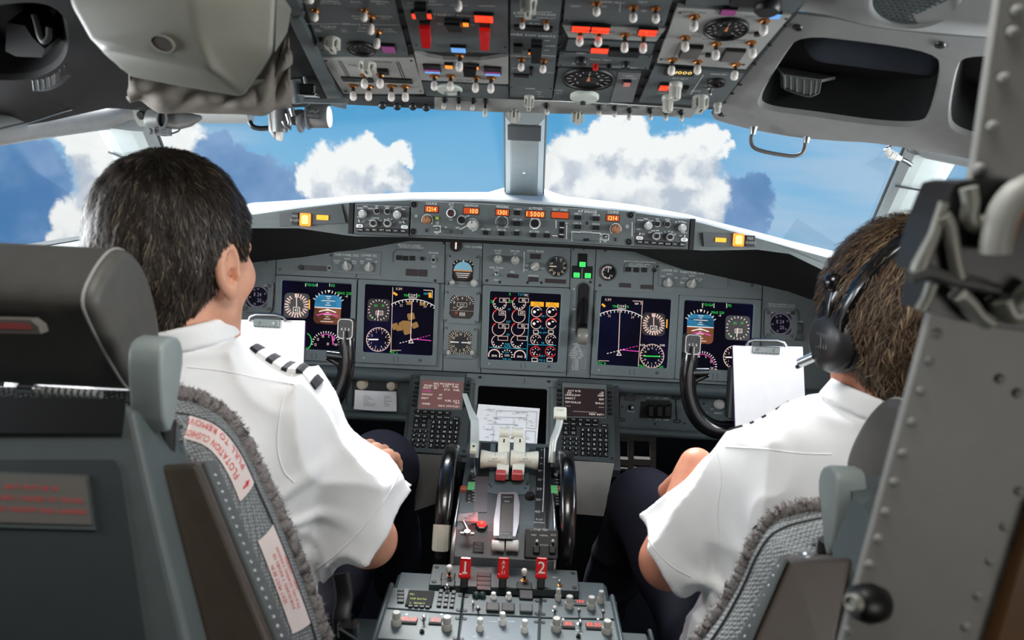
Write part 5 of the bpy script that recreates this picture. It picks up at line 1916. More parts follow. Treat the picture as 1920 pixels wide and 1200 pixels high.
for fn,lst in((zA,[(1342,855,1332,930),(1464,860,1460,938),(1588,862,1578,942),(1692,868,1688,1002)]),(zB,[(630,692,628,742),(730,695,728,748),(826,708,820,768),(957,712,960,768),(1057,718,1058,772),(1157,722,1158,776),(288,678,296,735)])):
 for X,Y,X2,Y2 in lst:
  P.toggle(*fn(X,Y),*fn(X2,Y2),ln=0.018,r=3.6,collar=DSTEEL,tip=True,mt=mat('bare_metal_tip',(214,210,204),0.35))
for X,Y in((82,735),(488,745)):
 barknob(P,*zB(X,Y),11,0.022)
for x,y in((718,196),(746,198),(775,198),(800,200)):
 mb=MB()
 mb.lathe([(0.002,0.0),(0.002,0.004),(0.006,0.005),(0.0065,0.007),(0.003,0.008)],0,0,DSTEEL,16)
 mb.build('thumb_screw',P.E,M=P.at(x,y))
P=omod('dark overhead strip with a violet and a blue lamp near the round speaker grille',[(1300,-45),(1560,-45),(1488,24),(1284,12)],OVH,0.003,fn=zB,screws=False)
lamp(P,*zB(1460,55),28,10,G_CAPV)
lamp(P,*zB(1762,80),20,8,G_CAPB)
P.button(*zB(1590,-40),60,24,0.01,BLACK)
mb=MB()
mb.lathe([(0.016,0),(0.016,0.012),(0.012,0.016)],0,0,BLACK,20)
mb.build('push_button',P.E,M=P.at(1440,0))
# =========== LOWER PANELS
LPF=Frame((0,1.80,0.80),(0,0.10,0.995))
PF=Frame((0,1.66,0.775),(0,0.848,0.53))
z8=lambda X,Y:(640+X/3.556,680+Y/3.556)
zC=lambda X,Y:(760+X/7.057,690+Y/7.057)
zD=lambda X,Y:(1030+X/7.5,710+Y/7.5)
zR=lambda X,Y:(1140+X/5.219,690+Y/5.219)
zL=lambda X,Y:(600+X/4.615,560+Y/4.615)
P=Pan('lower_instrument_panel','grey lower panel and rolled ledge running under the lit screens','instrument panel',LPF,960,740,0.0)
TEAL=mat('ledge_slate_grey',(74,84,87),0.5,var=0.04,bump=0.06)
mb=MB()
mb.prism(P.poly([(330,686),(640,700),(965,716),(1300,732),(1560,745),(1700,752),(1690,826),(1560,822),(1370,812),(1158,806),(1150,735),(770,715),(768,778),(640,772),(330,752)]),-0.02,0.0,mat('lower_panel_slate',(84,95,98),0.5,var=0.04,bump=0.06))
for t,X,Y,s_ in(('LAMP',215,255,3.4),('SERVICE INTERPHONE',380,246,3.4),('FLT',400,290,3),('NAV',480,292,3),('CABIN',560,296,3),('ALT',412,498,3),('BOTH',492,502,3),('NORM',572,506,3),('DISABLE',225,425,3),('MAP LIGHT',1065,286,3.4),('OFF',1020,400,3),('BRIGHT',1080,442,3.4),('AFDS',945,438,3.4)):
 P.text(mb,t,*zR(X,Y),s_,INK,0.0004)
for X,Y in((140,380),(745,540),(580,265),(935,348),(460,545)):
 P.screw(mb,*zR(X,Y),2.4,0)
mb.build('panel_plate',P.E)
mb=MB()
pts=[LPF.M@Vector((LPF.p(x,y)[0],LPF.p(x,y)[1],0.016))for x,y in((330,681),(640,697),(965,714),(1300,730),(1700,748))]
O3=P.E.matrix_world.inverted()
mb.tube([O3@p for p in pts],0.016,TEAL,14)
mb.build('rolled_ledge',P.E)
mb=MB()
for pl,y_ in(([(640,776),(770,782)],0),([(1152,806),(1260,812),(1372,818),(1560,828)],0)):
 pts=[LPF.M@Vector((LPF.p(x,y)[0],LPF.p(x,y)[1],0.012))for x,y in pl]
 mb=MB()
 mb.tube([O3@p for p in pts],0.010,TEAL,12)
 mb.build('lower_lip',P.E)
for pts in(((130,250),(110,280),(112,490),(130,505)),((660,290),(660,300),(672,510),(675,520))):
 mb=MB()
 P.lines(mb,[zR(*p)for p in pts],2.6,SEAM,0.0006)
 for X,Y in(pts[0],pts[3]):
  a,b=P.q(*zR(X,Y))
  mb.stroke(rrect(a-0.009,a+0.009,b-0.004,b+0.004,0.0039,4),0.0016,SEAM,0.0012,True)
  mb.prism(rrect(a-0.008,a+0.008,b-0.0032,b+0.0032,0.003,4),0,0.002,PANELD)
 mb.build('fastener',P.E)
P.button(*zR(218,292),20,10,0.002,mat('unlit_caption',(58,50,52),0.35),name='caption_light')
P.toggle(*zR(228,382),*zR(238,392),ln=0.014,r=3.6,collar=BLACK,tip=False)
mb=MB()
P.box(mb,*zR(490,325),46,3,0,0.004,BLACK)
P.box(mb,*zR(470,415),58,30,0,0.003,SEAM)
mb.build('switch_well',P.E)
for X in(412,500,580):
 mb=MB()
 mb.box(-0.0075,0.0075,-0.015,0.013,0.002,0.016,BLACK,0.003)
 mb.box(-0.006,0.006,0.011,0.015,0.004,0.020,BLACKG,0.002)
 mb.build('paddle_switch',P.E,M=P.at(*zR(X,408)))
P.knob(*zR(1085,352),10,0.018,KNOB,'stack')
mb=MB()
P.box(mb,*zL(470,800),84,62,-0.012,0.001,mat('recess_dark_slate',(52,57,58),0.5))
for X,Y in((255,700),(220,905)):
 a,b=P.q(*zL(X,Y))
 mb.prism(rrect(a-0.007,a+0.007,b-0.004,b+0.004,0.003,3),0,0.004,PANELD)
P.lines(mb,[zL(255,715),zL(225,895)],2.4,SEAM,0.002)
mb.build('compartment',P.E)
for X,Y in((370,735),(628,745)):
 P.knob(*zL(X,Y),11,0.022,mat('knob_champagne',(178,166,148),0.35),'stack',z=0.002)
cx,cy=zL(485,870)
T=Pan('paper_slip','curled printed paper slip hanging under the two knobs of the port compartment','paper',LPF,cx,cy,0.004)
T.E['label']='short curled white printed slip hanging under two champagne knobs'
mb=MB()
n=8
cor=[zL(305,785),zL(662,800),zL(668,968),zL(300,948)]
vs=[]
for j in range(5):
 for i in range(n+1):
  u,v=i/n,j/4
  x=(cor[0][0]*(1-u)+cor[1][0]*u)*(1-v)+(cor[3][0]*(1-u)+cor[2][0]*u)*v
  y=(cor[0][1]*(1-u)+cor[1][1]*u)*(1-v)+(cor[3][1]*(1-u)+cor[2][1]*u)*v
  a,b=T.q(x,y)
  vs.append((a,b,0.0035+0.006*math.sin(PI*u)+0.006*v*v))
mb.add(vs,[(j*(n+1)+i,j*(n+1)+i+1,(j+1)*(n+1)+i+1,(j+1)*(n+1)+i)for j in range(4)for i in range(n)],PAPER,True)
mb.build('sheet',T.E)
mb=MB()
rnd=random.Random(3)
for i in range(7):
 Y=840+i*14
 T.line(mb,*zL(375,Y),*zL(375+rnd.uniform(40,110),Y+2),0.7,INKG,0.0125+0.0006*i)
 T.line(mb,*zL(555,Y+4),*zL(555+rnd.uniform(20,80),Y+7),0.7,INKG,0.0125+0.0006*i)
mb.build('print',T.E)
P=Pan('footwell_grille','dark brown grey grille of square holes in the footwell beside the starboard keypad unit','grille',Frame((0,1.84,0.7),(0,0,1)),*zR(240,790),0.0)
P.E['label']='dim grille with square holes in the footwell, under the three black paddle switches'
mb=MB()
GR=mat('grille_dim_brown_grey',(74,70,66),0.7)
xs=[60,205,245,425]
outer=[zR(40,600),zR(470,620),zR(470,1010),zR(40,1000)]
holes=[]
for(x0,x1)in((62,200),(252,418)):
 for(y0,y1)in((605,660),(712,890),(950,995)):
  holes.append([P.q(*zR(x,y))for x,y in((x0,y0),(x1,y0+8),(x1,y1+8),(x0,y1))])
plate(mb,P.poly(outer),holes,-0.02,0.0,GR)
mb.build('grille_plate',P.E)
# =========== CENTRE CONSOLE with the keypads
P=Pan('center_console','sloping grey console face between the two keypads, holding the blank black screen','console',PF,960,780,0.0)
mb=MB()
mb.prism(P.poly([(770,698),(1160,718),(1164,880),(752,858)]),-0.03,-0.004,PANELD)
mb.prism(P.poly([(876,700),(1046,710),(1042,862),(866,852)]),-0.004,0.0,PANEL)
for x,y in((900,708),(1029,716)):
 P.screw(mb,x,y,3.4,0)
P.line(mb,984,709,983,720,0.8,SEAM,0.0004)
P.line(mb,880,719,1046,727,1.0,SEAM,0.0004)
mb.build('console_face',P.E)
for sd in(-1,1):
 mb=MB()
 if sd<0:
  pts=[(764,850),(862,855),(858,930),(772,960)]
 else:
  pts=[(1040,862),(1152,868),(1138,940),(1132,968),(1060,962)]
 w=[at(x,y,Y)for(x,y),Y in zip(pts,(1.57,1.57,1.52,1.50,1.50))]
 iv=P.E.matrix_world.inverted()
 v=[iv@q for q in w]+[iv@(q+Vector((0,0.05,-0.02)))for q in w]
 n=len(w)
 mb.add(v,[tuple(range(n)),tuple(range(n,2*n))]+[(i,(i+1)%n,n+(i+1)%n,n+i)for i in range(n)],mat('skirt_warm_grey',(122,120,115),0.55)if sd>0 else mat('skirt_dim_grey',(76,74,70),0.6))
 mb.build('side_skirt',P.E)
S=Pan('blank_screen','big blank black screen behind the propped printed sheet, between the two keypads','screen',PF,961,777,0.0)
mb=MB()
c=[(892,720),(1029,727),(1027,840),(884,834)]
c2=[(897,724),(1026,731),(1023,836),(890,830)]
mb.ring(rloop(S,c,0.005),rloop(S,c2,0.006),0.0004,0.004,PANEL)
mb.build('bezel',S.E)
mb=MB()
mb.prism(rloop(S,c2,0.006),0.0005,0.0016,mat('blank_screen_black',(5,5,6),0.25))
mb.build('glass_screen',S.E)
def keypad(side):
 if side==0:
  zz=zC
  lab='keypad unit with a plum lit screen, on the port side of the blank black screen'
  lab='keypad unit with the brighter plum coloured text screen'
  body=[(776,700),(884,708),(874,854),(762,846)]
  scn=[zC(222,172),zC(765,198),zC(735,550),zC(172,545)]
  scrm=glow('keypad_screen_plum_bright',(118,84,82),0.85)
  rows=[('DES PROGRESS 1/2',540,212,'c'),('FROM ALT   ATD   FUEL',480,240,'c'),('BULIT  310',330,262,'c'),('LANO',230,300,'m'),('ETA   FUEL',720,295,'r'),('EWOLF',225,345,'l'),('87',470,355,'c'),('DEST',215,395,'l'),('427',455,400,'c'),('FUEL QTY',715,440,'r'),('15.9',715,465,'r'),('WIND',220,470,'l'),('NAV STATUS>',715,512,'r')]
  k0=[(170,585),(265,592),(362,598),(460,603),(557,608),(160,650),(258,655),(357,660),(455,665),(550,670),(675,684),(152,712),(252,714),(145,772),(245,775)]
  lets=lambda i,j:(375+j*78-i*7,728+i*62+j*3)
  nums=lambda i,j:(125+j*72-i*12,840+i*63+j*4)
 else:
  zz=zD
  lab='keypad unit with the darker text screen, behind the white flap lever knob'
  body=[(1043,713),(1150,721),(1153,868),(1044,858)]
  scn=[zD(205,135),zD(780,165),zD(785,550),zD(200,545)]
  scrm=glow('keypad_screen_dark',(44,32,34),0.8)
  rows=[('ACT RTE',350,172,'c'),('1/1',760,195,'r'),('VIA',280,198,'c'),('TO',760,220,'r'),('LINDZ.DVP',225,225,'l'),('MAP',765,243,'r'),('DIRECT',225,272,'l'),('SDF',765,293,'r'),('SDF.DULLS1',225,325,'l'),('BULLS',765,348,'r'),('-----',225,378,'l'),('-----',765,400,'r'),('----------------------',500,462,'c'),('PERF INIT>',770,508,'r')]
  k0=[(230,582),(338,586),(437,592),(540,598),(645,602),(228,645),(338,650),(437,656),(540,660),(645,664),(770,675),(228,712),(338,715),(228,775),(338,778)]
  lets=lambda i,j:(468+j*82+i*0,732+i*66+j*4)
  nums=lambda i,j:(212+j*83-i*2,852+i*68+j*3)
 cx=sum(p[0]for p in body)/4
 cy=sum(p[1]for p in body)/4
 P=Pan('keypad_unit',lab,'keypad',PF,cx,cy,0.006)
 BODY=mat('keypad_body_slate',(62,68,68),0.5,var=0.04)
 mb=MB()
 mb.prism(rloop(P,body,0.003),-0.0055,0.0,BODY)
 mb.prism(rloop(P,[(scn[0][0]-3,scn[0][1]-9),(scn[1][0]+3,scn[1][1]-9),(scn[2][0]+2,scn[2][1]+1.5),(scn[3][0]-2,scn[3][1]+1.5)],0.003),0,0.003,mat('keypad_hood_grey',(104,110,110),0.5))
 for t in(0,1):
  for u in(0.04,0.97):
   b0,b1=(body[0],body[3])if t==0 else(body[1],body[2])
   x=b0[0]+(b1[0]-b0[0])*u+(5 if t==0 else-5)
   y=b0[1]+(b1[1]-b0[1])*u
   P.screw(mb,x,y+(3 if u<0.5 else-3),2.6,0)
 mb.build('keypad_body',P.E)
 mb=MB()
 mb.prism(rloop(P,scn,0.003),0.003,0.004,scrm)
 o=mb.build('text_screen',P.E)
 mb=MB()
 for t,X,Y,al in rows:
  P.text(mb,t,*zz(X,Y),4.4,G_MAG if al=='m' else G_WHITE,0.0043,'l' if al=='m' else al,0.9)
 mb.build('screen_text',o)
 for i in range(6):
  for(e0,e1,off)in((scn[0],scn[3],-9),(scn[1],scn[2],9)):
   t=0.10+i*0.155
   x,y=e0[0]+(e1[0]-e0[0])*t+off,e0[1]+(e1[1]-e0[1])*t
   P.button(x,y,7,4.2,0.004,BLACK,'-',INK,3,name='line_key')
 lab_=['INIT|REF','RTE','CLB','CRZ','DES','MENU','LEGS','DEP|ARR','HOLD','PROG','EXEC','N1|LIM','FIX','PREV|PAGE','NEXT|PAGE']
 for(X,Y),t in zip(k0,lab_):
  P.button(*zz(X,Y),11.5,6.6,0.004,BLACK,t,INK,2.6 if '|' not in t else 2.0,name='function_key')
 al=['ABCDE','FGHIJ','KLMNO','PQRST','UVWXY','Z*=/C']
 for i in range(6):
  for j in range(5):
   P.button(*zz(*lets(i,j)),7.6,7.2,0.004,BLACK,al[i][j],INK,5.0,name='letter_key')
 nm=['123','456','789','.0+']
 for i in range(4):
  for j in range(3):
   mb=MB()
   R=4.0*P.k
   mb.lathe([(R,0),(R,0.0032),(R*0.85,0.004)],0,0,BLACK,14)
   mb.text(nm[i][j],0,0,4.6*P.k,INK,0.0042)
   mb.build('number_key',P.E,M=P.at(*zz(*nums(i,j))))
keypad(0)
keypad(1)
# =========== THROTTLE QUADRANT
TF=Frame((0,1.32,0.766),(0,0.988,0.153))
RF=Frame((0,1.165,0.726),(0,0.60,0.80))
AF=Frame((0,1.05,0.70),(0,1,0))
zT=lambda X,Y:(780+X/3.75,760+Y/3.75)
zQ=lambda X,Y:(860+X/6.0,760+Y/6.0)
P=Pan('throttle_quadrant','raised thrust lever pedestal with two white levers, black trim wheels and a flap scale','throttle quadrant',TF,957,930,0.0)
TQ=P
iv=P.E.matrix_world.inverted()
mb=MB()
prof=[(1.50,0.785),(1.32,0.766),(1.205,0.7485),(1.188,0.742),(1.155,0.711),(1.150,0.55),(1.50,0.50)]
v=[]
for x in(-0.083,0.083):
 v+=[iv@Vector((x,y,z))for y,z in prof]
n=len(prof)
mb.add(v,[tuple(range(n)),tuple(range(n,2*n))]+[(i,(i+1)%n,n+(i+1)%n,n+i)for i in range(n)],mat('quadrant_slate_grey',(82,90,93),0.45,var=0.05,bump=0.05))
for x in(-0.085,0.085):
 mb.tube([iv@Vector((x,y,z+0.001))for y,z in((1.30,0.763),(1.205,0.7485),(1.188,0.742),(1.155,0.711),(1.150,0.60))],0.0035,STEEL,8)
mb.build('housing',P.E)
mb=MB()
def strip(pts,z,mt,z0=0.0004):
 mb.prism(P.poly([zQ(*p)for p in pts],z),z0,z,mt)
strip([(868,470),(968,478),(962,1475),(838,1470),(852,1250),(870,900)],0.001,mat('scale_charcoal',(34,36,37),0.5))
strip([(978,470),(1034,474),(1030,1480),(965,1478)],0.0012,DSTEEL)
strip([(985,500),(1022,502),(1012,1440),(975,1440)],0.0016,SEAM)
strip([(250,420),(440,425),(370,860),(200,850)],0.001,mat('scale_charcoal',(34,36,37),0.5))
strip([(330,850),(430,840),(760,850),(800,900),(790,1000),(640,1000),(600,970),(470,968),(440,1000),(325,980)],0.002,mat('slot_plate_teal',(96,112,116),0.45))
strip([(360,430),(415,432),(405,850),(340,850)],0.0025,mat('slot_plate_teal',(96,112,116),0.45))
strip([(735,470),(790,472),(790,850),(720,850)],0.0025,mat('slot_plate_teal',(96,112,116),0.45))
strip([(420,640),(720,650),(715,860),(410,850)],0.0028,SEAM)
strip([(185,800),(340,800),(315,1200),(170,1200)],0.0014,mat('quadrant_plate_grey_red_reflection',(104,100,104),0.45))  # grey plate with its reddish reflection tinted into the colour
for(X,Y,t)in((930,500,'1'),(928,590,'2'),(925,655,'5'),(912,733,'10'),(910,835,'15'),(903,940,'25'),(893,1060,'30'),(885,1195,'40')):
 P.text(mb,t,*zQ(X,Y),7.6 if Y>700 else 5.6,INK,0.0016)
 P.line(mb,*zQ(930,Y),*zQ(948,Y),1.0,INK,0.0016)
P.lines(mb,[zQ(966,485),zQ(958,950),zQ(945,1200)],1.4,INK,0.002)
P.lines(mb,[zQ(170,560),zQ(185,780)],1.2,INK,0.002)
for X,Y,t in((1000,560,'-'),(1000,640,'-')):
 pass
P.text(mb,'FLAP',*zT(868,802),4.4,INK,0.0016)
P.text(mb,'DOWN',*zT(866,824),4.4,INK,0.0016)
for X,Y in((365,915),(745,935),(345,890),(770,890)):
 P.screw(mb,*zQ(X,Y),2.4,0.002)
mb.build('top_plates',P.E)
for X0,X1,Y0,lab in((95,185,905,'l'),(1030,1125,945,'r')):
 mb=MB()
 c=((X0+X1)/2)
 P.box(mb,*zQ(c,Y0+20),15,52,0,0.0012,mat('scale_charcoal',(34,36,37),0.5))
 P.box(mb,*zQ(c,Y0),13.5,16,0.001,0.0016,mat('take_off_band_green',(116,206,134),0.5,var=0.03))
 for i in range(9):
  x,y=zQ(c+25,Y0-110+i*34)
  P.line(mb,x-2,y,x+4,y+0.3,1.0,INK,0.0017)
 for i,t in enumerate(('5','10','15')):
  P.text(mb,t,*zQ(c-20,Y0+110+i*36),4,INK,0.0017)
 P.text(mb,'APL',*zQ(c+10,Y0-170),5,INK,0.0017,rot=1.4)
 P.text(mb,'NOSE DN',*zQ(c+30,Y0-180),4,INK,0.0017,rot=1.4)
 o=mb.build('trim_scale',P.E)
 mb=MB()
 sgn=-1 if lab=='l' else 1
 a,b=P.q(*zQ(50 if lab=='l' else 1160,960))
 mb.box(a-0.006,a+0.006,b-0.006,b+0.006,0.0,0.008,mat('pointer_orange_brown',(170,84,60),0.5),0.002)
 mb.build('trim_pointer',P.E)
def local(px,py,Y):
 return iv@at(px,py,Y)
LEV=mat('lever_cream_white',(216,218,204),0.38,var=0.03,coat=0.2)
for i,(hx0,hx1,num)in enumerate(((901,951,'1'),(957,1009,'2'))):
 y0=860.5
 a,b=local(hx0,y0,1.36),local(hx1,y0+3.0,1.36)
 ax=(b-a)
 mb=MB()
 prof=[(0.0,0.92),(0.03,1.0),(0.15,0.94),(0.45,0.80),(0.75,0.84),(0.97,0.98),(1.0,0.9)]if i==0 else[(0.0,0.9),(0.03,0.98),(0.25,0.84),(0.55,0.80),(0.85,0.94),(0.97,1.0),(1.0,0.92)]
 R=0.0185
 pts=[a+ax*t for t,r in prof]
 mb.tube(pts,[r*R for t,r in prof],LEV,20,ell=(1.0,0.86))
 o=mb.build('thrust_lever',P.E)
 o['label']='cream thrust lever marked '+num
 mb=MB()
 m_=a.lerp(b,0.52)
 up=Vector((0,-0.35,0.94))
 T_=Matrix.Translation(m_)@Matrix(((1,0,0),(0,0.85,-0.53),(0,0.53,0.85))).to_4x4()
 mb.T=T_
 Zt=0.0152
 mb.text(num,0.001,0.0035,0.0085,INKG,Zt)
 mb.text('A/T',0.0005,-0.006,0.0042,INKB,Zt)
 mb.text('DISENGAGE',0.0005,-0.0115,0.0034,INKB,Zt)
 mb.build('marking',o)
 sx=944 if i==0 else 973
 mb=MB()
 pts=[local(sx-2,893,1.33),local(sx,862,1.365),local(sx+1,836,1.385),local(sx+1,824,1.395)]
 w=0.0112
 for k in range(len(pts)-1):
  p,q=pts[k],pts[k+1]
  d=(q-p).normalized()
  s_=Vector((1,0,0))
  n_=s_.cross(d).normalized()
  v=[pp+s_*sx_*w+n_*sy_*0.0075 for pp in(p-d*0.001,q+d*0.001)for sx_,sy_ in((-1,-1),(1,-1),(1,1),(-1,1))]
  mb.add(v,[(0,1,2,3),(4,5,6,7),(0,1,5,4),(1,2,6,5),(2,3,7,6),(3,0,4,7)],LEV)
 p=local(sx+(1 if i==0 else 2),827,1.378)
 mb.box(p.x-0.0015,p.x+0.0015,p.y-0.005,p.y+0.005,p.z,p.z+0.002,BLACK)
 mb.build('lever_shank',o)
 mb=MB()
 p,q=(local(936,811,1.40),local(956,812,1.40))if i==0 else(local(959,812,1.40),local(981,813,1.40))
 ax2=q-p
 prof2=[(0,0.9),(0.06,1.02),(0.3,0.86),(0.6,0.84),(0.94,1.0),(1,0.9)]
 mb.tube([p+ax2*t for t,r in prof2],[0.0118*r for t,r in prof2],LEV,18)
 mb.build('reverse_lever',o)
 mb=MB()
 p=local(939 if i==0 else 970,888,1.325)
 mb.box(p.x-0.0095,p.x+0.0095,p.y-0.010,p.y+0.006,p.z-0.010,p.z+0.006,mat('lever_foot_red',(178,70,70),0.4),0.002)
 mb.build('foot_band',o)
mb=MB()
SILV=mat('slot_frame_silver',(176,172,178),0.35,0.6)
pts=[zQ(440,1000),zQ(465,975),zQ(640,975),zQ(665,1000),zT(730,700),zT(722,830),zT(700,920),zT(545,915),zT(548,800),zT(565,700)]
mb.prism(P.poly(pts,0.006),0.0004,0.006,SILV)
mb.prism(P.poly([zT(598,622),zT(690,624),zT(680,940),zT(582,936)],0.0068),0.003,0.0068,mat('start_scale_black',(26,24,24),0.4))
mb.prism(P.poly([zT(604,690),zT(682,690),zT(676,890),zT(592,888)],0.0070),0.0060,0.0070,mat('start_scale_brown',(62,54,50),0.4))
P.text(mb,'IDLE',*zT(640,675),3.6,INK,0.0074)
P.text(mb,'CUTOFF',*zT(625,900),3.4,INKG,0.0074)
P.line(mb,*zT(612,645),*zT(675,645),1.0,INK,0.0074)
for X in(615,655):
 P.line(mb,*zT(X-8,928),*zT(X+8,930),1.0,INKG,0.0074)
mb.build('start_lever_frame',P.E)
for X0,X1 in((532,622),(632,722)):
 a,b=local(*zT(X0,985),1.158),local(*zT(X1,988),1.158)
 mb=MB()
 mb.tube([a+(b-a)*t for t in(0,0.05,0.5,0.95,1)],[0.007,0.0095,0.0088,0.0095,0.007],WHITE,16)
 c=a.lerp(b,0.5)
 mb.box(c.x-0.004,c.x+0.004,c.y,c.y+0.02,c.z-0.012,c.z,DSTEEL)
 mb.build('fuel_cutoff_lever',P.E)
mb=MB()
mb.lathe([(0.009,0),(0.009,0.006),(0.0075,0.009)],0,0,BLACK,18)
mb.build('horn_cutout_button',P.E,M=P.at(*zT(800,652)))
mb=MB()
path=[local(871,742,1.52),local(880,768,1.475),local(890,792,1.44),local(890,830,1.40),local(889,858,1.36)]
wid=[0.0045,0.0050,0.008,0.0085,0.008]
v=[]
for p,w in zip(path,wid):
 v+=[p+Vector((-w,0,0)),p+Vector((w,0,0)),p+Vector((w,0.003,0.004)),p+Vector((-w,0.003,0.004))]
f=[(0,1,2,3),(16,17,18,19)]
for k in range(4):
 for j in range(4):
  f.append((k*4+j,k*4+(j+1)%4,k*4+4+(j+1)%4,k*4+4+j))
mb.add(v,f,mat('strap_pale_grey',(196,204,200),0.35,0.2))
o=mb.build('speed_brake_lever',P.E)
mb=MB()
p=local(888,839,1.355)
mb.box(p.x-0.006,p.x+0.006,p.y-0.014,p.y+0.014,p.z-0.006,p.z+0.002,mat('index_block_ivory',(214,212,190),0.45),0.001)
mb.flat([(p.x-0.0035,p.y+0.004),(p.x+0.0035,p.y+0.004),(p.x,p.y-0.005)],p.z+0.0024,INKB)
mb.build('index_block',o)
mb=MB()
path=[local(1034,868,1.38),local(1037,830,1.40),local(1043,812,1.415),local(1049,792,1.435),local(1050,778,1.445)]
mb.tube(catmull(path,4),0.0045,mat('strap_pale_grey',(196,204,200),0.35,0.2),10,ell=(1.0,1.6))
o=mb.build('flap_lever',P.E)
mb=MB()
p=local(1050,775,1.44)
mb.T=Matrix.Translation(p)@Matrix.Rotation(rad(35),4,'X')
mb.box(-0.0125,0.0125,-0.012,0.011,-0.004,0.008,mat('lever_knob_ivory',(220,224,208),0.4),0.002)
mb.text('FLAP',0,0.003,0.0048,INKG,0.0083)
mb.build('flap_knob',o)
P2=P
mb=MB()
x=[local(*zT(300,765),1.20),local(*zT(435,750),1.215),local(*zT(435,815),1.195),local(*zT(290,812),1.19)]
v=list(x)+[p-Vector((0,0,0.004))for p in x]
mb.add(v,[(0,1,2,3),(4,5,6,7),(0,1,5,4),(1,2,6,5),(2,3,7,6),(3,0,4,7)],mat('placard_grey',(150,150,152),0.45))
c=(x[0]+x[1]+x[2]+x[3])/4
for i,t in enumerate(('PARKING','BRAKE','PULL')):
 mb.text(t,c.x+0.001,c.y+0.009-i*0.007,0.0042,INKB,c.z+0.0015)
mb.build('parking_brake_placard',P.E)
mb=MB()
mb.tube([local(*zT(335,820),1.185),local(*zT(360,868),1.165),local(*zT(362,905),1.155)],0.0028,STEEL,8)
mb.tube([local(*zT(312,900),1.15),local(*zT(408,906),1.15)],0.0026,STEEL,8)
mb.lathe([(0.006,0),(0.005,0.006)],0,0,STEEL,14,M=Matrix.Translation(local(*zT(360,905),1.15)))
mb.build('parking_brake_lever',P.E)
mb=MB()
p=local(*zT(462,845),1.19)
mb.T=Matrix.Translation(p)
mb.lathe([(0.010,-0.004),(0.010,0.001),(0.0085,0.002)],0,0,DSTEEL,6,smooth=False)
mb.lathe([(0.0075,0.001),(0.0065,0.005),(0.003,0.0065)],0,0,G_REDLAMP,16)
o=mb.build('parking_brake_lamp',P.E)
o['label']='glowing red lamp'
pl=bpy.data.lights.new('red_lamp_glow','POINT')
pl.energy=0.05
pl.color=(1,0.05,0.03)
pl.shadow_soft_size=0.006
plo=bpy.data.objects.new('red_lamp_glow',pl)
COL.objects.link(plo)
plo.location=P.E.matrix_world@(p+Vector((0,-0.002,0.014)))
R=Pan('stab_trim_plate','','',RF,1015,1022,0.001)
bpy.data.objects.remove(R.E)
R.E=bpy.data.objects.new('stab_trim_plate',None)
COL.objects.link(R.E)
R.E.parent=P.E
R.E.matrix_local=iv@RF.mat_at(R.o[0],R.o[1],0.001)
mb=MB()
a0=R.q(1015,1018)
mb.box(a0[0]-0.028,a0[0]+0.028,a0[1]-0.026,a0[1]+0.022,-0.004,0.003,mat('scale_charcoal',(34,36,37),0.5),0.002)
R.text(mb,'STAB TRIM',1014,993,4.2,INK,0.0034)
R.text(mb,'MAIN',1001,1003,3,INK,0.0034)
R.text(mb,'NORMAL',1020,1004,3,INK,0.0034)
R.text(mb,'AUTO',1038,1003,3,INK,0.0034)
R.text(mb,'CUTOUT',1020,1022,3,INK,0.0034)
for x,y in((996,995),(1042,995)):
 R.screw(mb,x,y,2.4,0.003)
for x in(1006,1036):
 R.box(mb,x,1030,13,16,0.003,0.010,BLACK,0.002)
mb.build('switch_plate',R.E)
for x in(1007,1037):
 R.toggle(x,1022,x,1014,ln=0.014,r=3.2,collar=STEEL,tip=False)
mb=MB()
a0=R.q(897,1026)
mb.box(a0[0]-0.009,a0[0]+0.009,a0[1]-0.008,a0[1]+0.008,0,0.002,BLACK)
for i,t in enumerate(('PARK','BRAKE','LIGHT')):
 mb.text(t,a0[0],a0[1]+0.005-i*0.005,0.003,INKG,0.0023)
mb.build('park_brake_caption',R.E)
bpy.context.view_layer.update()
for ch in list(R.E.children):
 w=ch.matrix_world.copy()
 ch.parent=P.E
 ch.matrix_local=iv@w
bpy.data.objects.remove(R.E)
for sd in(-1,1):
 mb=MB()
 X=sd*0.108
 c=Vector((X,1.33,0.68))
 Rw=0.150
 ring=[]
 mb.T=iv@Matrix.Translation(c)@Matrix.Rotation(rad(90),4,'Y')
 mb.lathe([(Rw-0.045,-0.010),(Rw-0.012,-0.0145),(Rw-0.003,-0.0125),(Rw,-0.006),(Rw,0.006),(Rw-0.003,0.0125),(Rw-0.012,0.0145),(Rw-0.045,0.010)],0,0,BLACKG,64)
 o=mb.build('trim_wheel',P.E)
 if sd<0:
  mb=MB()
  mb.T=iv@Matrix.Translation(c)
  vs=[]
  prof=[(-0.0150,Rw-0.012),(-0.013,Rw-0.0025),(-0.006,Rw+0.0008),(0.006,Rw+0.0008),(0.013,Rw-0.0025),(0.0150,Rw-0.012)]
  na=8
  for k in range(na+1):
   an=rad(171-17*k/na)
   for(xo,r)in prof:
    vs.append((xo,r*math.cos(an),r*math.sin(an)))
  m_=len(prof)
  mb.add(vs,[(k*m_+j,k*m_+j+1,(k+1)*m_+j+1,(k+1)*m_+j)for k in range(na)for j in range(m_-1)],mat('wheel_band_ivory',(206,204,190),0.5))
  mb.build('white_band',o)
T=Pan('printed_form','white printed form sheet propped behind the thrust levers on the blank screen','paper',PF,950,800,0.010)
mb=MB()
c=[(897,758),(1012,768),(1006,840),(886,830)]
v=[T.q(*p)for p in c]
mb.add([(v[0][0],v[0][1],0.001),(v[1][0],v[1][1],0.004),(v[2][0],v[2][1],0.006),(v[3][0],v[3][1],0.004)],[(0,1,2,3)],PAPER)
mb.build('sheet',T.E)
mb=MB()
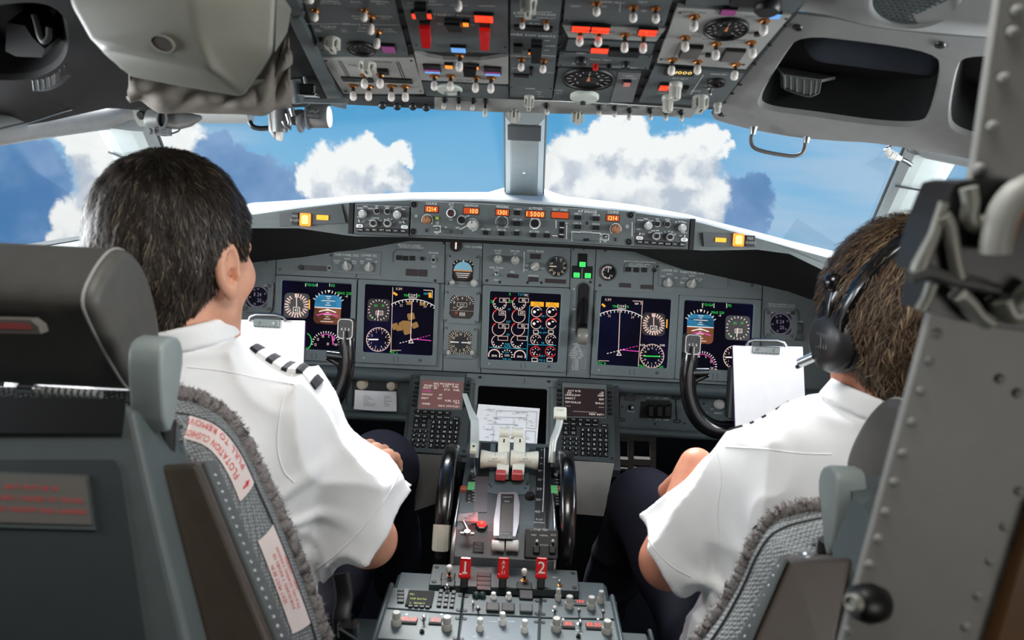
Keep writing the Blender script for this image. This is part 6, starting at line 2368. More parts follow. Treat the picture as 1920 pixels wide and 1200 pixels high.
zW=lambda X,Y:(860+X/6.0,760+Y/6.0)
LINEK=mat('print_grey_ink',(116,122,130),0.8,var=0)
rnd=random.Random(11)
for(x0,y0,x1,y1)in((330,45,415,45),(430,55,760,70),(770,65,880,72),(430,55,412,200),(770,65,762,255),(880,72,870,260),(330,210,640,215),(760,255,870,262),(290,270,395,275),(395,275,385,410),(755,285,865,292),(755,285,748,440),(865,292,858,445),(430,130,760,140)):
 T.line(mb,*zW(x0,y0),*zW(x1,y1),0.7,LINEK,0.0066)
for i in range(60):
 x,y=rnd.uniform(290,850),rnd.uniform(40,430)
 x-=(y-40)*0.12
 T.line(mb,*zW(x,y),*zW(x+rnd.uniform(15,50),y+2),0.9,LINEK,0.0066)
mb.build('print',T.E)
# =========== AFT PEDESTAL
zP=lambda X,Y:(640+X/3.2,1020+Y/3.2)
P=Pan('aft_pedestal','grey pedestal body between the seats with sloped shoulders, carrying the radio panels','pedestal',AF,940,1130,-0.02)
iv=P.E.matrix_world.inverted()
mb=MB()
PW=mat('pedestal_slate',(66,78,82),0.5,var=0.05,bump=0.05)
mb.T=iv
mb.box(-0.172,0.172,0.55,1.148,0.0,0.684,PW,0.006)
for sd in(-1,1):
 mb.box(sd*0.172,sd*0.232,0.55,1.06,0.02,0.655,PW,0.008)
 mb.box(sd*0.168,sd*0.176,0.60,1.08,0.60,0.704,PW,0.003)
 mb.tube([Vector((sd*0.232,0.60,0.655)),Vector((sd*0.232,1.06,0.655))],0.004,PW,8)
mb.T=None
mb.build('body',P.E)
def rmod(label,pts,mt=None,h=0.0,texts=(),fr=AF):
 cx=sum(p[0]for p in pts)/len(pts)
 cy=sum(p[1]for p in pts)/len(pts)
 P=Pan('radio_panel',label,'radio panel',fr,cx,cy,h)
 mb=MB()
 mb.prism(P.poly(pts),-0.012,0.0,mt or PANEL,c=0.001)
 for t,X,Y,s_ in texts:
  P.text(mb,t,*zP(X,Y),s_,INK,0.0003)
 (x0,y0),(x1,y1),(x2,y2),(x3,y3)=pts[:4]
 for u in(0.03,0.97):
  for v in(0.14,0.86):
   x=(x0*(1-u)+x1*u)*(1-v)+(x3*(1-u)+x2*u)*v
   y=(y0*(1-u)+y1*u)*(1-v)+(y3*(1-u)+y2*u)*v
   P.latch(mb,x,y,4.5,0)
 mb.build('plate',P.E)
 return P
P=rmod('panel of three red numbered fire handles behind the thrust levers',[(812,1058),(1082,1070),(1086,1108),(804,1096)],mat('fire_panel_slate',(60,68,69),0.5),0.0,(('OVHT',850,190,3.6),('FIRE',850,205,3.6),('WHEEL WELL',850,230,3.2),('TEST',1280,200,3.2)))
P.E['category']='fire panel'
P.E.name='fire_handle_unit'
for X,Y,t,lab in((735,150,'1','red fire handle marked 1'),(966,165,'APU','red fire handle marked APU'),(1196,175,'2','red fire handle marked 2')):
 x,y=zP(X,Y)
 W=0.0086
 a,b=P.q(*zP(X,270))
 tilt=Matrix.Translation((a,b,0))@Matrix.Rotation(rad(-32),4,'X')
 mb=MB()
 mb.box(-0.006,0.006,-0.006,0.006,0.0,0.018,BLACK,0.002)
 o=mb.build('fire_handle',P.E,M=tilt)
 o['label']=lab
 mb=MB()
 mb.box(-W*1.1,W*1.1,-0.0075,0.008,0.015,0.023,RED,0.002)
 mb.box(-W,W,-0.006,0.007,0.021,0.044,RED,0.002)
 mb.box(-W*1.05,W*1.05,-0.007,0.008,0.042,0.047,RED,0.002)
 TT=Matrix.Translation((0,-0.0063,0))@Matrix.Rotation(rad(90),4,'X')
 mb.T=TT
 if t=='APU':
  for k,ch in enumerate(t):
   mb.text(ch,0,0.0395-k*0.0078,0.0062,WHITE,0.0003)
 else:
  mb.text(t,0,0.032,0.018,WHITE,0.0003,sx=1.0)
  if t=='1':
   mb.box(-0.004,0.004,0.0225,0.0248,0.0001,0.0004,WHITE)
 mb.build('grip',o,M=Matrix.Identity(4))
for X,Y,X2,Y2 in((648,200,648,128),(1098,222,1098,150)):
 P.toggle(*zP(X,Y),*zP(X2,Y2),ln=0.022,r=4.5)
P.toggle(*zP(634,262),*zP(634,245),ln=0.012,r=2.6,tip=False,collar=STEEL)
P.toggle(*zP(1312,250),*zP(1308,220),ln=0.014,r=3.0,tip=False,collar=BRASS)
for X,Y,w,h in((640,200,26,14),(640,240,26,12),(855,225,26,36),(1098,255,28,12),(1108,308,26,14)):
 if X==855:
  for k in range(4):
   P.button(*zP(X,190+k*27),26,7,0.003,BLACK,name='caption_light')
 else:
  P.button(*zP(X,Y),w,h,0.003,BLACK,name='caption_light')
P=rmod('radio panel with a green yellow dotted text window and a number keypad',[(727,1101),(868,1112),(863,1150),(715,1138)],mat('radio_panel_slate',(72,84,86),0.45))
mb=MB()
P.box(mb,*zP(472,322),49,29,0,0.003,BLACKM)
mb.build('text_window',P.E)
mb=MB()
for i,(t,X)in enumerate((('FRI',412),('VHF BOTH',412),('L  READY',412))):
 P.text(mb,t,*zP(X,300+i*26),5.0,G_YG,0.0034,'l')
mb.build('digits',P.E)
for i in range(4):
 P.button(*zP(356,282+i*22),12,5,0.003,BLACK)
 for j in range(3):
  P.button(*zP(598+j*38-i*4,290+i*27+j*3),8,6,0.003,BLACK,'123456789*0='[i*3+j],INK,3,name='number_key')
for j in range(4):
 P.button(*zP(415+j*34,378+j*2),8,4,0.003,BLACK)
P=rmod('radio panel with two dark domes and three square push keys',[(871,1113),(1012,1123),(1010,1156),(867,1150)],mat('radio_panel_slate',(72,84,86),0.45))
P.button(*zP(1108,318),26,13,0.004,BLACK)
for X in(808,845):
 mb=MB()
 mb.lathe([(0.006,0),(0.006,0.003),(0.0045,0.0065),(0.002,0.008)],0,0,mat('dome_dark_green',(18,52,48),0.3),16)
 mb.build('dome_light',P.E,M=P.at(*zP(X,318)))
for X in(912,1003):
 P.knob(*zP(X,328),6,0.010,WHITE,'stack')
for X in(908,1000,1108):
 P.button(*zP(X,388+(X-908)*0.04),24,15,0.005,BLACK if X<1100 else PANELD)
P.toggle(*zP(790,362),*zP(788,350),ln=0.01,r=2.5,tip=False,collar=STEEL)
P.toggle(*zP(820,392),*zP(820,380),ln=0.01,r=3.0,tip=False,collar=BLACK)
P=rmod('radio panel with four tall white knobs around a small amber window',[(1017,1121),(1156,1128),(1160,1160),(1014,1157)],mat('radio_panel_slate',(72,84,86),0.45))
mb=MB()
P.box(mb,*zP(1434,352),24,9,0,0.002,BLACK)
a,b=P.q(*zP(1434,352))
mb.text('130',a,b,0.0075,G_CAPR,0.0023)
mb.build('number_window',P.E)
for X,Y,r in((1300,335,6),(1366,380,8.5),(1498,385,8.5),(1555,350,6.5)):
 P.knob(*zP(X,Y),r,0.019,KNOB,'stack')
P.toggle(*zP(1280,400),*zP(1280,378),ln=0.014,r=3,tip=True,collar=STEEL)
for X,Y in((1425,402),(1570,410)):
 P.toggle(*zP(X,Y),*zP(X,Y-8),ln=0.01,r=2.5,tip=False,collar=BLACK)
def com(lab,pts,k0,k1,w0,w1,tg,d0,d1):
 P=rmod(lab,pts,mat('radio_panel_slate',(72,84,86),0.45))
 for(X,Y,w),t in((w0,d0),(w1,d1)):
  mb=MB()
  P.box(mb,*zP(X,Y),w+3,12,0,0.002,BLACKM)
  a,b=P.q(*zP(X,Y))
  mb.flat(rrect(a-w*P.k/2,a+w*P.k/2,b-4.5*P.ky,b+4.5*P.ky,0.0004,1),0.0022,glow('radio_window_dim_orange',(120,44,26),0.7))
  mb.text(t,a,b,0.0085,G_CAPR,0.0026)
  o=mb.build('number_window',P.E)
  o['label']='dim orange number window'
 for X,Y in(k0,k1):
  P.knob(*zP(X,Y),10.0,0.019,KNOB,'stack')
 P.toggle(*zP(*tg),*zP(tg[0]+4,tg[1]-18),ln=0.012,r=3.5,tip=False,collar=STEEL)
 P.knob(*zP(tg[0]-8,tg[1]+78),4.5,0.006,BLACK,'ring')
 mb=MB()
 P.text(mb,'TEST',*zP(tg[0]-5,tg[1]+40),3.2,INK,0.0003)
 P.text(mb,'COMM',*zP(tg[0]-5,tg[1]+56),3.2,INK,0.0003)
 for dx in(-100,110):
  P.disc(mb,*zP(tg[0]+dx,tg[1]-30),2.6,INK,0.0004,12)
 mb.build('legend',P.E)
com('radio panel with two stacked knobs and two orange windows, behind the green yellow window',[(716,1141),(863,1153),(857,1205),(698,1196)],(330,480),(632,508),(408,458,27),(565,462,22),(492,452),'118.50','121')
com('radio panel with two stacked knobs and two orange windows, behind the small amber window',[(1014,1160),(1162,1164),(1170,1216),(1012,1212)],(1288,515),(1592,530),(1362,486,22),(1514,492,27),(1430,480),'110','113.55')
P=rmod('bluish grey panel with three lone white knobs at the foot of the picture',[(868,1153),(1010,1159),(1008,1212),(860,1206)],mat('radio_panel_blue_slate',(84,98,106),0.45),texts=(('FLOOD',910,465,3.6),('PANEL',1020,465,3.6),('AFT',1095,454,3.6),('OFF',800,555,3.4),('MAX',868,560,3.4)))
P.E['label']='blue grey panel with three lone white knobs at the near end of the pedestal'
for X,Y in((830,515),(965,480),(1098,525)):
 P.knob(*zP(X,Y),7.0,0.018,WHITE,'stack')
# =========== CONTROL YOKES AND CLIPBOARDS
YF=Frame((0,1.55,0.90),(0,0.16,0.987))
YB=mat('yoke_black_gloss',(16,16,17),0.25,coat=0.5)
zY=lambda X,Y:(1230+X/5.19,600+Y/5.19)
CHROME=mat('polished_trim',(206,208,206),0.18,1.0)
def yoke(mx,label):
 cx0=YF.p(1440,790)
 P=Pan('control_yoke',label,'control yoke',YF,1440,790,0.0)
 if mx:
  P.E.matrix_world=YF.mat_at(-cx0[0]+0.017,cx0[1]-0.005,0.0)
 pathpx=[(1294,648),(1291,676),(1288,702),(1290,735),(1300,768),(1318,792),(1345,806),(1385,808),(1440,806)]
 pts=[Vector((P.q(*p)[0],P.q(*p)[1],0))for p in pathpx]
 for i,p in enumerate(pts):
  p.z=0.028*math.sin(min(1,i/5)*PI/2)*0+0.012*math.cos(i/8*PI)
 rs=[0.013,0.0165,0.0175,0.0170,0.0182,0.0198,0.0205,0.0205,0.0205]
 for sgn in(1,-1):
  q=[Vector((p.x*sgn,p.y,p.z))for p in pts]
  mb=MB()
  cq=catmull(q,5)
  cr=[rs[min(len(rs)-1,i//5)]*(1-(i%5)/5)+rs[min(len(rs)-1,i//5+1)]*((i%5)/5)for i in range(len(cq))]
  mb.tube(cq,cr,YB,16)
  h=mb.build('yoke_horn',P.E)
  mb=MB()
  c=q[0]+Vector((0,0.004,0.012))
  w,hh=0.0165,0.0215
  mb.prism([(c.x+a,c.y+b)for a,b in rrect(-w,w,-hh,hh,0.008,5)],c.z-0.028,c.z,mat('yoke_pad_charcoal',(52,54,54),0.4),c=0.002)
  mb.ring([(c.x+a,c.y+b)for a,b in rrect(-w*0.98,w*0.98,-hh*0.98,hh*0.98,0.008,5)],[(c.x+a,c.y+b)for a,b in rrect(-w*0.86,w*0.86,-hh*0.88,hh*0.88,0.007,5)],c.z,c.z+0.0018,mat('pad_rim_grey',(168,170,168),0.3,0.8))
  for r_,row in enumerate(('123','456','789')):
   for k_,ch in enumerate(row):
    mb.text(ch,c.x+(k_-1)*0.0075,c.y+0.009-r_*0.0095,0.0055,INK if r_==1 else INKB,c.z+0.0004)
  mb.build('number_pad',h)
  mb=MB()
  b0=q[2]+Vector((0.006*sgn,0.006,0.006))
  b1=Vector((P.q(1325,697)[0]*sgn,P.q(1325,697)[1],0.010))
  b2=Vector((P.q(1302,712)[0]*sgn,P.q(1302,712)[1],0.006))
  mb.tube([b0,b0.lerp(b1,0.6),b1],[0.0105,0.010,0.0095],YB,12)
  mb.tube([b1+Vector((0,-0.004,0)),b2,q[3]+Vector((0.004*sgn,0,0.004))],[0.007,0.0075,0.006],YB,12)
  mb.tube([b0+Vector((0,0.008,0.005)),b1+Vector((0,0.008,0.005)),b1+Vector((0,-0.006,0.007))],0.0012,CHROME,6)
  mb.build('trigger_grip',h)
 mb=MB()
 a,b=P.q(1440,790)
 mb.box(-0.055,0.055,-0.03,0.10,-0.045,0.012,mat('yoke_hub_slate',(58,66,66),0.45),0.008)
 mb.box(-0.085,-0.055,0.0,0.11,-0.03,0.006,mat('yoke_hub_slate',(58,66,66),0.45),0.004)
 mb.build('hub',P.E)
 mb=MB()
 mb.T=P.E.matrix_world.inverted()
 o=P.E.matrix_world.translation
 mb.tube([o+Vector((0,0.03,0)),o+Vector((0,0.10,-0.25)),o+Vector((0,0.12,-0.82))],[0.03,0.032,0.035],BLACKM,14)
 mb.build('control_column',P.E)
 return P
yoke(False,'black control yoke with full inner horn in view, carrying the larger white clipboard')
yoke(True,'black control yoke mostly hidden by the bareheaded pilot, only its inner horn showing')
CF=Frame((0,1.515,0.93),(0,0.16,0.987))
for lab,pts,clip,loop in(('blank white clipboard in front of the pilot with the headset',[(1374,648),(1505,650),(1511,792),(1379,806)],(1436,656,50,14),[(1399,648),(1402,640),(1412,637),(1455,638),(1468,642),(1472,649)]),('blank white clipboard between the bareheaded pilot and the yoke horn',[(437,599),(572,601),(568,712),(430,708)],(501,605,48,16),[(468,601),(471,594),(482,590),(520,591),(533,595),(538,602)])):
 P=Pan('clipboard',lab,'clipboard',CF,sum(p[0]for p in pts)/4,sum(p[1]for p in pts)/4,0.0)
 mb=MB()
 mb.prism(rloop(P,[(x-1+(2 if i in(1,2)else 0),y)for i,(x,y)in enumerate(pts)],0.004),-0.005,-0.001,mat('clipboard_violet_edge',(84,40,96),0.5))
 mb.build('board',P.E)
 mb=MB()
 mb.prism(rloop(P,pts,0.002),-0.001,0.0008,PAPER)
 mb.build('paper_sheet',P.E)
 mb=MB()
 a,b=P.q(clip[0],clip[1])
 w,h=clip[2]*P.k/2,clip[3]*P.ky/2
 mb.box(a-w,a+w,b-h,b+h,0.0,0.006,mat('clip_grey_metal',(130,138,136),0.35,0.7),0.002)
 for sx in(-0.6,0.6):
  mb.lathe([(0.0035,0.006),(0.003,0.008)],a+w*sx,b,CHROME,12)
 n=14
 mb.prism([(a-w+2*w*i/n,b-h-(0.0015 if i%2 else 0))for i in range(n+1)]+[(a+w,b),(a-w,b)],0.0,0.004,mat('clip_grey_metal',(130,138,136),0.35,0.7))
 mb.tube([Vector((P.q(*p)[0],P.q(*p)[1],0.004))for p in loop],0.004,STEEL,8)
 mb.build('clip',P.E)
# =========== THINGS UNDER THE ROOF
zH=lambda X,Y:(X/2.909,Y/2.909)
CREAMP=mat('cream_projector_shell',(100,100,91),0.5,var=0.03,bump=0.04,bscale=700)
pr=empty('overhead_projector',Matrix.Translation(at(300,60,0.9)),'big cream coloured projector housing hanging from the roof over the bareheaded pilot','projector')
iv=pr.matrix_world.inverted()
def hz(X,Y,D):
 return at(X/2.909,Y/2.909,D)
pts={'a0':hz(330,-420,0.80),'a1':hz(372,20,0.80),'a2':hz(500,246,0.80),'b0':hz(1035,-420,0.775),'b1':hz(1040,0,0.775),'b2':hz(1066,150,0.78),'b3':hz(1165,388,0.79),'c0':hz(1510,-420,0.80),'c1':hz(1508,0,0.805),'c2':hz(1492,285,0.815),'c3':hz(1330,532,0.83),'d1':hz(636,365,0.83),'d2':hz(705,420,0.845),'d3':hz(1000,476,0.84),}
bm=bmesh.new()
V={k:bm.verts.new(iv@p)for k,p in pts.items()}
B={}
for k in('a0','a1','a2','d1','d2','d3','c3','c2','c1','c0'):
 q=pts[k]+Vector((0.01,0.24,0.035))if k[0]!='c' else CAMP+(pts[k]-CAMP)*1.3+Vector((-0.02,0,0.02))
 B[k]=bm.verts.new(iv@q)
for f in(('a0','b0','b1','a1'),('a1','b1','b2','a2'),('a2','b2','b3'),('b0','c0','c1','b1'),('b1','c1','c2','b2'),('b2','c2','c3','b3'),('a2','b3','d3','d2','d1'),('b3','c3','d3')):
 bm.faces.new([V[k]for k in f])
ring=['a0','a1','a2','d1','d2','d3','c3','c2','c1','c0']
for i in range(len(ring)-1):
 bm.faces.new([V[ring[i]],V[ring[i+1]],B[ring[i+1]],B[ring[i]]])
bmesh.ops.recalc_face_normals(bm,faces=bm.faces)
bmesh.ops.bevel(bm,geom=[e for e in bm.edges if len(e.link_faces)==2],offset=0.007,segments=3,affect='EDGES',profile=0.6)
me=bpy.data.meshes.new('housing')
bm.to_mesh(me)
bm.free()
me.materials.append(CREAMP)
for p in me.polygons:
 p.use_smooth=True
o=bpy.data.objects.new('housing',me)
COL.objects.link(o)
o.parent=pr
mb=MB()
c=hz(890,238,0.788)
nrm=(pts['b2']-pts['a2']).cross(pts['b1']-pts['a2']).normalized()
if nrm.y>0:
 nrm=-nrm
Mq=iv@Matrix.Translation(c+nrm*0.0012)@nrm.to_track_quat('Z','Y').to_matrix().to_4x4()
mb.T=Mq@Matrix.Rotation(rad(-14),4,'Z')
mb.ring(circ(0,0,0.0135,24,ry=0.0085),circ(0,0,0.0115,24,ry=0.0068),-0.001,0.0012,CREAMP)
mb.flat(circ(0,0,0.0117,24,ry=0.0070),0.0002,mat('socket_brown_black',(34,22,18),0.7))
mb.build('socket',pr)
mb=MB()
q=[hz(1516,-60,0.86),hz(1590,50,0.90),hz(1568,175,0.90),hz(1500,285,0.87),hz(1508,20,0.85)]
mb.add([iv@p for p in q]+[iv@(p+Vector((-0.03,0.05,0.005)))for p in q],[(0,1,2,3,4),(5,6,7,8,9)]+[(i,(i+1)%5,5+(i+1)%5,5+i)for i in range(5)],CREAMP)
mb.build('mounting_cheek',pr)
FAB=mat('cover_taupe_fabric',(122,116,108),0.85,var=0.08,nscale=120,bump=0.3,bscale=900)
fc=empty('fabric_cover',Matrix.Translation(at(400,190,1.1)),'grey brown quilted fabric cover stretched between the cream projector and the windshield frame','cover')
iv=fc.matrix_world.inverted()
top=[(702,405),(770,415),(900,430),(1050,460),(1200,500),(1330,500),(1420,400),(1500,250),(1578,150)]
bot=[(700,545),(770,535),(870,600),(1000,600),(1150,605),(1300,608),(1430,618),(1500,585),(1588,582)]
n1,n2=64,22
ct=catmull([Vector((x,y,0))for x,y in top],8)
cb=catmull([Vector((x,y,0))for x,y in bot],8)
n1=len(ct)
vs=[]
for j in range(n2+1):
 t=j/n2
 for i in range(n1):
  p=ct[i].lerp(cb[i],t)
  fold=0.006*math.sin(i*0.55+t*3.0)*math.sin(PI*t)+0.003*math.sin(i*0.23-t*7)*math.sin(PI*t)
  if i>52:
   fold+=0.012*math.sin(t*16+i*0.6)*(i-52)/12*math.sin(PI*t)
  D=1.02+0.10*(i/n1)-0.03*math.sin(PI*t)+fold
  vs.append(iv@hz(p.x,p.y,D))
fs=[(j*n1+i,j*n1+i+1,(j+1)*n1+i+1,(j+1)*n1+i)for j in range(n2)for i in range(n1-1)]
o=obj_from('fabric_sheet',vs,fs,FAB,fc)
sm=o.modifiers.new('thickness','SOLIDIFY')
sm.thickness=0.004
mb=MB()
edge=[vs[n2*n1+i]for i in range(n1)]
mb.tube([p+Vector((0,-0.002,0.002))for p in edge],0.0032,FAB,8)
for off in(0.35,0.72):
 mb.tube([vs[int(off*n2)*n1+i]+Vector((0,-0.003,0))for i in range(4,n1-6)],0.0012,mat('cover_seam',(86,80,76),0.9),6)
mb.tube([vs[j*n1+n1-3]+Vector((0,-0.003,0))for j in range(n2+1)],0.0025,FAB,8)
mb.build('stitched_edge',fc)
LG=mat('lamp_grey_enamel',(128,130,130),0.4,0.2)
zK=lambda X,Y:(440+X/8.727,140+Y/8.727)
ml=empty('map_lamp',Matrix.Translation(at(560,215,1.18)),'short grey cylindrical map lamp with a white lens pointing along the windshield top','lamp')
iv=ml.matrix_world.inverted()
def kp(X,Y,D=1.18):
 x,y=zK(X,Y)
 return iv@at(x,y,D)
mb=MB()
mb.tube([kp(1190,690),kp(1200,690),kp(1530,692),kp(1545,692)],[0.0155,0.0165,0.0165,0.0155],LG,28)
mb.tube([kp(1195,690),kp(1225,690)],[0.0190,0.0190],LG,28)
mb.tube([kp(900,700),kp(1040,700),kp(1060,740)],[0.010,0.0125,0.012],LG,18)
mb.tube([kp(1050,760),kp(1085,760),kp(1130,770)],[0.0165,0.0175,0.0165],LG,24)
mb.build('lamp_barrel',ml)
mb=MB()
mb.tube([kp(1540,692),kp(1560,692),kp(1572,692)],[0.0155,0.015,0.010],glow('lamp_lens_white',(255,255,252),0.6,(240,240,240)),28)
mb.build('lens',ml)
mb=MB()
x,y=zK(1340,680)
c=at(x,y,1.18)+Vector((0,-0.0172,0.002))
mb.T=iv@Matrix.Translation(c)@Matrix.Rotation(rad(90-10),4,'X')@Matrix.Rotation(rad(-2),4,'Z')
mb.box(-0.011,0.011,-0.007,0.007,-0.001,0.0008,PANELD,0.0003)
mb.text('VINTEX',0,-0.003,0.0042,INKG,0.001)
mb.stroke([(-0.006,0.002),(-0.002,0.005),(0.003,0.002),(0.008,0.006)],0.001,INKG,0.001)
mb.build('maker_label',ml)
mb=MB()
p0,p1=kp(610,620,1.17),kp(810,620,1.17)
mb.tube([kp(730,520),kp(735,700),kp(740,940)],[0.0125,0.0130,0.0115],LG,16)
mb.tube([kp(600,640),kp(640,900),kp(700,1020)],[0.006,0.008,0.006],LG,12)
mb.tube([kp(700,990),kp(770,1000)],[0.008,0.008],TIP,12)
mb.tube([kp(800,760,1.165),kp(830,830,1.165),kp(900,880,1.165),kp(900,780,1.165),kp(860,640,1.165)],0.0035,STEEL,8)
mb.tube([kp(930,540,1.165),kp(960,680,1.165)],0.0042,STEEL,8)
mb.build('clamp',ml)
mb=MB()
mb.tube(catmull([kp(240,760),kp(300,850),kp(420,880),kp(600,870)],6),0.0038,DSTEEL,10)
mb.build('lever',ml)
bx=empty('bracket_box',Matrix.Translation(at(575,168,1.22)),'small dark box on a bracket beside the slanted overhead rail, above the map lamp','bracket')
iv=bx.matrix_world.inverted()
mb=MB()
mb.tube([kp.__globals__['iv']@at(553,150,1.24),iv@at(557,172,1.24),iv@at(560,194,1.24)],0.010,OVH,12)
p=iv@at(576,167,1.22)
mb.box(p.x-0.014,p.x+0.012,p.y,p.y+0.03,p.z-0.008,p.z+0.008,BLACKG,0.002)
mb.box(p.x-0.016,p.x+0.012,p.y-0.001,p.y+0.03,p.z-0.010,p.z-0.008,STEEL,0.0005)
mb.tube([iv@at(570,142,1.24),iv@at(573,158,1.24)],0.003,STEEL,8)
mb.build('box',bx)
mb=MB()
q=[at(560,186,1.27),at(648,184,1.27),at(648,194,1.27),at(560,192,1.27)]
v=[iv@a for a in q]+[iv@(a+Vector((0,0.02,0)))for a in q]
mb.add(v,[(0,1,2,3),(4,5,6,7),(0,1,5,4),(1,2,6,5),(2,3,7,6),(3,0,4,7)],OVH)
mb.build('rail_bar',bx)
zN=lambda X,Y:(190+X/8.0,120+Y/8.0)
m2=empty('map_lamp',Matrix.Translation(at(305,220,1.16)),'grey map lamp with a ring knob and tapered nose above the outer window post','lamp')
iv=m2.matrix_world.inverted()
def np_(X,Y,D=1.15):
 x,y=zN(X,Y)
 return iv@at(x,y,D)
mb=MB()
mb.tube([np_(700,820),np_(720,825),np_(1180,840),np_(1330,835),np_(1500,800)],[0.0125,0.0135,0.0135,0.010,0.003],LG,22)
mb.build('lamp_barrel',m2)
mb=MB()
c=np_(915,825,1.132)
mb.T=Matrix.Translation(c)@Matrix.Rotation(rad(82),4,'X')
mb.ring(circ(0,0,0.0075,24,ry=0.0145),circ(0,0,0.0058,24,ry=0.0118),-0.002,0.003,LG)
mb.flat(circ(0,0,0.0058,24,ry=0.0118),-0.001,DSTEEL)
mb.build('ring_knob',m2)
mb=MB()
a,b=np_(800,950,1.14),np_(1010,1080,1.14)
mb.box(a.x,b.x,a.y-0.002,a.y+0.012,b.z,a.z,LG,0.001)
for i in range(3):
 mb.box(a.x+0.010,b.x-0.002,a.y-0.003,a.y,a.z-0.004-0.004*i,a.z-0.003-0.004*i,DSTEEL)
mb.lathe([(0.005,0),(0.005,0.01)],0,0,STEEL,12,M=Matrix.Translation(np_(735,1010,1.14))@Matrix.Rotation(rad(90),4,'X'))
mb.build('terminal_block',m2)
mb=MB()
q=[np_(470,690),np_(560,690),np_(700,800),np_(700,950),np_(560,930),np_(500,830)]
mb.add(q+[p+Vector((0,0.012,0.004))for p in q],[tuple(range(6)),tuple(range(6,12))]+[(i,(i+1)%6,6+(i+1)%6,6+i)for i in range(6)],mat('bracket_pale_green_grey',(170,176,166),0.5))
mb.lathe([(0.0065,0),(0.005,0.002)],0,0,BLACK,14,M=Matrix.Translation(np_(590,770,1.148))@Matrix.Rotation(rad(90),4,'X'))
mb.build('bracket',m2)
mb=MB()
mb.tube(catmull([np_(1040,1050),np_(1150,1010),np_(1200,960),np_(1380,900)],5),0.0012,DSTEEL,6)
mb.build('wire',m2)
gh=empty('grab_handle',Matrix.Translation(at(1460,262,1.30)),'thin grey U shaped grab handle hanging under the starboard roof liner against the sky','handle')
gh['label']='thin grey U shaped grab handle hanging against the sky'
iv=gh.matrix_world.inverted()
g=[(1412,247),(1408,262),(1413,276),(1432,284),(1470,291),(1492,292),(1506,284),(1511,264)]
mb=MB()
mb.tube(catmull([iv@at(x,y,1.28)for x,y in g],6),0.0031,mat('handle_taupe_grey',(92,87,84),0.45),12)
mb.build('handle_bar',gh)
for x,y in((1412,247),(1512,263)):
 mb=MB()
 p=iv@at(x,y,1.28)
 mb.lathe([(0.007,0.008),(0.0055,0.003),(0.0045,-0.004)],p.x,p.y,STEEL,14,M=Matrix.Translation((0,0,p.z)))
 mb.build('mounting_foot',gh)
c=at(1712,-2,0.895)
a_,b_=at(1800,6,0.88),at(1715,-50,0.862)
SPF=Frame(c,b_-c,a_-c)
sp=empty('speaker_grille',SPF.mat_at(0,0,-0.002),'round dark perforated speaker grille in the roof band above the liner recesses','speaker')
mb=MB()
mb.lathe([(0.050,0.0),(0.049,0.006),(0.044,0.009),(0.040,0.004)],0,0,LINER,40)
mb.build('surround',sp)
mb=MB()
mb.flat(circ(0,0,0.0405,40),0.0035,SEAM)
hx=[(i*0.0062+(j%2)*0.0031,j*0.0054)for i in range(-7,8)for j in range(-8,9)]
GRI=mat('grille_teal_grey',(70,80,80),0.5)
bars=[(x,y)for x,y in hx if math.hypot(x,y)<0.039]
plate(mb,circ(0,0,0.0405,40),[circ(x,y,0.0021,8)for x,y in bars if math.hypot(x,y)<0.0365],0.004,0.005,GRI)
mb.build('perforated_plate',sp)
cc=empty('cable_connector',Matrix.Translation(at(1680,290,1.38)),'small white ridged cable connector hanging at the top of the starboard window post','connector')
cc['label']='small white ridged cable connector against the sky at a window post top'
iv=cc.matrix_world.inverted()
mb=MB()
P_=[iv@at(1662,278,1.36),iv@at(1668,288,1.36),iv@at(1680,294,1.36),iv@at(1690,298,1.36)]
mb.tube(P_,[0.0055,0.006,0.0055,0.004],WHITE,12)
for t in(0.2,0.5,0.8):
 p=P_[1].lerp(P_[2],t)
 mb.tube([p,p+(P_[2]-P_[1]).normalized()*0.003],0.0072,WHITE,12)
mb.build('plug',cc)
mb=MB()
mb.tube([iv@at(1690,298,1.36),iv@at(1700,303,1.37),iv@at(1708,309,1.38)],0.004,DSTEEL,8)
mb.tube([iv@at(1662,278,1.36),iv@at(1680,270,1.36)],0.003,DSTEEL,8)
mb.build('cable',cc)
rb=empty('recess_unit',Matrix.Translation(at(50,70,0.95)),'dim grey box with a hooked tube inside the round black recess above the port window','equipment box')
rb['label']='dim grey box with a hooked tube inside the black roof recess'
iv=rb.matrix_world.inverted()
mb=MB()
q=[at(12,42,0.98),at(46,48,0.98),at(62,72,0.98),at(84,92,0.98),at(78,108,0.98),at(30,106,0.98),at(10,96,0.98)]
n=len(q)
mb.add([iv@p for p in q]+[iv@(p+Vector((0,0.05,0.03)))for p in q],[tuple(range(n)),tuple(range(n,2*n))]+[(i,(i+1)%n,n+(i+1)%n,n+i)for i in range(n)],mat('recess_unit_grey',(26,26,28),0.5))
mb.build('box',rb)
mb=MB()
mb.tube(catmull([iv@at(x,y,0.97)for x,y in((64,28),(70,48),(74,66),(82,78),(91,70),(92,52))],5),0.0036,mat('dim_tube',(48,48,48),0.5),8)
mb.build('hooked_tube',rb)
av=empty('air_outlet',Matrix.Translation(at(95,152,1.0)),'smoked ribbed half ring air outlet under the round black recess','vent')
iv=av.matrix_world.inverted()
mb=MB()
arc=[(62,150),(82,148),(104,138),(122,122)]
up_=catmull([iv@at(x,y,1.0)for x,y in arc],6)
dn_=catmull([iv@at(x+2,y+20-i,1.01)for i,(x,y)in enumerate(arc)],6)
n=len(up_)
v=list(up_)+list(dn_)+[p+Vector((0,0.012,0))for p in dn_]
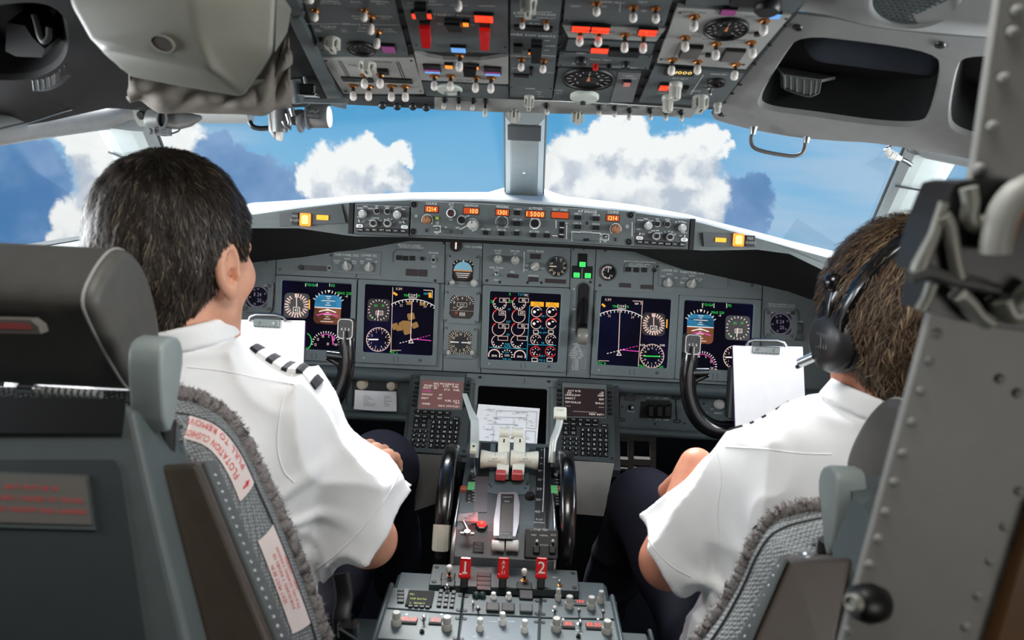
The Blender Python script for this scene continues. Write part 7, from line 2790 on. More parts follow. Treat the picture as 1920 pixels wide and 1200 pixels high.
mb.add(v,[(i,i+1,n+i+1,n+i)for i in range(n-1)]+[(n+i,n+i+1,2*n+i+1,2*n+i)for i in range(n-1)],mat('smoked_grey_plastic',(84,88,86),0.3))
for i in range(0,n,3):
 mb.tube([up_[i],dn_[i]],0.0012,DSTEEL,6)
mb.build('ring',av)
mb=MB()
mb.tube(catmull([at(x,y,D)for x,y,D in((-60,262,0.95),(0,242,1.0),(60,228,1.06),(130,206,1.13),(170,201,1.2),(222,202,1.25))],8),0.0016,STEEL,6)
o=mb.build('cable')
prop(o,'thin pale cable running along the port window header','cable')
o['label']='thin pale cable running along the roof edge over the side window'
mb=MB()
lc=empty('finger_catch',Matrix.Translation(at(1500,160,1.18)),'ribbed smoked plastic catch on a small shelf inside the big liner recess','catch')
iv=lc.matrix_world.inverted()
zS=lambda X,Y:(1280+X/3.0,Y/3.0)
mb=MB()
q=[zS(530,372),zS(860,430),zS(780,448),zS(570,418)]
w=[iv@at(x,y,D)for(x,y),D in zip(q,(1.20,1.17,1.15,1.16))]
mb.add(w+[p-Vector((0,0,0.004))for p in w],[(0,1,2,3),(4,5,6,7),(0,1,5,4),(1,2,6,5),(2,3,7,6),(3,0,4,7)],mat('catch_shelf_grey',(150,152,150),0.4))
mb.build('shelf',lc)
mb=MB()
q0=[zS(572,420),zS(640,436),zS(720,452),zS(778,452)]
q1=[zS(575,498),zS(640,522),zS(715,540),zS(765,520)]
a=catmull([iv@at(x,y,1.15)for x,y in q0],4)
b=catmull([iv@at(x,y,1.155)for x,y in q1],4)
n=len(a)
mb.add(list(a)+list(b)+[p+Vector((0,0.02,0.004))for p in a]+[p+Vector((0,0.02,0.004))for p in b],[(i,i+1,n+i+1,n+i)for i in range(n-1)]+[(2*n+i,2*n+i+1,3*n+i+1,3*n+i)for i in range(n-1)]+[(n+i,n+i+1,3*n+i+1,3*n+i)for i in range(n-1)],mat('smoked_grey_plastic',(84,88,86),0.3))
for i in range(0,n,2):
 mb.tube([a[i],b[i]],0.0016,mat('smoked_grey_plastic',(84,88,86),0.3),6)
mb.tube(b,0.0020,DSTEEL,8)
mb.build('ribbed_catch',lc)
bg_=empty('storage_pouch',Matrix.Translation(at(1640,105,1.10)),'smooth slate blue pouch stowed at the back of the big liner recess','pouch')
iv=bg_.matrix_world.inverted()
def pouch(P):
 a=np.array(at(1560,108,1.10))+np.array((0,0.02,0.03))
 b=np.array(at(1750,138,1.06))+np.array((0,0.02,0.03))
 return sd_cap(P,a,b,0.034,0.030)
V_,F_=surface(pouch,(0.36,0.95,1.40),(0.62,1.14,1.60),0.007)
obj_from('pouch',[iv@Vector(p)for p in V_],F_.tolist(),mat('pouch_slate_blue',(38,47,58),0.7),bg_)
# =========== SEATS
LEATH=mat('headrest_dark_taupe_leather',(78,76,71),0.5,var=0.08,nscale=60,bump=0.12,bscale=400)
SHELL=mat('seat_shell_slate_grey',(74,82,82),0.5,var=0.05,bump=0.06)
SHELLD=mat('seat_shell_inset_dark',(44,50,51),0.55,var=0.05,bump=0.06)
BROWN=mat('seat_bolster_brown_vinyl',(62,54,46),0.45,var=0.08,bump=0.08)
ARM=mat('headrest_arm_grey',(136,146,144),0.45,var=0.04)
WOOL=mat('sheepskin_grey',(132,126,124),0.95,var=0.22,nscale=220,bump=0.9,bscale=500)
REDINK=mat('red_placard_ink',(206,52,52),0.7,var=0)
PLAC=mat('placard_pale_pink_white',(214,200,194),0.6,var=0.03)
PLACD=mat('placard_dim_grey',(96,92,86),0.6,var=0.03)
WOVEN=bpy.data.materials.new('woven_grey_cloth')
WOVEN.use_nodes=True
nt=WOVEN.node_tree
b_=nt.nodes['Principled BSDF']
b_.inputs['Roughness'].default_value=0.9
tcn=nt.nodes.new('ShaderNodeTexCoord')
vor=nt.nodes.new('ShaderNodeTexVoronoi')
mp=nt.nodes.new('ShaderNodeMapping')
mp.inputs['Rotation'].default_value=(0.5,0.3,0.8)
vor.inputs['Scale'].default_value=240
vor.inputs['Randomness'].default_value=0.25
nt.links.new(tcn.outputs['Object'],mp.inputs[0])
nt.links.new(mp.outputs[0],vor.inputs['Vector'])
rp=nt.nodes.new('ShaderNodeValToRGB')
rp.color_ramp.elements[0].color=rgb(146,150,150)
rp.color_ramp.elements[1].color=rgb(74,78,78)
rp.color_ramp.elements[0].position=0.25
rp.color_ramp.elements[1].position=0.75
nt.links.new(vor.outputs['Distance'],rp.inputs[0])
nt.links.new(rp.outputs[0],b_.inputs['Base Color'])
bp=nt.nodes.new('ShaderNodeBump')
bp.invert=True
bp.inputs['Strength'].default_value=0.7
bp.inputs['Distance'].default_value=0.003
nt.links.new(vor.outputs['Distance'],bp.inputs['Height'])
nt.links.new(bp.outputs[0],b_.inputs['Normal'])
def side_extrude(name,prof,x0,x1,mt,parent,bev=0.010,seg=3,smooth=True):
 """solid swept along x from a closed side profile of (Y, z)"""
 iv=parent.matrix_world.inverted()
 bm=bmesh.new()
 A=[bm.verts.new(iv@Vector((x0,y,z)))for y,z in prof]
 B=[bm.verts.new(iv@Vector((x1,y,z)))for y,z in prof]
 n=len(prof)
 fa=bm.faces.new(A)
 fb=bm.faces.new(B[::-1])
 for i in range(n):
  bm.faces.new([A[i],A[(i+1)%n],B[(i+1)%n],B[i]])
 bmesh.ops.recalc_face_normals(bm,faces=bm.faces)
 if bev:
  es=[e for e in bm.edges if(e.verts[0]in A)==(e.verts[1]in A)]
  bmesh.ops.bevel(bm,geom=es,offset=bev,segments=seg,affect='EDGES',profile=0.55)
 me=bpy.data.meshes.new(name)
 bm.to_mesh(me)
 bm.free()
 me.materials.append(mt)
 for p in me.polygons:
  p.use_smooth=smooth
 o=bpy.data.objects.new(name,me)
 COL.objects.link(o)
 o.parent=parent
 return o
def pxprof(lst,X):
 return[(lambda p:(p.y,p.z))(atx(x,y,X))for x,y in lst]
def hull_solid(mb,top,bot,mt):
 n=len(top)
 mb.add(list(top)+list(bot),[tuple(range(n)),tuple(range(n,2*n))]+[(i,(i+1)%n,n+(i+1)%n,n+i)for i in range(n)],mt)
def seat(sd,label):
 S=empty('pilot_seat',Matrix.Translation((sd*0.50,0.80,0.45)),label,'seat')
 iv=S.matrix_world.inverted()
 if sd<0:
  XH=-0.385
  hp=pxprof(smooth_loop([(238,460),(205,492),(172,560),(188,606),(232,690),(266,742),(292,700),(307,640),(296,560),(272,488)],2),XH)
  X0,X1=XH,-0.80
 else:
  XH=0.395
  hp=pxprof(smooth_loop([(1668,742),(1640,752),(1612,790),(1588,840),(1580,880),(1606,952),(1640,940),(1690,900),(1725,840),(1722,780)],2),XH)
  X0,X1=XH,0.80
 o=side_extrude('headrest',hp,X0,X1,LEATH,S,0.012,3)
 mb=MB()
 off=0.0005*(1 if sd<0 else-1)
 cy=sum(p[0]for p in hp)/len(hp)
 cz=sum(p[1]for p in hp)/len(hp)
 mb.tube([iv@Vector((X0+sd*0.011,cy+(y-cy)*1.0,cz+(z-cz)*1.0))for y,z in hp],0.0014,mat('piping_pale_grey',(150,148,142),0.5),6,closed=True)
 mb.build('piping',o)
 if sd<0:
  XA=-0.322
  ap=pxprof(smooth_loop([(322,630),(340,634),(347,668),(338,730),(326,806),(310,812),(302,700),(304,650)],1),XA)
  o=side_extrude('headrest_arm',ap,XA,XA-0.032,ARM,S,0.004,2)
  ends=((310,806),(306,870))
 else:
  XA=0.335
  ap=pxprof(smooth_loop([(1556,870),(1538,876),(1531,910),(1538,960),(1545,1040),(1556,1040),(1566,960),(1570,890)],1),XA)
  o=side_extrude('headrest_arm',ap,XA,XA+0.032,ARM,S,0.004,2)
  ends=((1552,1030),(1548,1060))
 mb=MB()
 a,b=atx(*ends[0],XA+sd*0.012),atx(*ends[1],XA+sd*0.012)
 mb.tube([iv@(a+Vector((0,0,0.01))),iv@b,iv@(b+Vector((0,0,-0.05)))],0.011,BLACK,12)
 for dz in(0.004,-0.012):
  mb.lathe([(0.0035,0),(0.003,0.004)],0,0,CHROME,10,M=Matrix.Translation(iv@(a+Vector((-sd*0.013,0.004,dz))))@Matrix.Rotation(rad(-90*sd),4,'Y'))
 mb.build('arm_post',S)
 if sd<0:
  T0,B0=at(248,772,0.66),at(352,1200,0.56)
  Vv=(T0-B0)
  SFr=Frame(T0,Vector((0,Vv.y,Vv.z)))
  Ps=lambda pts,h=0.0:[(lambda q:SFr.M@Vector((q[0],q[1],h)))(SFr.p(x,y,h))for x,y in pts]
  mb=MB()
  outer=[(-260,742),(232,756),(250,772),(298,985),(360,1240),(-300,1240)]
  hull_solid(mb,[iv@p for p in Ps(outer)],[iv@(p+Vector((0.012,0.07,-0.035)))for p in Ps(outer)],SHELL)
  o=mb.build('back_shell',S)
  bv=o.modifiers.new('edge','BEVEL')
  bv.width=0.006
  bv.segments=3
  mb=MB()
  hull_solid(mb,[iv@p for p in Ps([(-260,738),(232,748),(236,760),(230,812),(-260,812)],0.004)],[iv@p for p in Ps([(-260,738),(232,748),(236,760),(230,812),(-260,812)],-0.002)],BLACK)
  mb.build('top_trim',o)
  mb=MB()
  ins=[(-260,862),(214,862),(226,880),(280,1240),(-260,1240)]
  hull_solid(mb,[iv@p for p in Ps(ins,0.0015)],[iv@p for p in Ps(ins,-0.002)],SHELLD)
  mb.build('inset_panel',o)
  fr=[(-120,884),(160,894),(172,984),(-120,976)]
  mb=MB()
  hull_solid(mb,[iv@p for p in Ps([(-126,880),(166,890),(180,994),(-126,986)],0.003)],[iv@p for p in Ps([(-126,880),(166,890),(180,994),(-126,986)],0.0)],SHELL)
  hull_solid(mb,[iv@p for p in Ps(fr,0.004)],[iv@p for p in Ps(fr,0.001)],PLACD)
  a=SFr.p(70,920,0.0045)
  k=0.66/F
  mb.T=iv@SFr.M
  for i,t in enumerate(('SEAT MUST BE IN','FORWARD 7 INCHES OF TRAVEL','DURING TAKEOFF AND LANDING')):
   c=SFr.p(58+2*i,914+i*21,0.0045)
   mb.text(t,c[0],c[1],9*k,REDINK,0.0046,'c',rad(0.5),0.95)
  mb.build('placard',o)
  mb=MB()
  mb.T=None
  mb.tube([iv@at(40,730,0.70),iv@at(110,734,0.70),iv@at(190,740,0.70)],0.004,STEEL,10)
  for i in range(10):
   p=iv@at(70+i*12,733+i*0.7,0.70)
   mb.tube([p,p+Vector((0.003,0,0))],0.0052,mat('strap_weave_grey',(150,152,150),0.6),8)
  mb.tube([iv@at(36,728,0.695),iv@at(66,730,0.695)],0.0052,CHROME,10)
  mb.build('strap_guide',S)
  mb=MB()
  c=SFr.p(20,608,0.0)
  lab=[(-40,598),(56,600),(72,612),(76,626),(-40,624)]
  pl_=[atx(x,y,-0.45)for x,y in lab]
  w=[iv@at(x,y,0.664)for x,y in lab]
  hull_solid(mb,w,[p+Vector((0,0.012,0))for p in w],PLACD)
  q=[iv@at(x,y,0.6635)for x,y in((-30,604),(52,606),(64,618),(-30,616))]
  mb.add(q,[(0,1,2,3)],mat('dim_red_label',(150,64,62),0.6))
  mb.build('label_tab',S)
  rl,rr,fr_=((300,872),(372,868),(398,866)),((386,1240),(512,1240),(548,1240)),None
  top=[at(298,873,0.66),at(370,868,0.66),at(400,864,0.75),at(330,866,0.75)]
  bot=[at(392,1240,0.575),at(520,1240,0.575),at(556,1240,0.655),at(440,1240,0.655)]
  mb=MB()
  hull_solid(mb,[iv@p for p in top],[iv@p for p in bot],BROWN)
  o=mb.build('side_post',S)
  bv=o.modifiers.new('edge','BEVEL')
  bv.width=0.005
  bv.segments=3
  mb=MB()
  a0,a1,c0,c1=top[1],bot[1],top[2],bot[2]
  q=[a0.lerp(c0,0.25),a0.lerp(c0,1.0),a1.lerp(c1,1.0),a1.lerp(c1,0.25)]
  nn=(q[1]-q[0]).cross(q[2]-q[0]).normalized()
  if nn.x<0:
   nn=-nn
  hull_solid(mb,[iv@(p+nn*0.003)for p in q],[iv@(p+nn*0.0005)for p in q],SHELL)
  for i in range(20):
   t=0.08+i*0.045
   p=q[0].lerp(q[3],t).lerp(q[1].lerp(q[2],t),0.35)+nn*0.003
   mb.lathe([(0.0022,0),(0.0018,0.0012),(0.0006,0.0018)],0,0,STEEL,8,M=iv@Matrix.Translation(p)@nn.to_track_quat('Z','Y').to_matrix().to_4x4())
  mb.build('riveted_strip',o)
  outer=[(300,734),(345,740),(402,764),(446,812),(486,888),(524,970),(560,1060),(596,1160),(618,1240)]
  inner=[(300,842),(330,846),(372,862),(404,905),(432,975),(462,1050),(492,1130),(520,1210),(532,1250)]
  DO,DI=0.86,0.77
 else:
  top=[at(1474,1048,0.74),at(1600,1042,0.68),at(1612,1050,0.74),at(1500,1040,0.80)]
  top=[at(1480,1050,0.68),at(1600,1046,0.66),at(1580,1038,0.74),at(1470,1042,0.77)]
  bot=[at(1388,1260,0.60),at(1560,1260,0.57),at(1540,1260,0.66),at(1360,1260,0.68)]
  mb=MB()
  hull_solid(mb,[iv@p for p in top],[iv@p for p in bot],BROWN)
  o=mb.build('side_post',S)
  bv=o.modifiers.new('edge','BEVEL')
  bv.width=0.005
  bv.segments=3
  mb=MB()
  q=[top[0]+Vector((-0.001,0,0)),top[3]+Vector((-0.001,0,0)),bot[3]+Vector((-0.001,0,0)),bot[0]+Vector((-0.001,0,0))]
  nn=(q[1]-q[0]).cross(q[2]-q[0]).normalized()
  if nn.x>0:
   nn=-nn
  hull_solid(mb,[iv@(p+nn*0.003)for p in q],[iv@(p+nn*0.0005)for p in q],SHELL)
  for i in range(10):
   t=0.1+i*0.09
   p=q[0].lerp(q[3],t).lerp(q[1].lerp(q[2],t),0.4)+nn*0.003
   mb.lathe([(0.0022,0),(0.0018,0.0012),(0.0006,0.0018)],0,0,STEEL,8,M=iv@Matrix.Translation(p)@nn.to_track_quat('Z','Y').to_matrix().to_4x4())
  mb.build('riveted_strip',o)
  mb=MB()
  p=iv@at(1518,1044,0.72)
  mb.lathe([(0.010,-0.003),(0.010,0.002),(0.004,0.004)],p.x,p.y,STEEL,16,M=Matrix.Translation((0,0,p.z)))
  mb.build('latch_button',o)
  sh=[at(1616,962,0.70),at(1650,996,0.66),at(1606,1110,0.63),at(1640,1260,0.56),at(1760,1260,0.56),at(1760,950,0.70)]
  mb=MB()
  hull_solid(mb,[iv@p for p in sh],[iv@(p+Vector((0,0.06,0.01)))for p in sh],SHELL)
  o=mb.build('back_shell',S)
  mb=MB()
  sh2=[at(1600,1075,0.655),at(1606,1060,0.655),at(1660,1000,0.655),at(1760,1000,0.655),at(1760,1260,0.55),at(1560,1260,0.56)]
  hull_solid(mb,[iv@p for p in sh2],[iv@(p+Vector((0,0.004,0.001)))for p in sh2],SHELLD)
  mb.build('inset_panel',o)
  outer=[(1560,948),(1530,950),(1478,958),(1440,985),(1412,1030),(1388,1085),(1350,1150),(1305,1205),(1280,1240)]
  inner=[(1575,1010),(1560,1020),(1530,1036),(1500,1042),(1476,1070),(1448,1130),(1420,1190),(1395,1250),(1385,1270)]
  DO,DI=0.86,0.79
 no=catmull([Vector((x,y,0))for x,y in outer],6)
 ni=catmull([Vector((x,y,0))for x,y in inner],6)
 n=len(no)
 EO=[at(p.x,p.y,DO-0.02*i/n)for i,p in enumerate(no)]
 EI=[at(p.x,p.y,DI-0.05*i/n)for i,p in enumerate(ni)]
 rows=[]
 for t in(0,0.15,0.35,0.6,0.85,1.0):
  bulge=0.010*math.sin(PI*t)
  rows.append([a.lerp(b,t)+Vector((-sd*bulge,0,0))for a,b in zip(EI,EO)])
 far=[Vector((sd*0.72,p.y-0.02,p.z))for p in EO]
 farb=[Vector((sd*0.72,p.y,p.z))for p in EI]
 rows=[farb]+rows+[far]
 vs=[iv@p for r in rows for p in r]
 fs=[(j*n+i,j*n+i+1,(j+1)*n+i+1,(j+1)*n+i)for j in range(len(rows)-1)for i in range(n-1)]
 o=obj_from('backrest_cushion',vs,fs,WOVEN,S)
 mb=MB()
 rnd=random.Random(4)
 pts=[]
 for i in range(n*3):
  f=i/3
  a=min(n-2,int(f))
  p=EO[a].lerp(EO[a+1],f-a)
  pts.append(iv@(p+Vector((rnd.uniform(-1,1),rnd.uniform(-1,1),rnd.uniform(-1,1)))*0.0022))
 mb.tube(pts,[0.0100+rnd.uniform(-0.0012,0.0012)for _ in pts],WOOL,12)
 for p in pts:
  for k in range(48):
   d=Vector((rnd.gauss(0,1),rnd.gauss(0,1),rnd.gauss(0,1))).normalized()
   a=p+d*0.0095
   b=a+(d+Vector((rnd.uniform(-.6,.6),rnd.uniform(-.6,.6),rnd.uniform(-.6,.6))))*0.0035
   s_=d.cross(Vector((rnd.random(),rnd.random(),rnd.random()+.1))).normalized()*0.0007
   mb.add([a-s_,a+s_,b],[(0,1,2)],WOOL)
 mb.build('sheepskin_edge',o)
 mb=MB()
 mb.tube([iv@(a.lerp(b,0.62)+Vector((-sd*0.0105,0,0)))for a,b in zip(EI,EO)][2:],0.0016,mat('cushion_seam',(60,62,62),0.9),6)
 mb.build('seam',o)
 def onside(u,t,off=0.0015):
  """u along the edge (0..1), t from the rear to the front edge"""
  f=u*(n-1)
  a=max(0,min(n-2,int(f)))
  w=f-a
  I=EI[a].lerp(EI[a+1],w)
  O_=EO[a].lerp(EO[a+1],w)
  I2=EI[a+1]-EI[a]
  nn=I2.cross(O_-I).normalized()
  if nn.x*-sd<0:
   nn=-nn
  return iv@(I.lerp(O_,t)+Vector((-sd*0.010*math.sin(PI*t),0,0))+nn*off)
 if sd<0:
  for(u0,u1,t0,t1,lines,arrow)in((0.10,0.475,0.20,0.60,('FLOTATION CUSHION','PULL TO REMOVE'),True),(0.60,0.86,0.22,0.62,('SEAT MUST BE IN','FORWARD 7 INCHES OF','TRAVEL DURING TAKEOFF','AND LANDING'),False)):
   mb=MB()
   k=24
   g=[onside(u0+(u1-u0)*i/k,t0+(t1-t0)*j/4)for j in range(5)for i in range(k+1)]
   mb.add(g,[(j*(k+1)+i,j*(k+1)+i+1,(j+1)*(k+1)+i+1,(j+1)*(k+1)+i)for j in range(4)for i in range(k)],PLAC,True)
   L_=(EO[int(u1*(n-1))]-EO[int(u0*(n-1))]).length
   W_=(onside((u0+u1)/2,t1)-onside((u0+u1)/2,t0)).length
   for r_,tx in enumerate(lines):
    tmp=MB()
    cap=W_*(0.27 if len(lines)==2 else 0.13)
    v=(r_+0.5)/len(lines)
    tmp.text(tx,0,0,cap,REDINK,0,'c')
    xs=[p[0]for p in tmp.v]
    sc_x=min(1.0,L_*(0.80 if arrow else 0.92)/(max(xs)-min(xs)))
    out=[]
    for p in tmp.v:
     uu=0.5-(p[0]*sc_x)/L_-(0.06 if arrow else 0)
     tt=v-p[1]/W_ if arrow else v-p[1]/W_
     out.append(onside(u0+(u1-u0)*uu,t0+(t1-t0)*tt,0.0022))
    mb.add(out,tmp.f,REDINK)
   if arrow:
    for poly in([(0.95,0.30),(0.95,0.55),(0.935,0.55),(0.935,0.30)],[(0.9425,0.78),(0.965,0.52),(0.92,0.52)]):
     mb.add([onside(u0+(u1-u0)*a,t0+(t1-t0)*b,0.0022)for a,b in poly],[tuple(range(len(poly)))],REDINK)
   mb.build('placard',o)
 mb=MB()
 mb.box(sd*0.30-sd*0.5,sd*0.68-sd*0.5,0.02,0.50,-0.06,0.03,mat('seat_pan_cushion',(52,54,56),0.85),0.02)
 mb.build('seat_pan',S)
 mb=MB()
 mb.box(sd*0.38-sd*0.5,sd*0.62-sd*0.5,0.08,0.40,-0.45,-0.06,BLACKM,0.01)
 mb.build('seat_base',S)
 return S
seat(-1,'pilot seat with red lettered placards, in front of which the bareheaded pilot sits')
seat(1,'pilot seat of the pilot with the headset, half hidden behind the riveted door frame')
mb=MB()
mb.tube(catmull([at(640,1075,0.93),at(646,1120,0.92),at(640,1165,0.90),at(652,1230,0.88)],6),0.012,BLACK,10,ell=(1.0,0.25),up=(1,0,0))
bl=empty('seat_belt',Matrix.Translation(at(640,1150,0.92)),'black seat belt strap with a dark buckle beside the bareheaded pilot\'s hip','belt')
iv=bl.matrix_world.inverted()
mb.v=[tuple(iv@Vector(p))for p in mb.v]
mb.build('strap',bl)
mb=MB()
p=iv@at(655,1178,0.89)
mb.box(p.x-0.014,p.x+0.012,p.y-0.012,p.y+0.006,p.z-0.012,p.z+0.012,BLACKG,0.004)
mb.tube([p+Vector((-0.01,-0.014,0.008)),p+Vector((0.012,-0.014,-0.006))],0.003,DSTEEL,8)
mb.build('buckle',bl)
# =========== THE TWO PILOTS
def skinmat(name,c):
 m=mat(name,c,0.5,var=0.05,nscale=60,bump=0.12,bscale=500)
 b=m.node_tree.nodes['Principled BSDF']
 b.inputs['Subsurface Weight'].default_value=0.15
 b.inputs['Subsurface Radius'].default_value=(0.012,0.004,0.002)
 return m
SHIRT=mat('white_shirt_cotton',(236,236,236),0.75,var=0.02,bump=0.08,bscale=1500)
TROU=mat('dark_navy_trouser_wool',(30,30,46),0.8,var=0.08,bump=0.1,bscale=900)
EPB=mat('epaulette_black_felt',(22,22,28),0.8)
class Head:
 def __init__(s,c,yaw,pitch,k=1.0):
  s.c=np.array(c)
  s.k=k
  s.R=np.array(Matrix.Rotation(rad(yaw),3,'Z')@Matrix.Rotation(rad(pitch),3,'X'))
 def loc(s,P):
  return(P-s.c)@s.R/s.k
 def w(s,x,y,z):
  return s.c+s.R@np.array((x,y,z))*s.k
def head_sdf(q):
 d=sd_ell(q,(0,-0.012,0.028),(0.0745,0.094,0.092))
 d=smin(d,sd_ell(q,(0,0.036,-0.030),(0.060,0.056,0.074)),0.03)
 for sx in(-1,1):
  d=smin(d,sd_cap(q,(sx*0.057,0.010,-0.060),(sx*0.018,0.070,-0.098),0.019,0.016),0.03)
  d=smin(d,sd_ell(q,(sx*0.040,0.058,-0.020),(0.025,0.022,0.024)),0.02)
  d=smin(d,sd_cap(q,(sx*0.018,0.088,0.020),(sx*0.046,0.070,0.020),0.008,0.006),0.012)
  d=smax(d,-sd_ell(q,(sx*0.032,0.094,0.004),(0.017,0.012,0.009)),0.008)
  d=smin(d,sd_ell(q,(sx*0.031,0.076,0.003),(0.0125,0.0125,0.0125)),0.003)
 d=smin(d,sd_cap(q,(0,0.088,0.012),(0,0.108,-0.026),0.008,0.0125),0.010)
 for sx in(-1,1):
  d=smin(d,sd_ell(q,(sx*0.012,0.096,-0.032),(0.009,0.010,0.008)),0.006)
 d=smin(d,sd_cap(q,(-0.016,0.086,-0.055),(0.016,0.086,-0.055),0.007,0.007),0.006)
 d=smin(d,sd_cap(q,(-0.014,0.084,-0.066),(0.014,0.084,-0.066),0.008,0.008),0.006)
 d=smax(d,-sd_cap(q,(-0.022,0.096,-0.0605),(0.022,0.096,-0.0605),0.0022,0.0022),0.003)
 for sx in(-1,1):
  a=rad(-6)
  e=q-np.array((sx*0.077,-0.006,-0.008))
  ex=(e[...,0]*sx)*math.cos(a)+e[...,1]*math.sin(a)
  ey=-(e[...,0]*sx)*math.sin(a)+e[...,1]*math.cos(a)
  ez=e[...,2]+0.12*ey
  E_=np.stack((ex,ey,ez),-1)
  o=sd_ell(E_,(0.006,-0.010,0.002),(0.0085,0.019,0.031))
  o=smin(o,sd_ell(E_,(0.005,-0.001,-0.026),(0.0065,0.0095,0.011)),0.006)
  o=smax(o,-sd_ell(E_,(0.0165,-0.008,0.003),(0.0110,0.0138,0.0245)),0.002)
  o=smin(o,sd_cap(E_,(0.0065,-0.0155,0.014),(0.0065,-0.0135,-0.014),0.0028,0.0030),0.002)
  o=smax(o,-sd_ell(E_,(0.012,-0.002,-0.006),(0.011,0.0075,0.010)),0.002)
  o=smin(o,sd_ell(E_,(0.008,0.005,-0.006),(0.005,0.0035,0.007)),0.003)
  d=smin(d,o,0.003)
 return d
def hand_caps(W,f,n,side,curl,sc_=1.0,spread=1.0):
 """capsules of a hand: W wrist, f towards the fingers, n back of the hand, side +1/-1 where the thumb is (f x n)"""
 W=np.array(W)
 f=np.array(Vector(f).normalized())
 n=np.array(n,float)
 n=n-f*(n@f)
 n/=np.linalg.norm(n)
 s=np.cross(f,n)*side
 out=[]
 for i,(off,L,kn)in enumerate(((0.030,0.96,0.090),(0.010,1.06,0.094),(-0.010,1.0,0.089),(-0.029,0.80,0.080))):
  k=W+(f*kn+s*off*spread+n*(0.002 if i in(1,2)else-0.002))*sc_
  out.append((W+s*off*0.55*sc_+f*0.010,k,0.0145*sc_,0.0125*sc_))
  ang=0
  p=k
  for L2,ra,rb,c in((0.044,0.0100,0.0090,curl[i][0]),(0.027,0.0090,0.0080,curl[i][1]),(0.021,0.0080,0.0066,curl[i][2])):
   ang+=rad(c)
   d=f*math.cos(ang)-n*math.sin(ang)+s*off*1.6*spread
   d/=np.linalg.norm(d)
   q=p+d*L2*L*sc_
   out.append((p,q,ra*sc_,rb*sc_))
   p=q
 t0=W+(f*0.026+s*0.022-n*0.006)*sc_
 t1=t0+(f*0.75+s*0.60-n*0.25)*0.046*sc_
 t2=t1+(f*0.90+s*0.25-n*0.35)*0.034*sc_
 t3=t2+(f*0.92+s*0.05-n*0.35)*0.026*sc_
 out+=[(t0,t1,0.0150*sc_,0.0120*sc_),(t1,t2,0.0115*sc_,0.0100*sc_),(t2,t3,0.0100*sc_,0.0078*sc_)]
 return out
def ridged(P,s,seed):
 return(1-np.abs(vnoise(P*np.array(s),1.0,seed)))**3
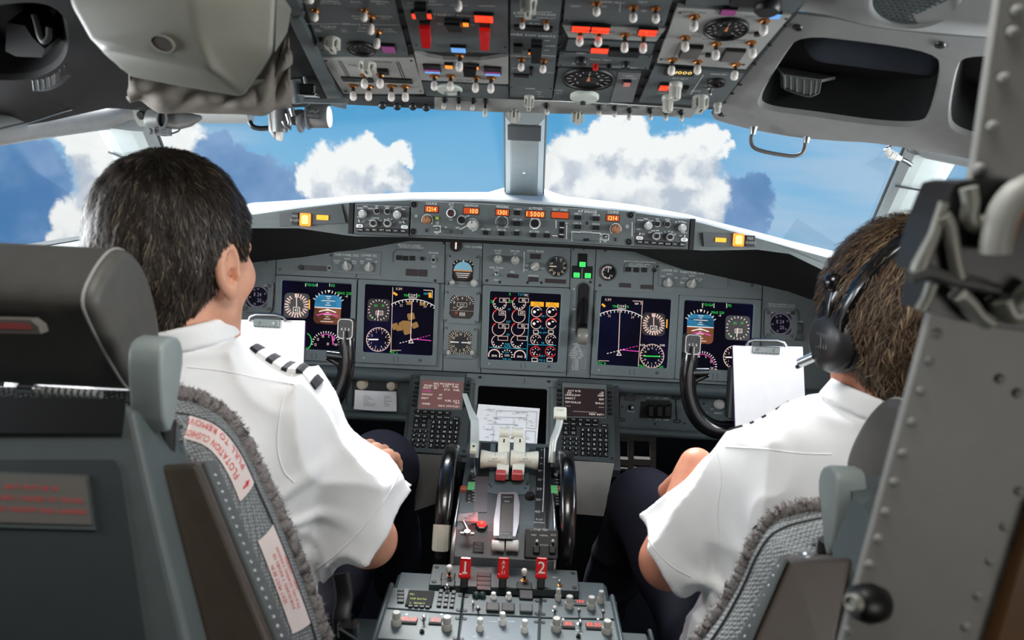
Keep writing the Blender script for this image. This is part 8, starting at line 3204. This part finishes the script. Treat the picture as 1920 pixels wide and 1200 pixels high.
def person(label,name_bits,H,neck,spine,shR,shL,arms,hem,legs,skin,hairm,lockm,hair_cut,strand,belly,seed,groups):
 E=empty('person',Matrix.Translation((spine[0],1.0,0.55)),label,'person')
 iv=np.array((-spine[0],-1.0,-0.55))
 def put(V):
  return(V+iv).tolist()
 hands=[]
 for(sh,el,wr,hd)in arms:
  hands.append(hand_caps(*hd))
 def body(P):
  nb=H.w(0,-0.022,-0.055)
  d=sd_cap(P,nb,neck,0.053*H.k,0.060)
  if near(P,H.c,0.16):
   d=smin(head_sdf(H.loc(P))*H.k,d,0.02)
  t=sd_ell(P,(spine[0],spine[1],spine[2]-0.05),(0.165,0.105,0.17))
  t=smin(t,sd_ell(P,(spine[0],spine[1],spine[2]-0.26),(0.150,0.105,0.20)),0.06)
  t=smin(t,sd_cap(P,shR,shL,0.045,0.045),0.05)
  d=smin(d,t,0.035)
  for(sh,el,wr,hd),hc in zip(arms,hands):
   if not near(P,el,0.32):
    continue
   d=smin(d,sd_cap(P,sh,el,0.050,0.040),0.015)
   d=smin(d,sd_cap(P,el,wr,0.0415,0.0275),0.015)
   if not near(P,hc[0][1],0.14):
    continue
   h=None
   for a,b,ra,rb in hc:
    c=sd_cap(P,a,b,ra,rb)
    h=c if h is None else smin(h,c,0.004)
   d=smin(d,h,0.012)
  for hip,kn,an in legs:
   if not near(P,kn,0.5):
    continue
   d=smin(d,sd_cap(P,hip,kn,0.075,0.052),0.03)
   d=smin(d,sd_cap(P,kn,an,0.050,0.036),0.02)
  return d
 pts=[H.w(x,y,z)for x in(-.1,.1)for y in(-.12,.13)for z in(-.12,.13)]+[np.array(p)for a in arms for p in a[:3]]+[np.array(p)for l in legs for p in l]
 for hc in hands:
  pts+=[c[1]for c in hc]
 lo=np.min(pts,0)-0.06
 hi=np.max(pts,0)+0.06
 V,Fq=surface(body,lo,hi,0.0024)
 obj_from('body',put(V),Fq.tolist(),skin,E)
 def shirt(P):
  t=sd_ell(P,(spine[0],spine[1],spine[2]-0.06),(0.200,0.132,0.185))
  t=smin(t,sd_ell(P,(spine[0]+belly[1],spine[1]-0.005,spine[2]-0.29),(belly[0],0.140,0.21)),0.07)
  t=smin(t,sd_cap(P,shR,shL,0.058,0.058),0.055)
  nb=np.array(neck)
  t=smin(t,sd_cap(P,nb+(0,0,-0.045),nb+(0,0,0.0),0.085,0.066),0.045)
  for(sh,el,wr,hd),(hc,hn,r0,r1)in zip(arms,hem):
   hn=np.array(hn)/np.linalg.norm(hn)
   c2=np.array(hc)+hn*0.06
   sl=sd_cap(P,sh,c2,r0,r1*1.04)
   sl=smax(sl,(P-np.array(hc))@hn,0.004)
   fo=ridged(P-np.array(sh),(13,11,7),seed+3)
   sl=sl+0.007-0.013*fo
   t=smin(t,sl,0.014)
   ap=np.array(sh)+(math.copysign(0.035,spine[0]-sh[0]),-0.06,-0.12)
   dx,dz=P[...,0]-ap[0],P[...,2]-ap[2]
   rr=np.sqrt(dx*dx+dz*dz)
   t=t-0.0075*np.maximum(0,np.sin(np.arctan2(dz,dx)*8+rr*18))**2*np.exp(-((rr-0.05)/0.075)**2)*(P[...,1]<spine[1]+0.04)
  fold=ridged(P,(9,6,5.0),seed)*0.016+ridged(P+P[...,::-1]*0.35,(14,10,8),seed+1)*0.009
  t=t+0.012-fold
  t=smax(t,spine[2]-0.43-P[...,2],0.01)
  t=smax(t,P[...,2]-(neck[2]+0.018),0.008)
  return t
 ls=np.array([shR,shL]+[h[0]for h in hem]+[(spine[0]-0.24,spine[1]-0.16,spine[2]-0.45),(spine[0]+0.24,spine[1]+0.16,neck[2]+0.03)])
 V,Fq=surface(shirt,ls.min(0)-0.12,ls.max(0)+0.12,0.0042)
 so=obj_from('shirt',put(V),Fq.tolist(),SHIRT,E)
 nb=np.array(neck)
 nt_=H.w(0,-0.022,-0.055)
 ax=nt_-nb
 ax/=np.linalg.norm(ax)
 def collar(P):
  c=sd_cap(P,nb-ax*0.03,nb+ax*0.06,0.070,0.0625)
  z=(P-nb)@ax
  slope=(P[...,1]-nb[1])*0.25
  c=smax(np.abs(c)-0.0032,z-0.036+slope,0.003)
  c=smax(c,-(z+0.02+slope),0.004)
  f=sd_cap(P,nb-ax*0.03,nb+ax*0.06,0.080,0.064)
  f=smax(np.abs(f)-0.0030,z-0.035+slope,0.003)
  f=smax(f,-(z-0.006+slope),0.003)
  return np.minimum(c,f)
 V,Fq=surface(collar,nb-0.12,nb+0.13,0.003)
 obj_from('collar',put(V),Fq.tolist(),SHIRT,E)
 def trou(P):
  t=sd_ell(P,(spine[0],spine[1]+0.02,spine[2]-0.44),(0.185,0.150,0.12))
  for hip,kn,an in legs:
   t=smin(t,sd_cap(P,hip,kn,0.098,0.070),0.05)
   t=smin(t,sd_cap(P,kn,an,0.070,0.058),0.03)
  return t+0.004-0.008*ridged(P,(9,7,9),seed+7)
 lt_=np.array([p for l in legs for p in l]+[(spine[0]-0.12,spine[1]-0.08,spine[2]-0.42),(spine[0]+0.12,spine[1]+0.1,spine[2]-0.42)])
 V,Fq=surface(trou,lt_.min(0)-0.12,lt_.max(0)+0.12,0.007)
 obj_from('trousers',put(V),Fq.tolist(),TROU,E)
 cut_z,thick,side_y=hair_cut
 def hair(P):
  q=H.loc(P)
  x,y,z=q[...,0],q[...,1],q[...,2]
  h=sd_ell(q,(0,-0.014,0.026),(0.0745+thick,0.094+thick,0.092+thick*1.15))
  h=smin(h,sd_cap(q,(0,-0.058,-0.02),(0,-0.050,cut_z+0.02),0.050+thick*0.4,0.040+thick*0.3),0.03)
  h=smax(h,y-(side_y+1.1*np.maximum(z-0.035,0)),0.008)
  h=smax(h,-np.maximum(z-0.004,-(y+0.018)),0.006)
  h=smax(h,cut_z-z,0.012)
  for sx in(-1,1):
   h=smax(h,-sd_ell(q,(sx*0.088,-0.004,-0.010),(0.022,0.024,0.036)),0.004)
  com=vnoise(np.stack((x*150+y*60,y*90,z*22),-1),1.0,seed)*0.0016+vnoise(np.stack((x*45,y*45,z*22),-1),1.0,seed+2)*0.003
  return(h-com)*H.k
 V,Fq=surface(hair,H.c-0.15,H.c+0.15,0.0028)
 ho=obj_from('hair',put(V),Fq.tolist(),hairm,E)
 N_,L_,lift,mess=strand
 fv=V[Fq]
 nrm=np.cross(fv[:,2]-fv[:,0],fv[:,3]-fv[:,1])
 nrm/=np.maximum(np.linalg.norm(nrm,axis=1),1e-9)[:,None]
 cen=fv.mean(1)
 out_dir=cen-H.c
 nrm=np.where(((nrm*out_dir).sum(1)<0)[:,None],-nrm,nrm)
 rs=np.random.RandomState(seed)
 sel=rs.randint(0,len(cen),N_)
 p=cen[sel]
 n=nrm[sel]
 wh=H.w(0.01,-0.055,0.115)
 g=p-wh
 g=g/np.maximum(np.linalg.norm(g,axis=1),1e-6)[:,None]+H.R[:,2]*-0.35+rs.normal(0,mess,(N_,3))
 t=g-n*(g*n).sum(1)[:,None]
 t/=np.maximum(np.linalg.norm(t,axis=1),1e-6)[:,None]
 b=np.cross(n,t)
 L=L_*rs.uniform(0.5,1.1,N_)[:,None]
 w_=(0.00055*rs.uniform(0.6,1.5,N_))[:,None]
 li=lift*rs.uniform(0.2,1.0,N_)[:,None]
 keep=np.ones(N_,bool)
 vs=[]
 for k,(a,u)in enumerate(((0,0.0),(0.35,0.8),(0.7,1.0),(1.0,0.75))):
  c=p+t*L*a+n*(li*u)-n*(L*a)**2*4.2+b*(rs.normal(0,0.0012,(N_,1))*a)
  ww=w_*(1.0,1.0,0.7,0.15)[k]
  vs+=[c-b*ww,c+b*ww]
 A=np.stack(vs,1)
 q_end=H.loc(A[:,6])
 keep=(hair(A[:,6])<0.0035+lift*0.7)&(hair(A[:,4])<0.003+lift)
 A=A[keep]
 m=len(A)
 base=np.arange(m)[:,None]*8
 F_=np.concatenate([base+np.array(f)for f in((0,1,3,2),(2,3,5,4),(4,5,7,6))])
 lo_=obj_from('hair_locks',put(A.reshape(-1,3)),F_.tolist(),lockm,E)
 lo_.data.polygons.foreach_set('material_index',np.tile(rs.choice(3,m,p=(0.6,0.32,0.08)),3).astype(np.int32))
 return E,so
def drape_strip(so,E,path,width,mt_seq,name,parent,off=0.004):
 """a flat strap laid on a garment along photo points; mt_seq: (length share, material)"""
 from mathutils.bvhtree import BVHTree
 me=so.data
 o=E.matrix_world.translation
 bvh=BVHTree.FromPolygons([v.co+o for v in me.vertices],[tuple(p.vertices)for p in me.polygons])
 P=[]
 for x,y in path:
  h=bvh.ray_cast(CAMP,ray(x,y).normalized())if x>9 else bvh.ray_cast(Vector((x,y,1.3)),Vector((0,0,-1)))
  if h[0]is not None:
   P.append((h[0],h[1]))
 pts=catmull([p for p,_ in P],6)
 nn=catmull([q for _,q in P],6)
 n=len(pts)
 acc=0
 mb=MB()
 tot=sum(s for s,_ in mt_seq)
 for s_,m_ in mt_seq:
  i0,i1=acc/tot*(n-1),(acc+s_)/tot*(n-1)
  acc+=s_
  row=[]
  for k in range(5):
   f=i0+(i1-i0)*k/4
   a=min(n-2,int(f))
   p=pts[a].lerp(pts[a+1],f-a)
   N=nn[a].normalized()
   if N.dot(CAMP-p)<0 and N.z<0.3:
    N=-N
   t=(pts[min(a+1,n-1)]-pts[a]).normalized()
   b=t.cross(N).normalized()
   h=off*(1.25 if m_ is EPB else 1.0)
   row.append([p-b*width+N*(h*0.6)-o,p+N*h-o,p+b*width+N*(h*0.6)-o,p+b*width-N*0.004-o,p-b*width-N*0.004-o])
  v=[q for r in row for q in r]
  f=[]
  for k in range(4):
   for j in range(5):
    f.append((k*5+j,k*5+(j+1)%5,k*5+5+(j+1)%5,k*5+5+j))
  f+=[(0,1,2,3,4),(20,21,22,23,24)]
  mb.add(v,f,m_)
 return mb.build(name,parent)
def seam(so,E,path,name='seam'):
 from mathutils.bvhtree import BVHTree
 o=E.matrix_world.translation
 bvh=BVHTree.FromPolygons([v.co+o for v in so.data.vertices],[tuple(p.vertices)for p in so.data.polygons])
 P=[]
 pp=catmull([Vector((x,y,0))for x,y in path],8)
 for p in pp:
  h=bvh.ray_cast(CAMP,ray(p.x,p.y).normalized())
  if h[0]is not None and h[0].y<1.3:
   P.append(h[0]-o)
 mb=MB()
 if len(P)>2:
  mb.tube(P,0.0011,SHIRT,6)
  mb.build(name,so)
SK1=skinmat('skin_warm',(214,158,130))
SK2=skinmat('skin_ruddy',(208,140,112))
HAIR1=mat('dark_brown_hair',(38,30,23),0.55,var=0.4,nscale=160,spec=0.3)
HAIR2=mat('greying_brown_hair',(72,55,40),0.5,var=0.4,nscale=140,spec=0.35)
LOCK1=[HAIR1,mat('hair_lock_umber',(54,43,32),0.5,var=0.2),mat('hair_lock_grey_gold',(98,84,64),0.5,var=0.2)]
LOCK2=[HAIR2,mat('hair_lock_tan',(104,82,58),0.5,var=0.2),mat('hair_lock_sand',(150,126,94),0.5,var=0.2)]
H1=Head((-0.452,1.0,1.207),-15,-7,1.08)
wr=at(652,868,1.16)
tip=at(718,824,1.33)
c1=[(8,14,10),(10,16,10),(14,18,12),(18,20,14)]
sr,sl=(-0.300,1.02,0.986),(-0.615,1.0,1.0)
el=at(692,1012,1.10)
E1,S1=person('bareheaded dark haired person in a white short sleeved shirt with striped shoulder straps, seated in the nearer seat looking aside','a',H1,(-0.446,0.985,1.085),(-0.445,1.0,0.985),sr,sl,[(sr,tuple(el),tuple(wr),(tuple(wr),tuple(tip-wr),(0.05,-0.15,1),1 if((tip-wr).cross(Vector((0.05,-0.15,1)))).x<0 else-1,c1,1.06,1.3)),(sl,(-0.70,1.08,0.80),(-0.60,1.28,0.80),((-0.60,1.28,0.80),(0.05,1,-0.12),(0,0,1),1 if Vector((0.05,1,-0.12)).cross(Vector((0,0,1))).x>0 else-1,c1))],[(tuple(at(679,1006,1.03)),(0.60,0.22,-0.76),0.054,0.091),((-0.69,1.06,0.83),(-0.35,0.25,-0.9),0.074,0.086)],[((-0.345,1.03,0.60),(-0.262,1.46,0.730),(-0.25,1.66,0.36)),((-0.545,1.03,0.60),(-0.64,1.46,0.72),(-0.62,1.66,0.36))],SK1,HAIR1,LOCK1,(-0.088,0.011,0.034),(14000,0.020,0.0024,0.20),(0.185,0.0),3,None)
E1['label']='bareheaded dark haired person in a white short sleeved shirt, looking aside to the middle'
drape_strip(S1,E1,[(-0.358,1.012),(-0.335,1.012),(-0.312,1.012),(-0.290,1.012),(-0.268,1.012)],0.021,[(1.1,EPB),(1.4,SHIRT),(1.0,EPB),(1.4,SHIRT),(1.0,EPB),(1.4,SHIRT),(1.0,EPB),(1.2,SHIRT),(0.9,EPB)],'shoulder_strap',E1)
for pth in([(548,700),(528,760),(520,830),(530,880),(552,905)],[(350,688),(420,696),(490,710),(560,722)],[(748,890),(720,940),(680,990),(630,1040),(592,1068)]):
 seam(S1,E1,pth)
H2=Head((0.508,1.0,1.166),14,-6)
wr2=at(1306,872,1.14)
tip2=at(1238,932,1.26)
c2=[(34,38,24),(36,42,26),(38,44,26),(40,46,28)]
sl2,sr2=(0.338,1.03,0.918),(0.690,1.02,0.930)
el2=at(1252,1052,1.08)
E2,S2=person('person','b',H2,(0.492,0.99,1.035),(0.490,1.0,0.94),sr2,sl2,[(sl2,tuple(el2),tuple(wr2),(tuple(wr2),tuple(tip2-wr2),(-0.25,-0.25,1),1 if(tip2-wr2).cross(Vector((-0.25,-0.25,1))).x>0 else-1,c2)),(sr2,(0.77,1.08,0.76),(0.66,1.28,0.78),((0.66,1.28,0.78),(-0.05,1,-0.12),(0,0,1),1 if Vector((-0.05,1,-0.12)).cross(Vector((0,0,1))).x<0 else-1,c1))],[(tuple(at(1250,1040,1.02)),(-0.66,0.20,-0.72),0.062,0.070),((0.76,1.06,0.79),(0.35,0.25,-0.9),0.072,0.084)],[((0.385,1.03,0.58),(0.276,1.42,0.700),(0.24,1.64,0.34)),((0.60,1.03,0.58),(0.66,1.44,0.70),(0.64,1.66,0.34))],SK2,HAIR2,LOCK2,(-0.112,0.024,0.044),(13000,0.036,0.0085,0.32),(0.205,-0.02),8,None)
E2['label']='person in a white short sleeved shirt wearing a black headset, hand on the knee'
drape_strip(S2,E2,[(0.318,1.052),(0.345,1.052),(0.37,1.052),(0.40,1.052)],0.018,[(2.2,EPB),(1.3,SHIRT),(0.8,EPB),(1.5,SHIRT),(0.8,EPB),(1.5,SHIRT),(2.0,EPB)],'shoulder_strap',E2)
for pth in([(1345,850),(1352,900),(1345,960),(1350,1020)],[(1360,838),(1430,842),(1500,850),(1560,852)],[(1212,1002),(1228,1030),(1260,1062),(1296,1082)]):
 seam(S2,E2,pth)
hs=empty('headset',Matrix.Translation(Vector(H2.c)),'black headset with padded band and round ear cups on the brown haired pilot','headset')
RH=Matrix(H2.R.tolist()).to_4x4()@Matrix.Translation((0,0.008,-0.004))
mb=MB()
mb.T=RH
def band(r,y0,lift):
 out=[]
 for i in range(25):
  a=rad(208-236*i/24)
  out.append((math.cos(a)*(0.096+lift*0.6),y0-0.062*max(0.0,math.sin(a)),0.012+math.sin(a)*(0.112+lift)))
 return out
for y0 in(-0.028,0.004):
 mb.tube(band(0,y0,0.014),0.0095,BLACKG,10,ell=(0.45,1.3))
mb.build('head_band',hs)
mb=MB()
mb.T=RH
mb.tube([(p[0]*0.95,p[1],p[2]*0.965)for p in band(0,-0.009,0.011)][7:18],0.013,BLACK,12,ell=(0.55,1.4))
mb.build('band_pad',hs)
for sx in(-1,1):
 mb=MB()
 Tc=RH@Matrix.Translation((sx*0.091,-0.006,-0.016))@Matrix.Rotation(rad(90*sx),4,'Y')
 mb.T=Tc
 mb.lathe([(0.030,-0.006),(0.041,-0.004),(0.043,0.004),(0.040,0.012),(0.026,0.020),(0.006,0.022)],0,0,mat('ear_cup_charcoal',(44,44,46),0.35),30)
 for v in range(len(mb.v)):
  pass
 for i in range(5):
  mb.box(-0.010,0.010,-0.012+i*0.005,-0.0105+i*0.005,0.0205-0.0004*abs(i-2),0.0222-0.0004*abs(i-2),mat('cup_text_grey',(120,120,120),0.6))
 cup=mb.build('ear_cup',hs)
 mb=MB()
 mb.T=Tc
 mb.tube([(0.035*math.cos(2*PI*i/24),0.041*math.sin(2*PI*i/24),-0.008)for i in range(24)],0.008,BLACK,10,closed=True)
 mb.build('cushion',cup)
 mb=MB()
 mb.T=RH
 mb.tube([(sx*0.094,-0.012,-0.030),(sx*0.106,-0.012,-0.010),(sx*0.104,-0.010,0.030),(sx*0.099,-0.010,0.058)],0.0045,BLACKG,8)
 mb.lathe([(0.004,-0.012),(0.0115,-0.009),(0.0130,0.0),(0.0110,0.009),(0.004,0.012)],0,0,BLACKG,18,M=RH.inverted()@RH@Matrix.Translation((sx*0.102,-0.010,0.060)))
 mb.build('stirrup',hs)
mb=MB()
mb.T=RH
mb.tube(catmull([(-0.100,0.004,-0.034),(-0.108,0.030,-0.050),(-0.098,0.062,-0.062),(-0.060,0.105,-0.066)],6),0.003,BLACK,8)
mb.tube([(-0.104,0.016,-0.040),(-0.112,0.036,-0.052)],0.0065,STEEL,12)
mb.build('microphone_boom',hs)
# =========== DOOR FRAME IN THE FOREGROUND
DG=mat('door_frame_grey_paint',(134,134,130),0.5,var=0.04,bump=0.06)
DF=Frame((0.25,0.46,1.2),(0,0.02,1.0))
O4=DF.M
def dp(x,y,h=0.0):
 a=DF.p(x,y,h)
 return(a[0],a[1],h)
dr=empty('door_1',DF.mat_at(0,0),kind='structure')
mb=MB()
low=[dp(*p)for p in((1752,560),(1920,560),(3000,560),(3000,1500),(1500,1500),(1580,1200),(1640,980))]
mb.prism([(p[0],p[1])for p in low],-0.006,0.0,DG,c=0.001)
up=[dp(*p)for p in((1905,-200),(3000,-200),(3000,570),(1785,570),(1790,480),(1832,300))]
mb.prism([(p[0],p[1])for p in up],-0.008,-0.002,DG,c=0.001)
mb.prism([(p[0],p[1])for p in[dp(*q)for q in((1925,940),(2060,800),(2060,1500),(1755,1500),(1845,1195))]],0.0,0.010,mat('door_edge_brown',(92,60,28),0.5),c=0.002)
mb.build('door_slab',dr)
rv=MB()
for x,y in((1883,147),(1862,237),(1838,316),(1726,733),(1709,792),(1692,850),(1676,904),(1660,960),(1646,1010),(1630,1058),(1592,1182),(1874,710),(1907,737),(1911,921),(1884,987),(1857,1052),(1834,1117),(1811,1175),(1900,60),(1908,20),(1742,676),(1757,626)):
 a=dp(x,y)
 rv.lathe([(0.0036,-0.002),(0.0033,0.0010),(0.0022,0.0022),(0.0008,0.0026)],a[0],a[1],DG,12)
rv.build('rivet_rows',dr)
lt=empty('latch_mechanism',DF.mat_at(*dp(1830,480)[:2]),'black latch with pale steel straps and an orange strap on the riveted door frame','latch')
o_=dp(1830,480)
def lp(x,y,h):
 a=dp(x,y,h)
 return Vector((a[0]-o_[0],a[1]-o_[1],h))
def sheet(mb,pts,h0,h1,mt,c=0.001):
 mb.prism([(lp(x,y,h1).x,lp(x,y,h1).y)for x,y in pts],h0,h1,mt,c=c)
mb=MB()
sheet(mb,[(1790,342),(1812,336),(1900,338),(1940,350),(1940,560),(1880,545),(1790,530),(1732,510),(1738,480),(1762,405),(1776,370)],-0.03,0.006,BLACK)
sheet(mb,[(1752,525),(1880,548),(1940,565),(1940,625),(1850,612),(1738,586)],-0.03,0.004,BLACK)
mb.build('black_body',lt)
STR=mat('latch_strap_pale_steel',(138,138,130),0.5,0.5)
mb=MB()
mb.tube(catmull([lp(*p,0.012)for p in((1768,405),(1780,425),(1786,460),(1794,500),(1800,522))],5),0.0042,STR,10)
mb.tube([lp(*p,0.010)for p in((1770,380),(1752,440),(1724,500),(1718,512))],[0.003,0.0035,0.005,0.004],STR,10)
mb.tube(catmull([lp(*p,0.012)for p in((1816,352),(1820,380),(1818,410),(1832,424),(1848,414))],5),0.005,STR,10)
mb.tube([lp(1748,532,0.010),lp(1738,560,0.010),lp(1726,582,0.010)],0.0036,STR,10)
mb.tube(catmull([lp(*p,0.012)for p in((1706,520),(1740,512),(1790,526),(1840,536),(1870,545))],5),[0.004]*21,mat('latch_dark_bar',(60,60,58),0.5),10)
mb.build('steel_straps',lt)
mb=MB()
mb.tube(catmull([lp(*p,0.014)for p in((1795,552),(1815,570),(1830,590),(1850,604))],5),[0.009]*16,STR,12,ell=(1.0,0.5))
mb.tube(catmull([lp(*p,0.014)for p in((1870,560),(1890,590),(1925,560),(1945,540))],5),[0.012]*16,STR,12,ell=(1.0,0.5))
mb.build('knuckle',lt)
mb=MB()
mb.tube(catmull([lp(*p,0.02)for p in((1930,352),(1905,366),(1886,390),(1874,420),(1868,450),(1866,475))],5),[0.0085]*26,mat('latch_pull_grey',(150,150,144),0.45),12)
mb.build('pull_handle',lt)
mb=MB()
mb.tube(catmull([lp(*p,0.018)for p in((1935,366),(1912,384),(1896,408),(1886,440),(1880,472))],5),[0.006]*21,mat('orange_strap',(196,112,36),0.6),10,ell=(1,0.7))
mb.build('orange_strap',lt)
a=dp(1632,1130)
bk=empty('bumper_knob',DF.mat_at(a[0],a[1],0.0),'blurred black rubber bumper knob with a steel stem low on the riveted door frame','knob')
mb=MB()
mb.T=Matrix.Rotation(rad(-62),4,'Y')@Matrix.Rotation(rad(-12),4,'X')
mb.lathe([(0.004,-0.010),(0.0125,-0.006),(0.0135,0.004),(0.0110,0.012),(0.0085,0.015)],0,0,BLACK,24)
mb.build('rubber_bumper',bk)
mb=MB()
mb.T=Matrix.Rotation(rad(-62),4,'Y')@Matrix.Rotation(rad(-12),4,'X')
mb.lathe([(0.0065,0.014),(0.0065,0.019),(0.004,0.0215),(0.003,0.019)],0,0,STR,16)
mb.build('steel_stem',bk)
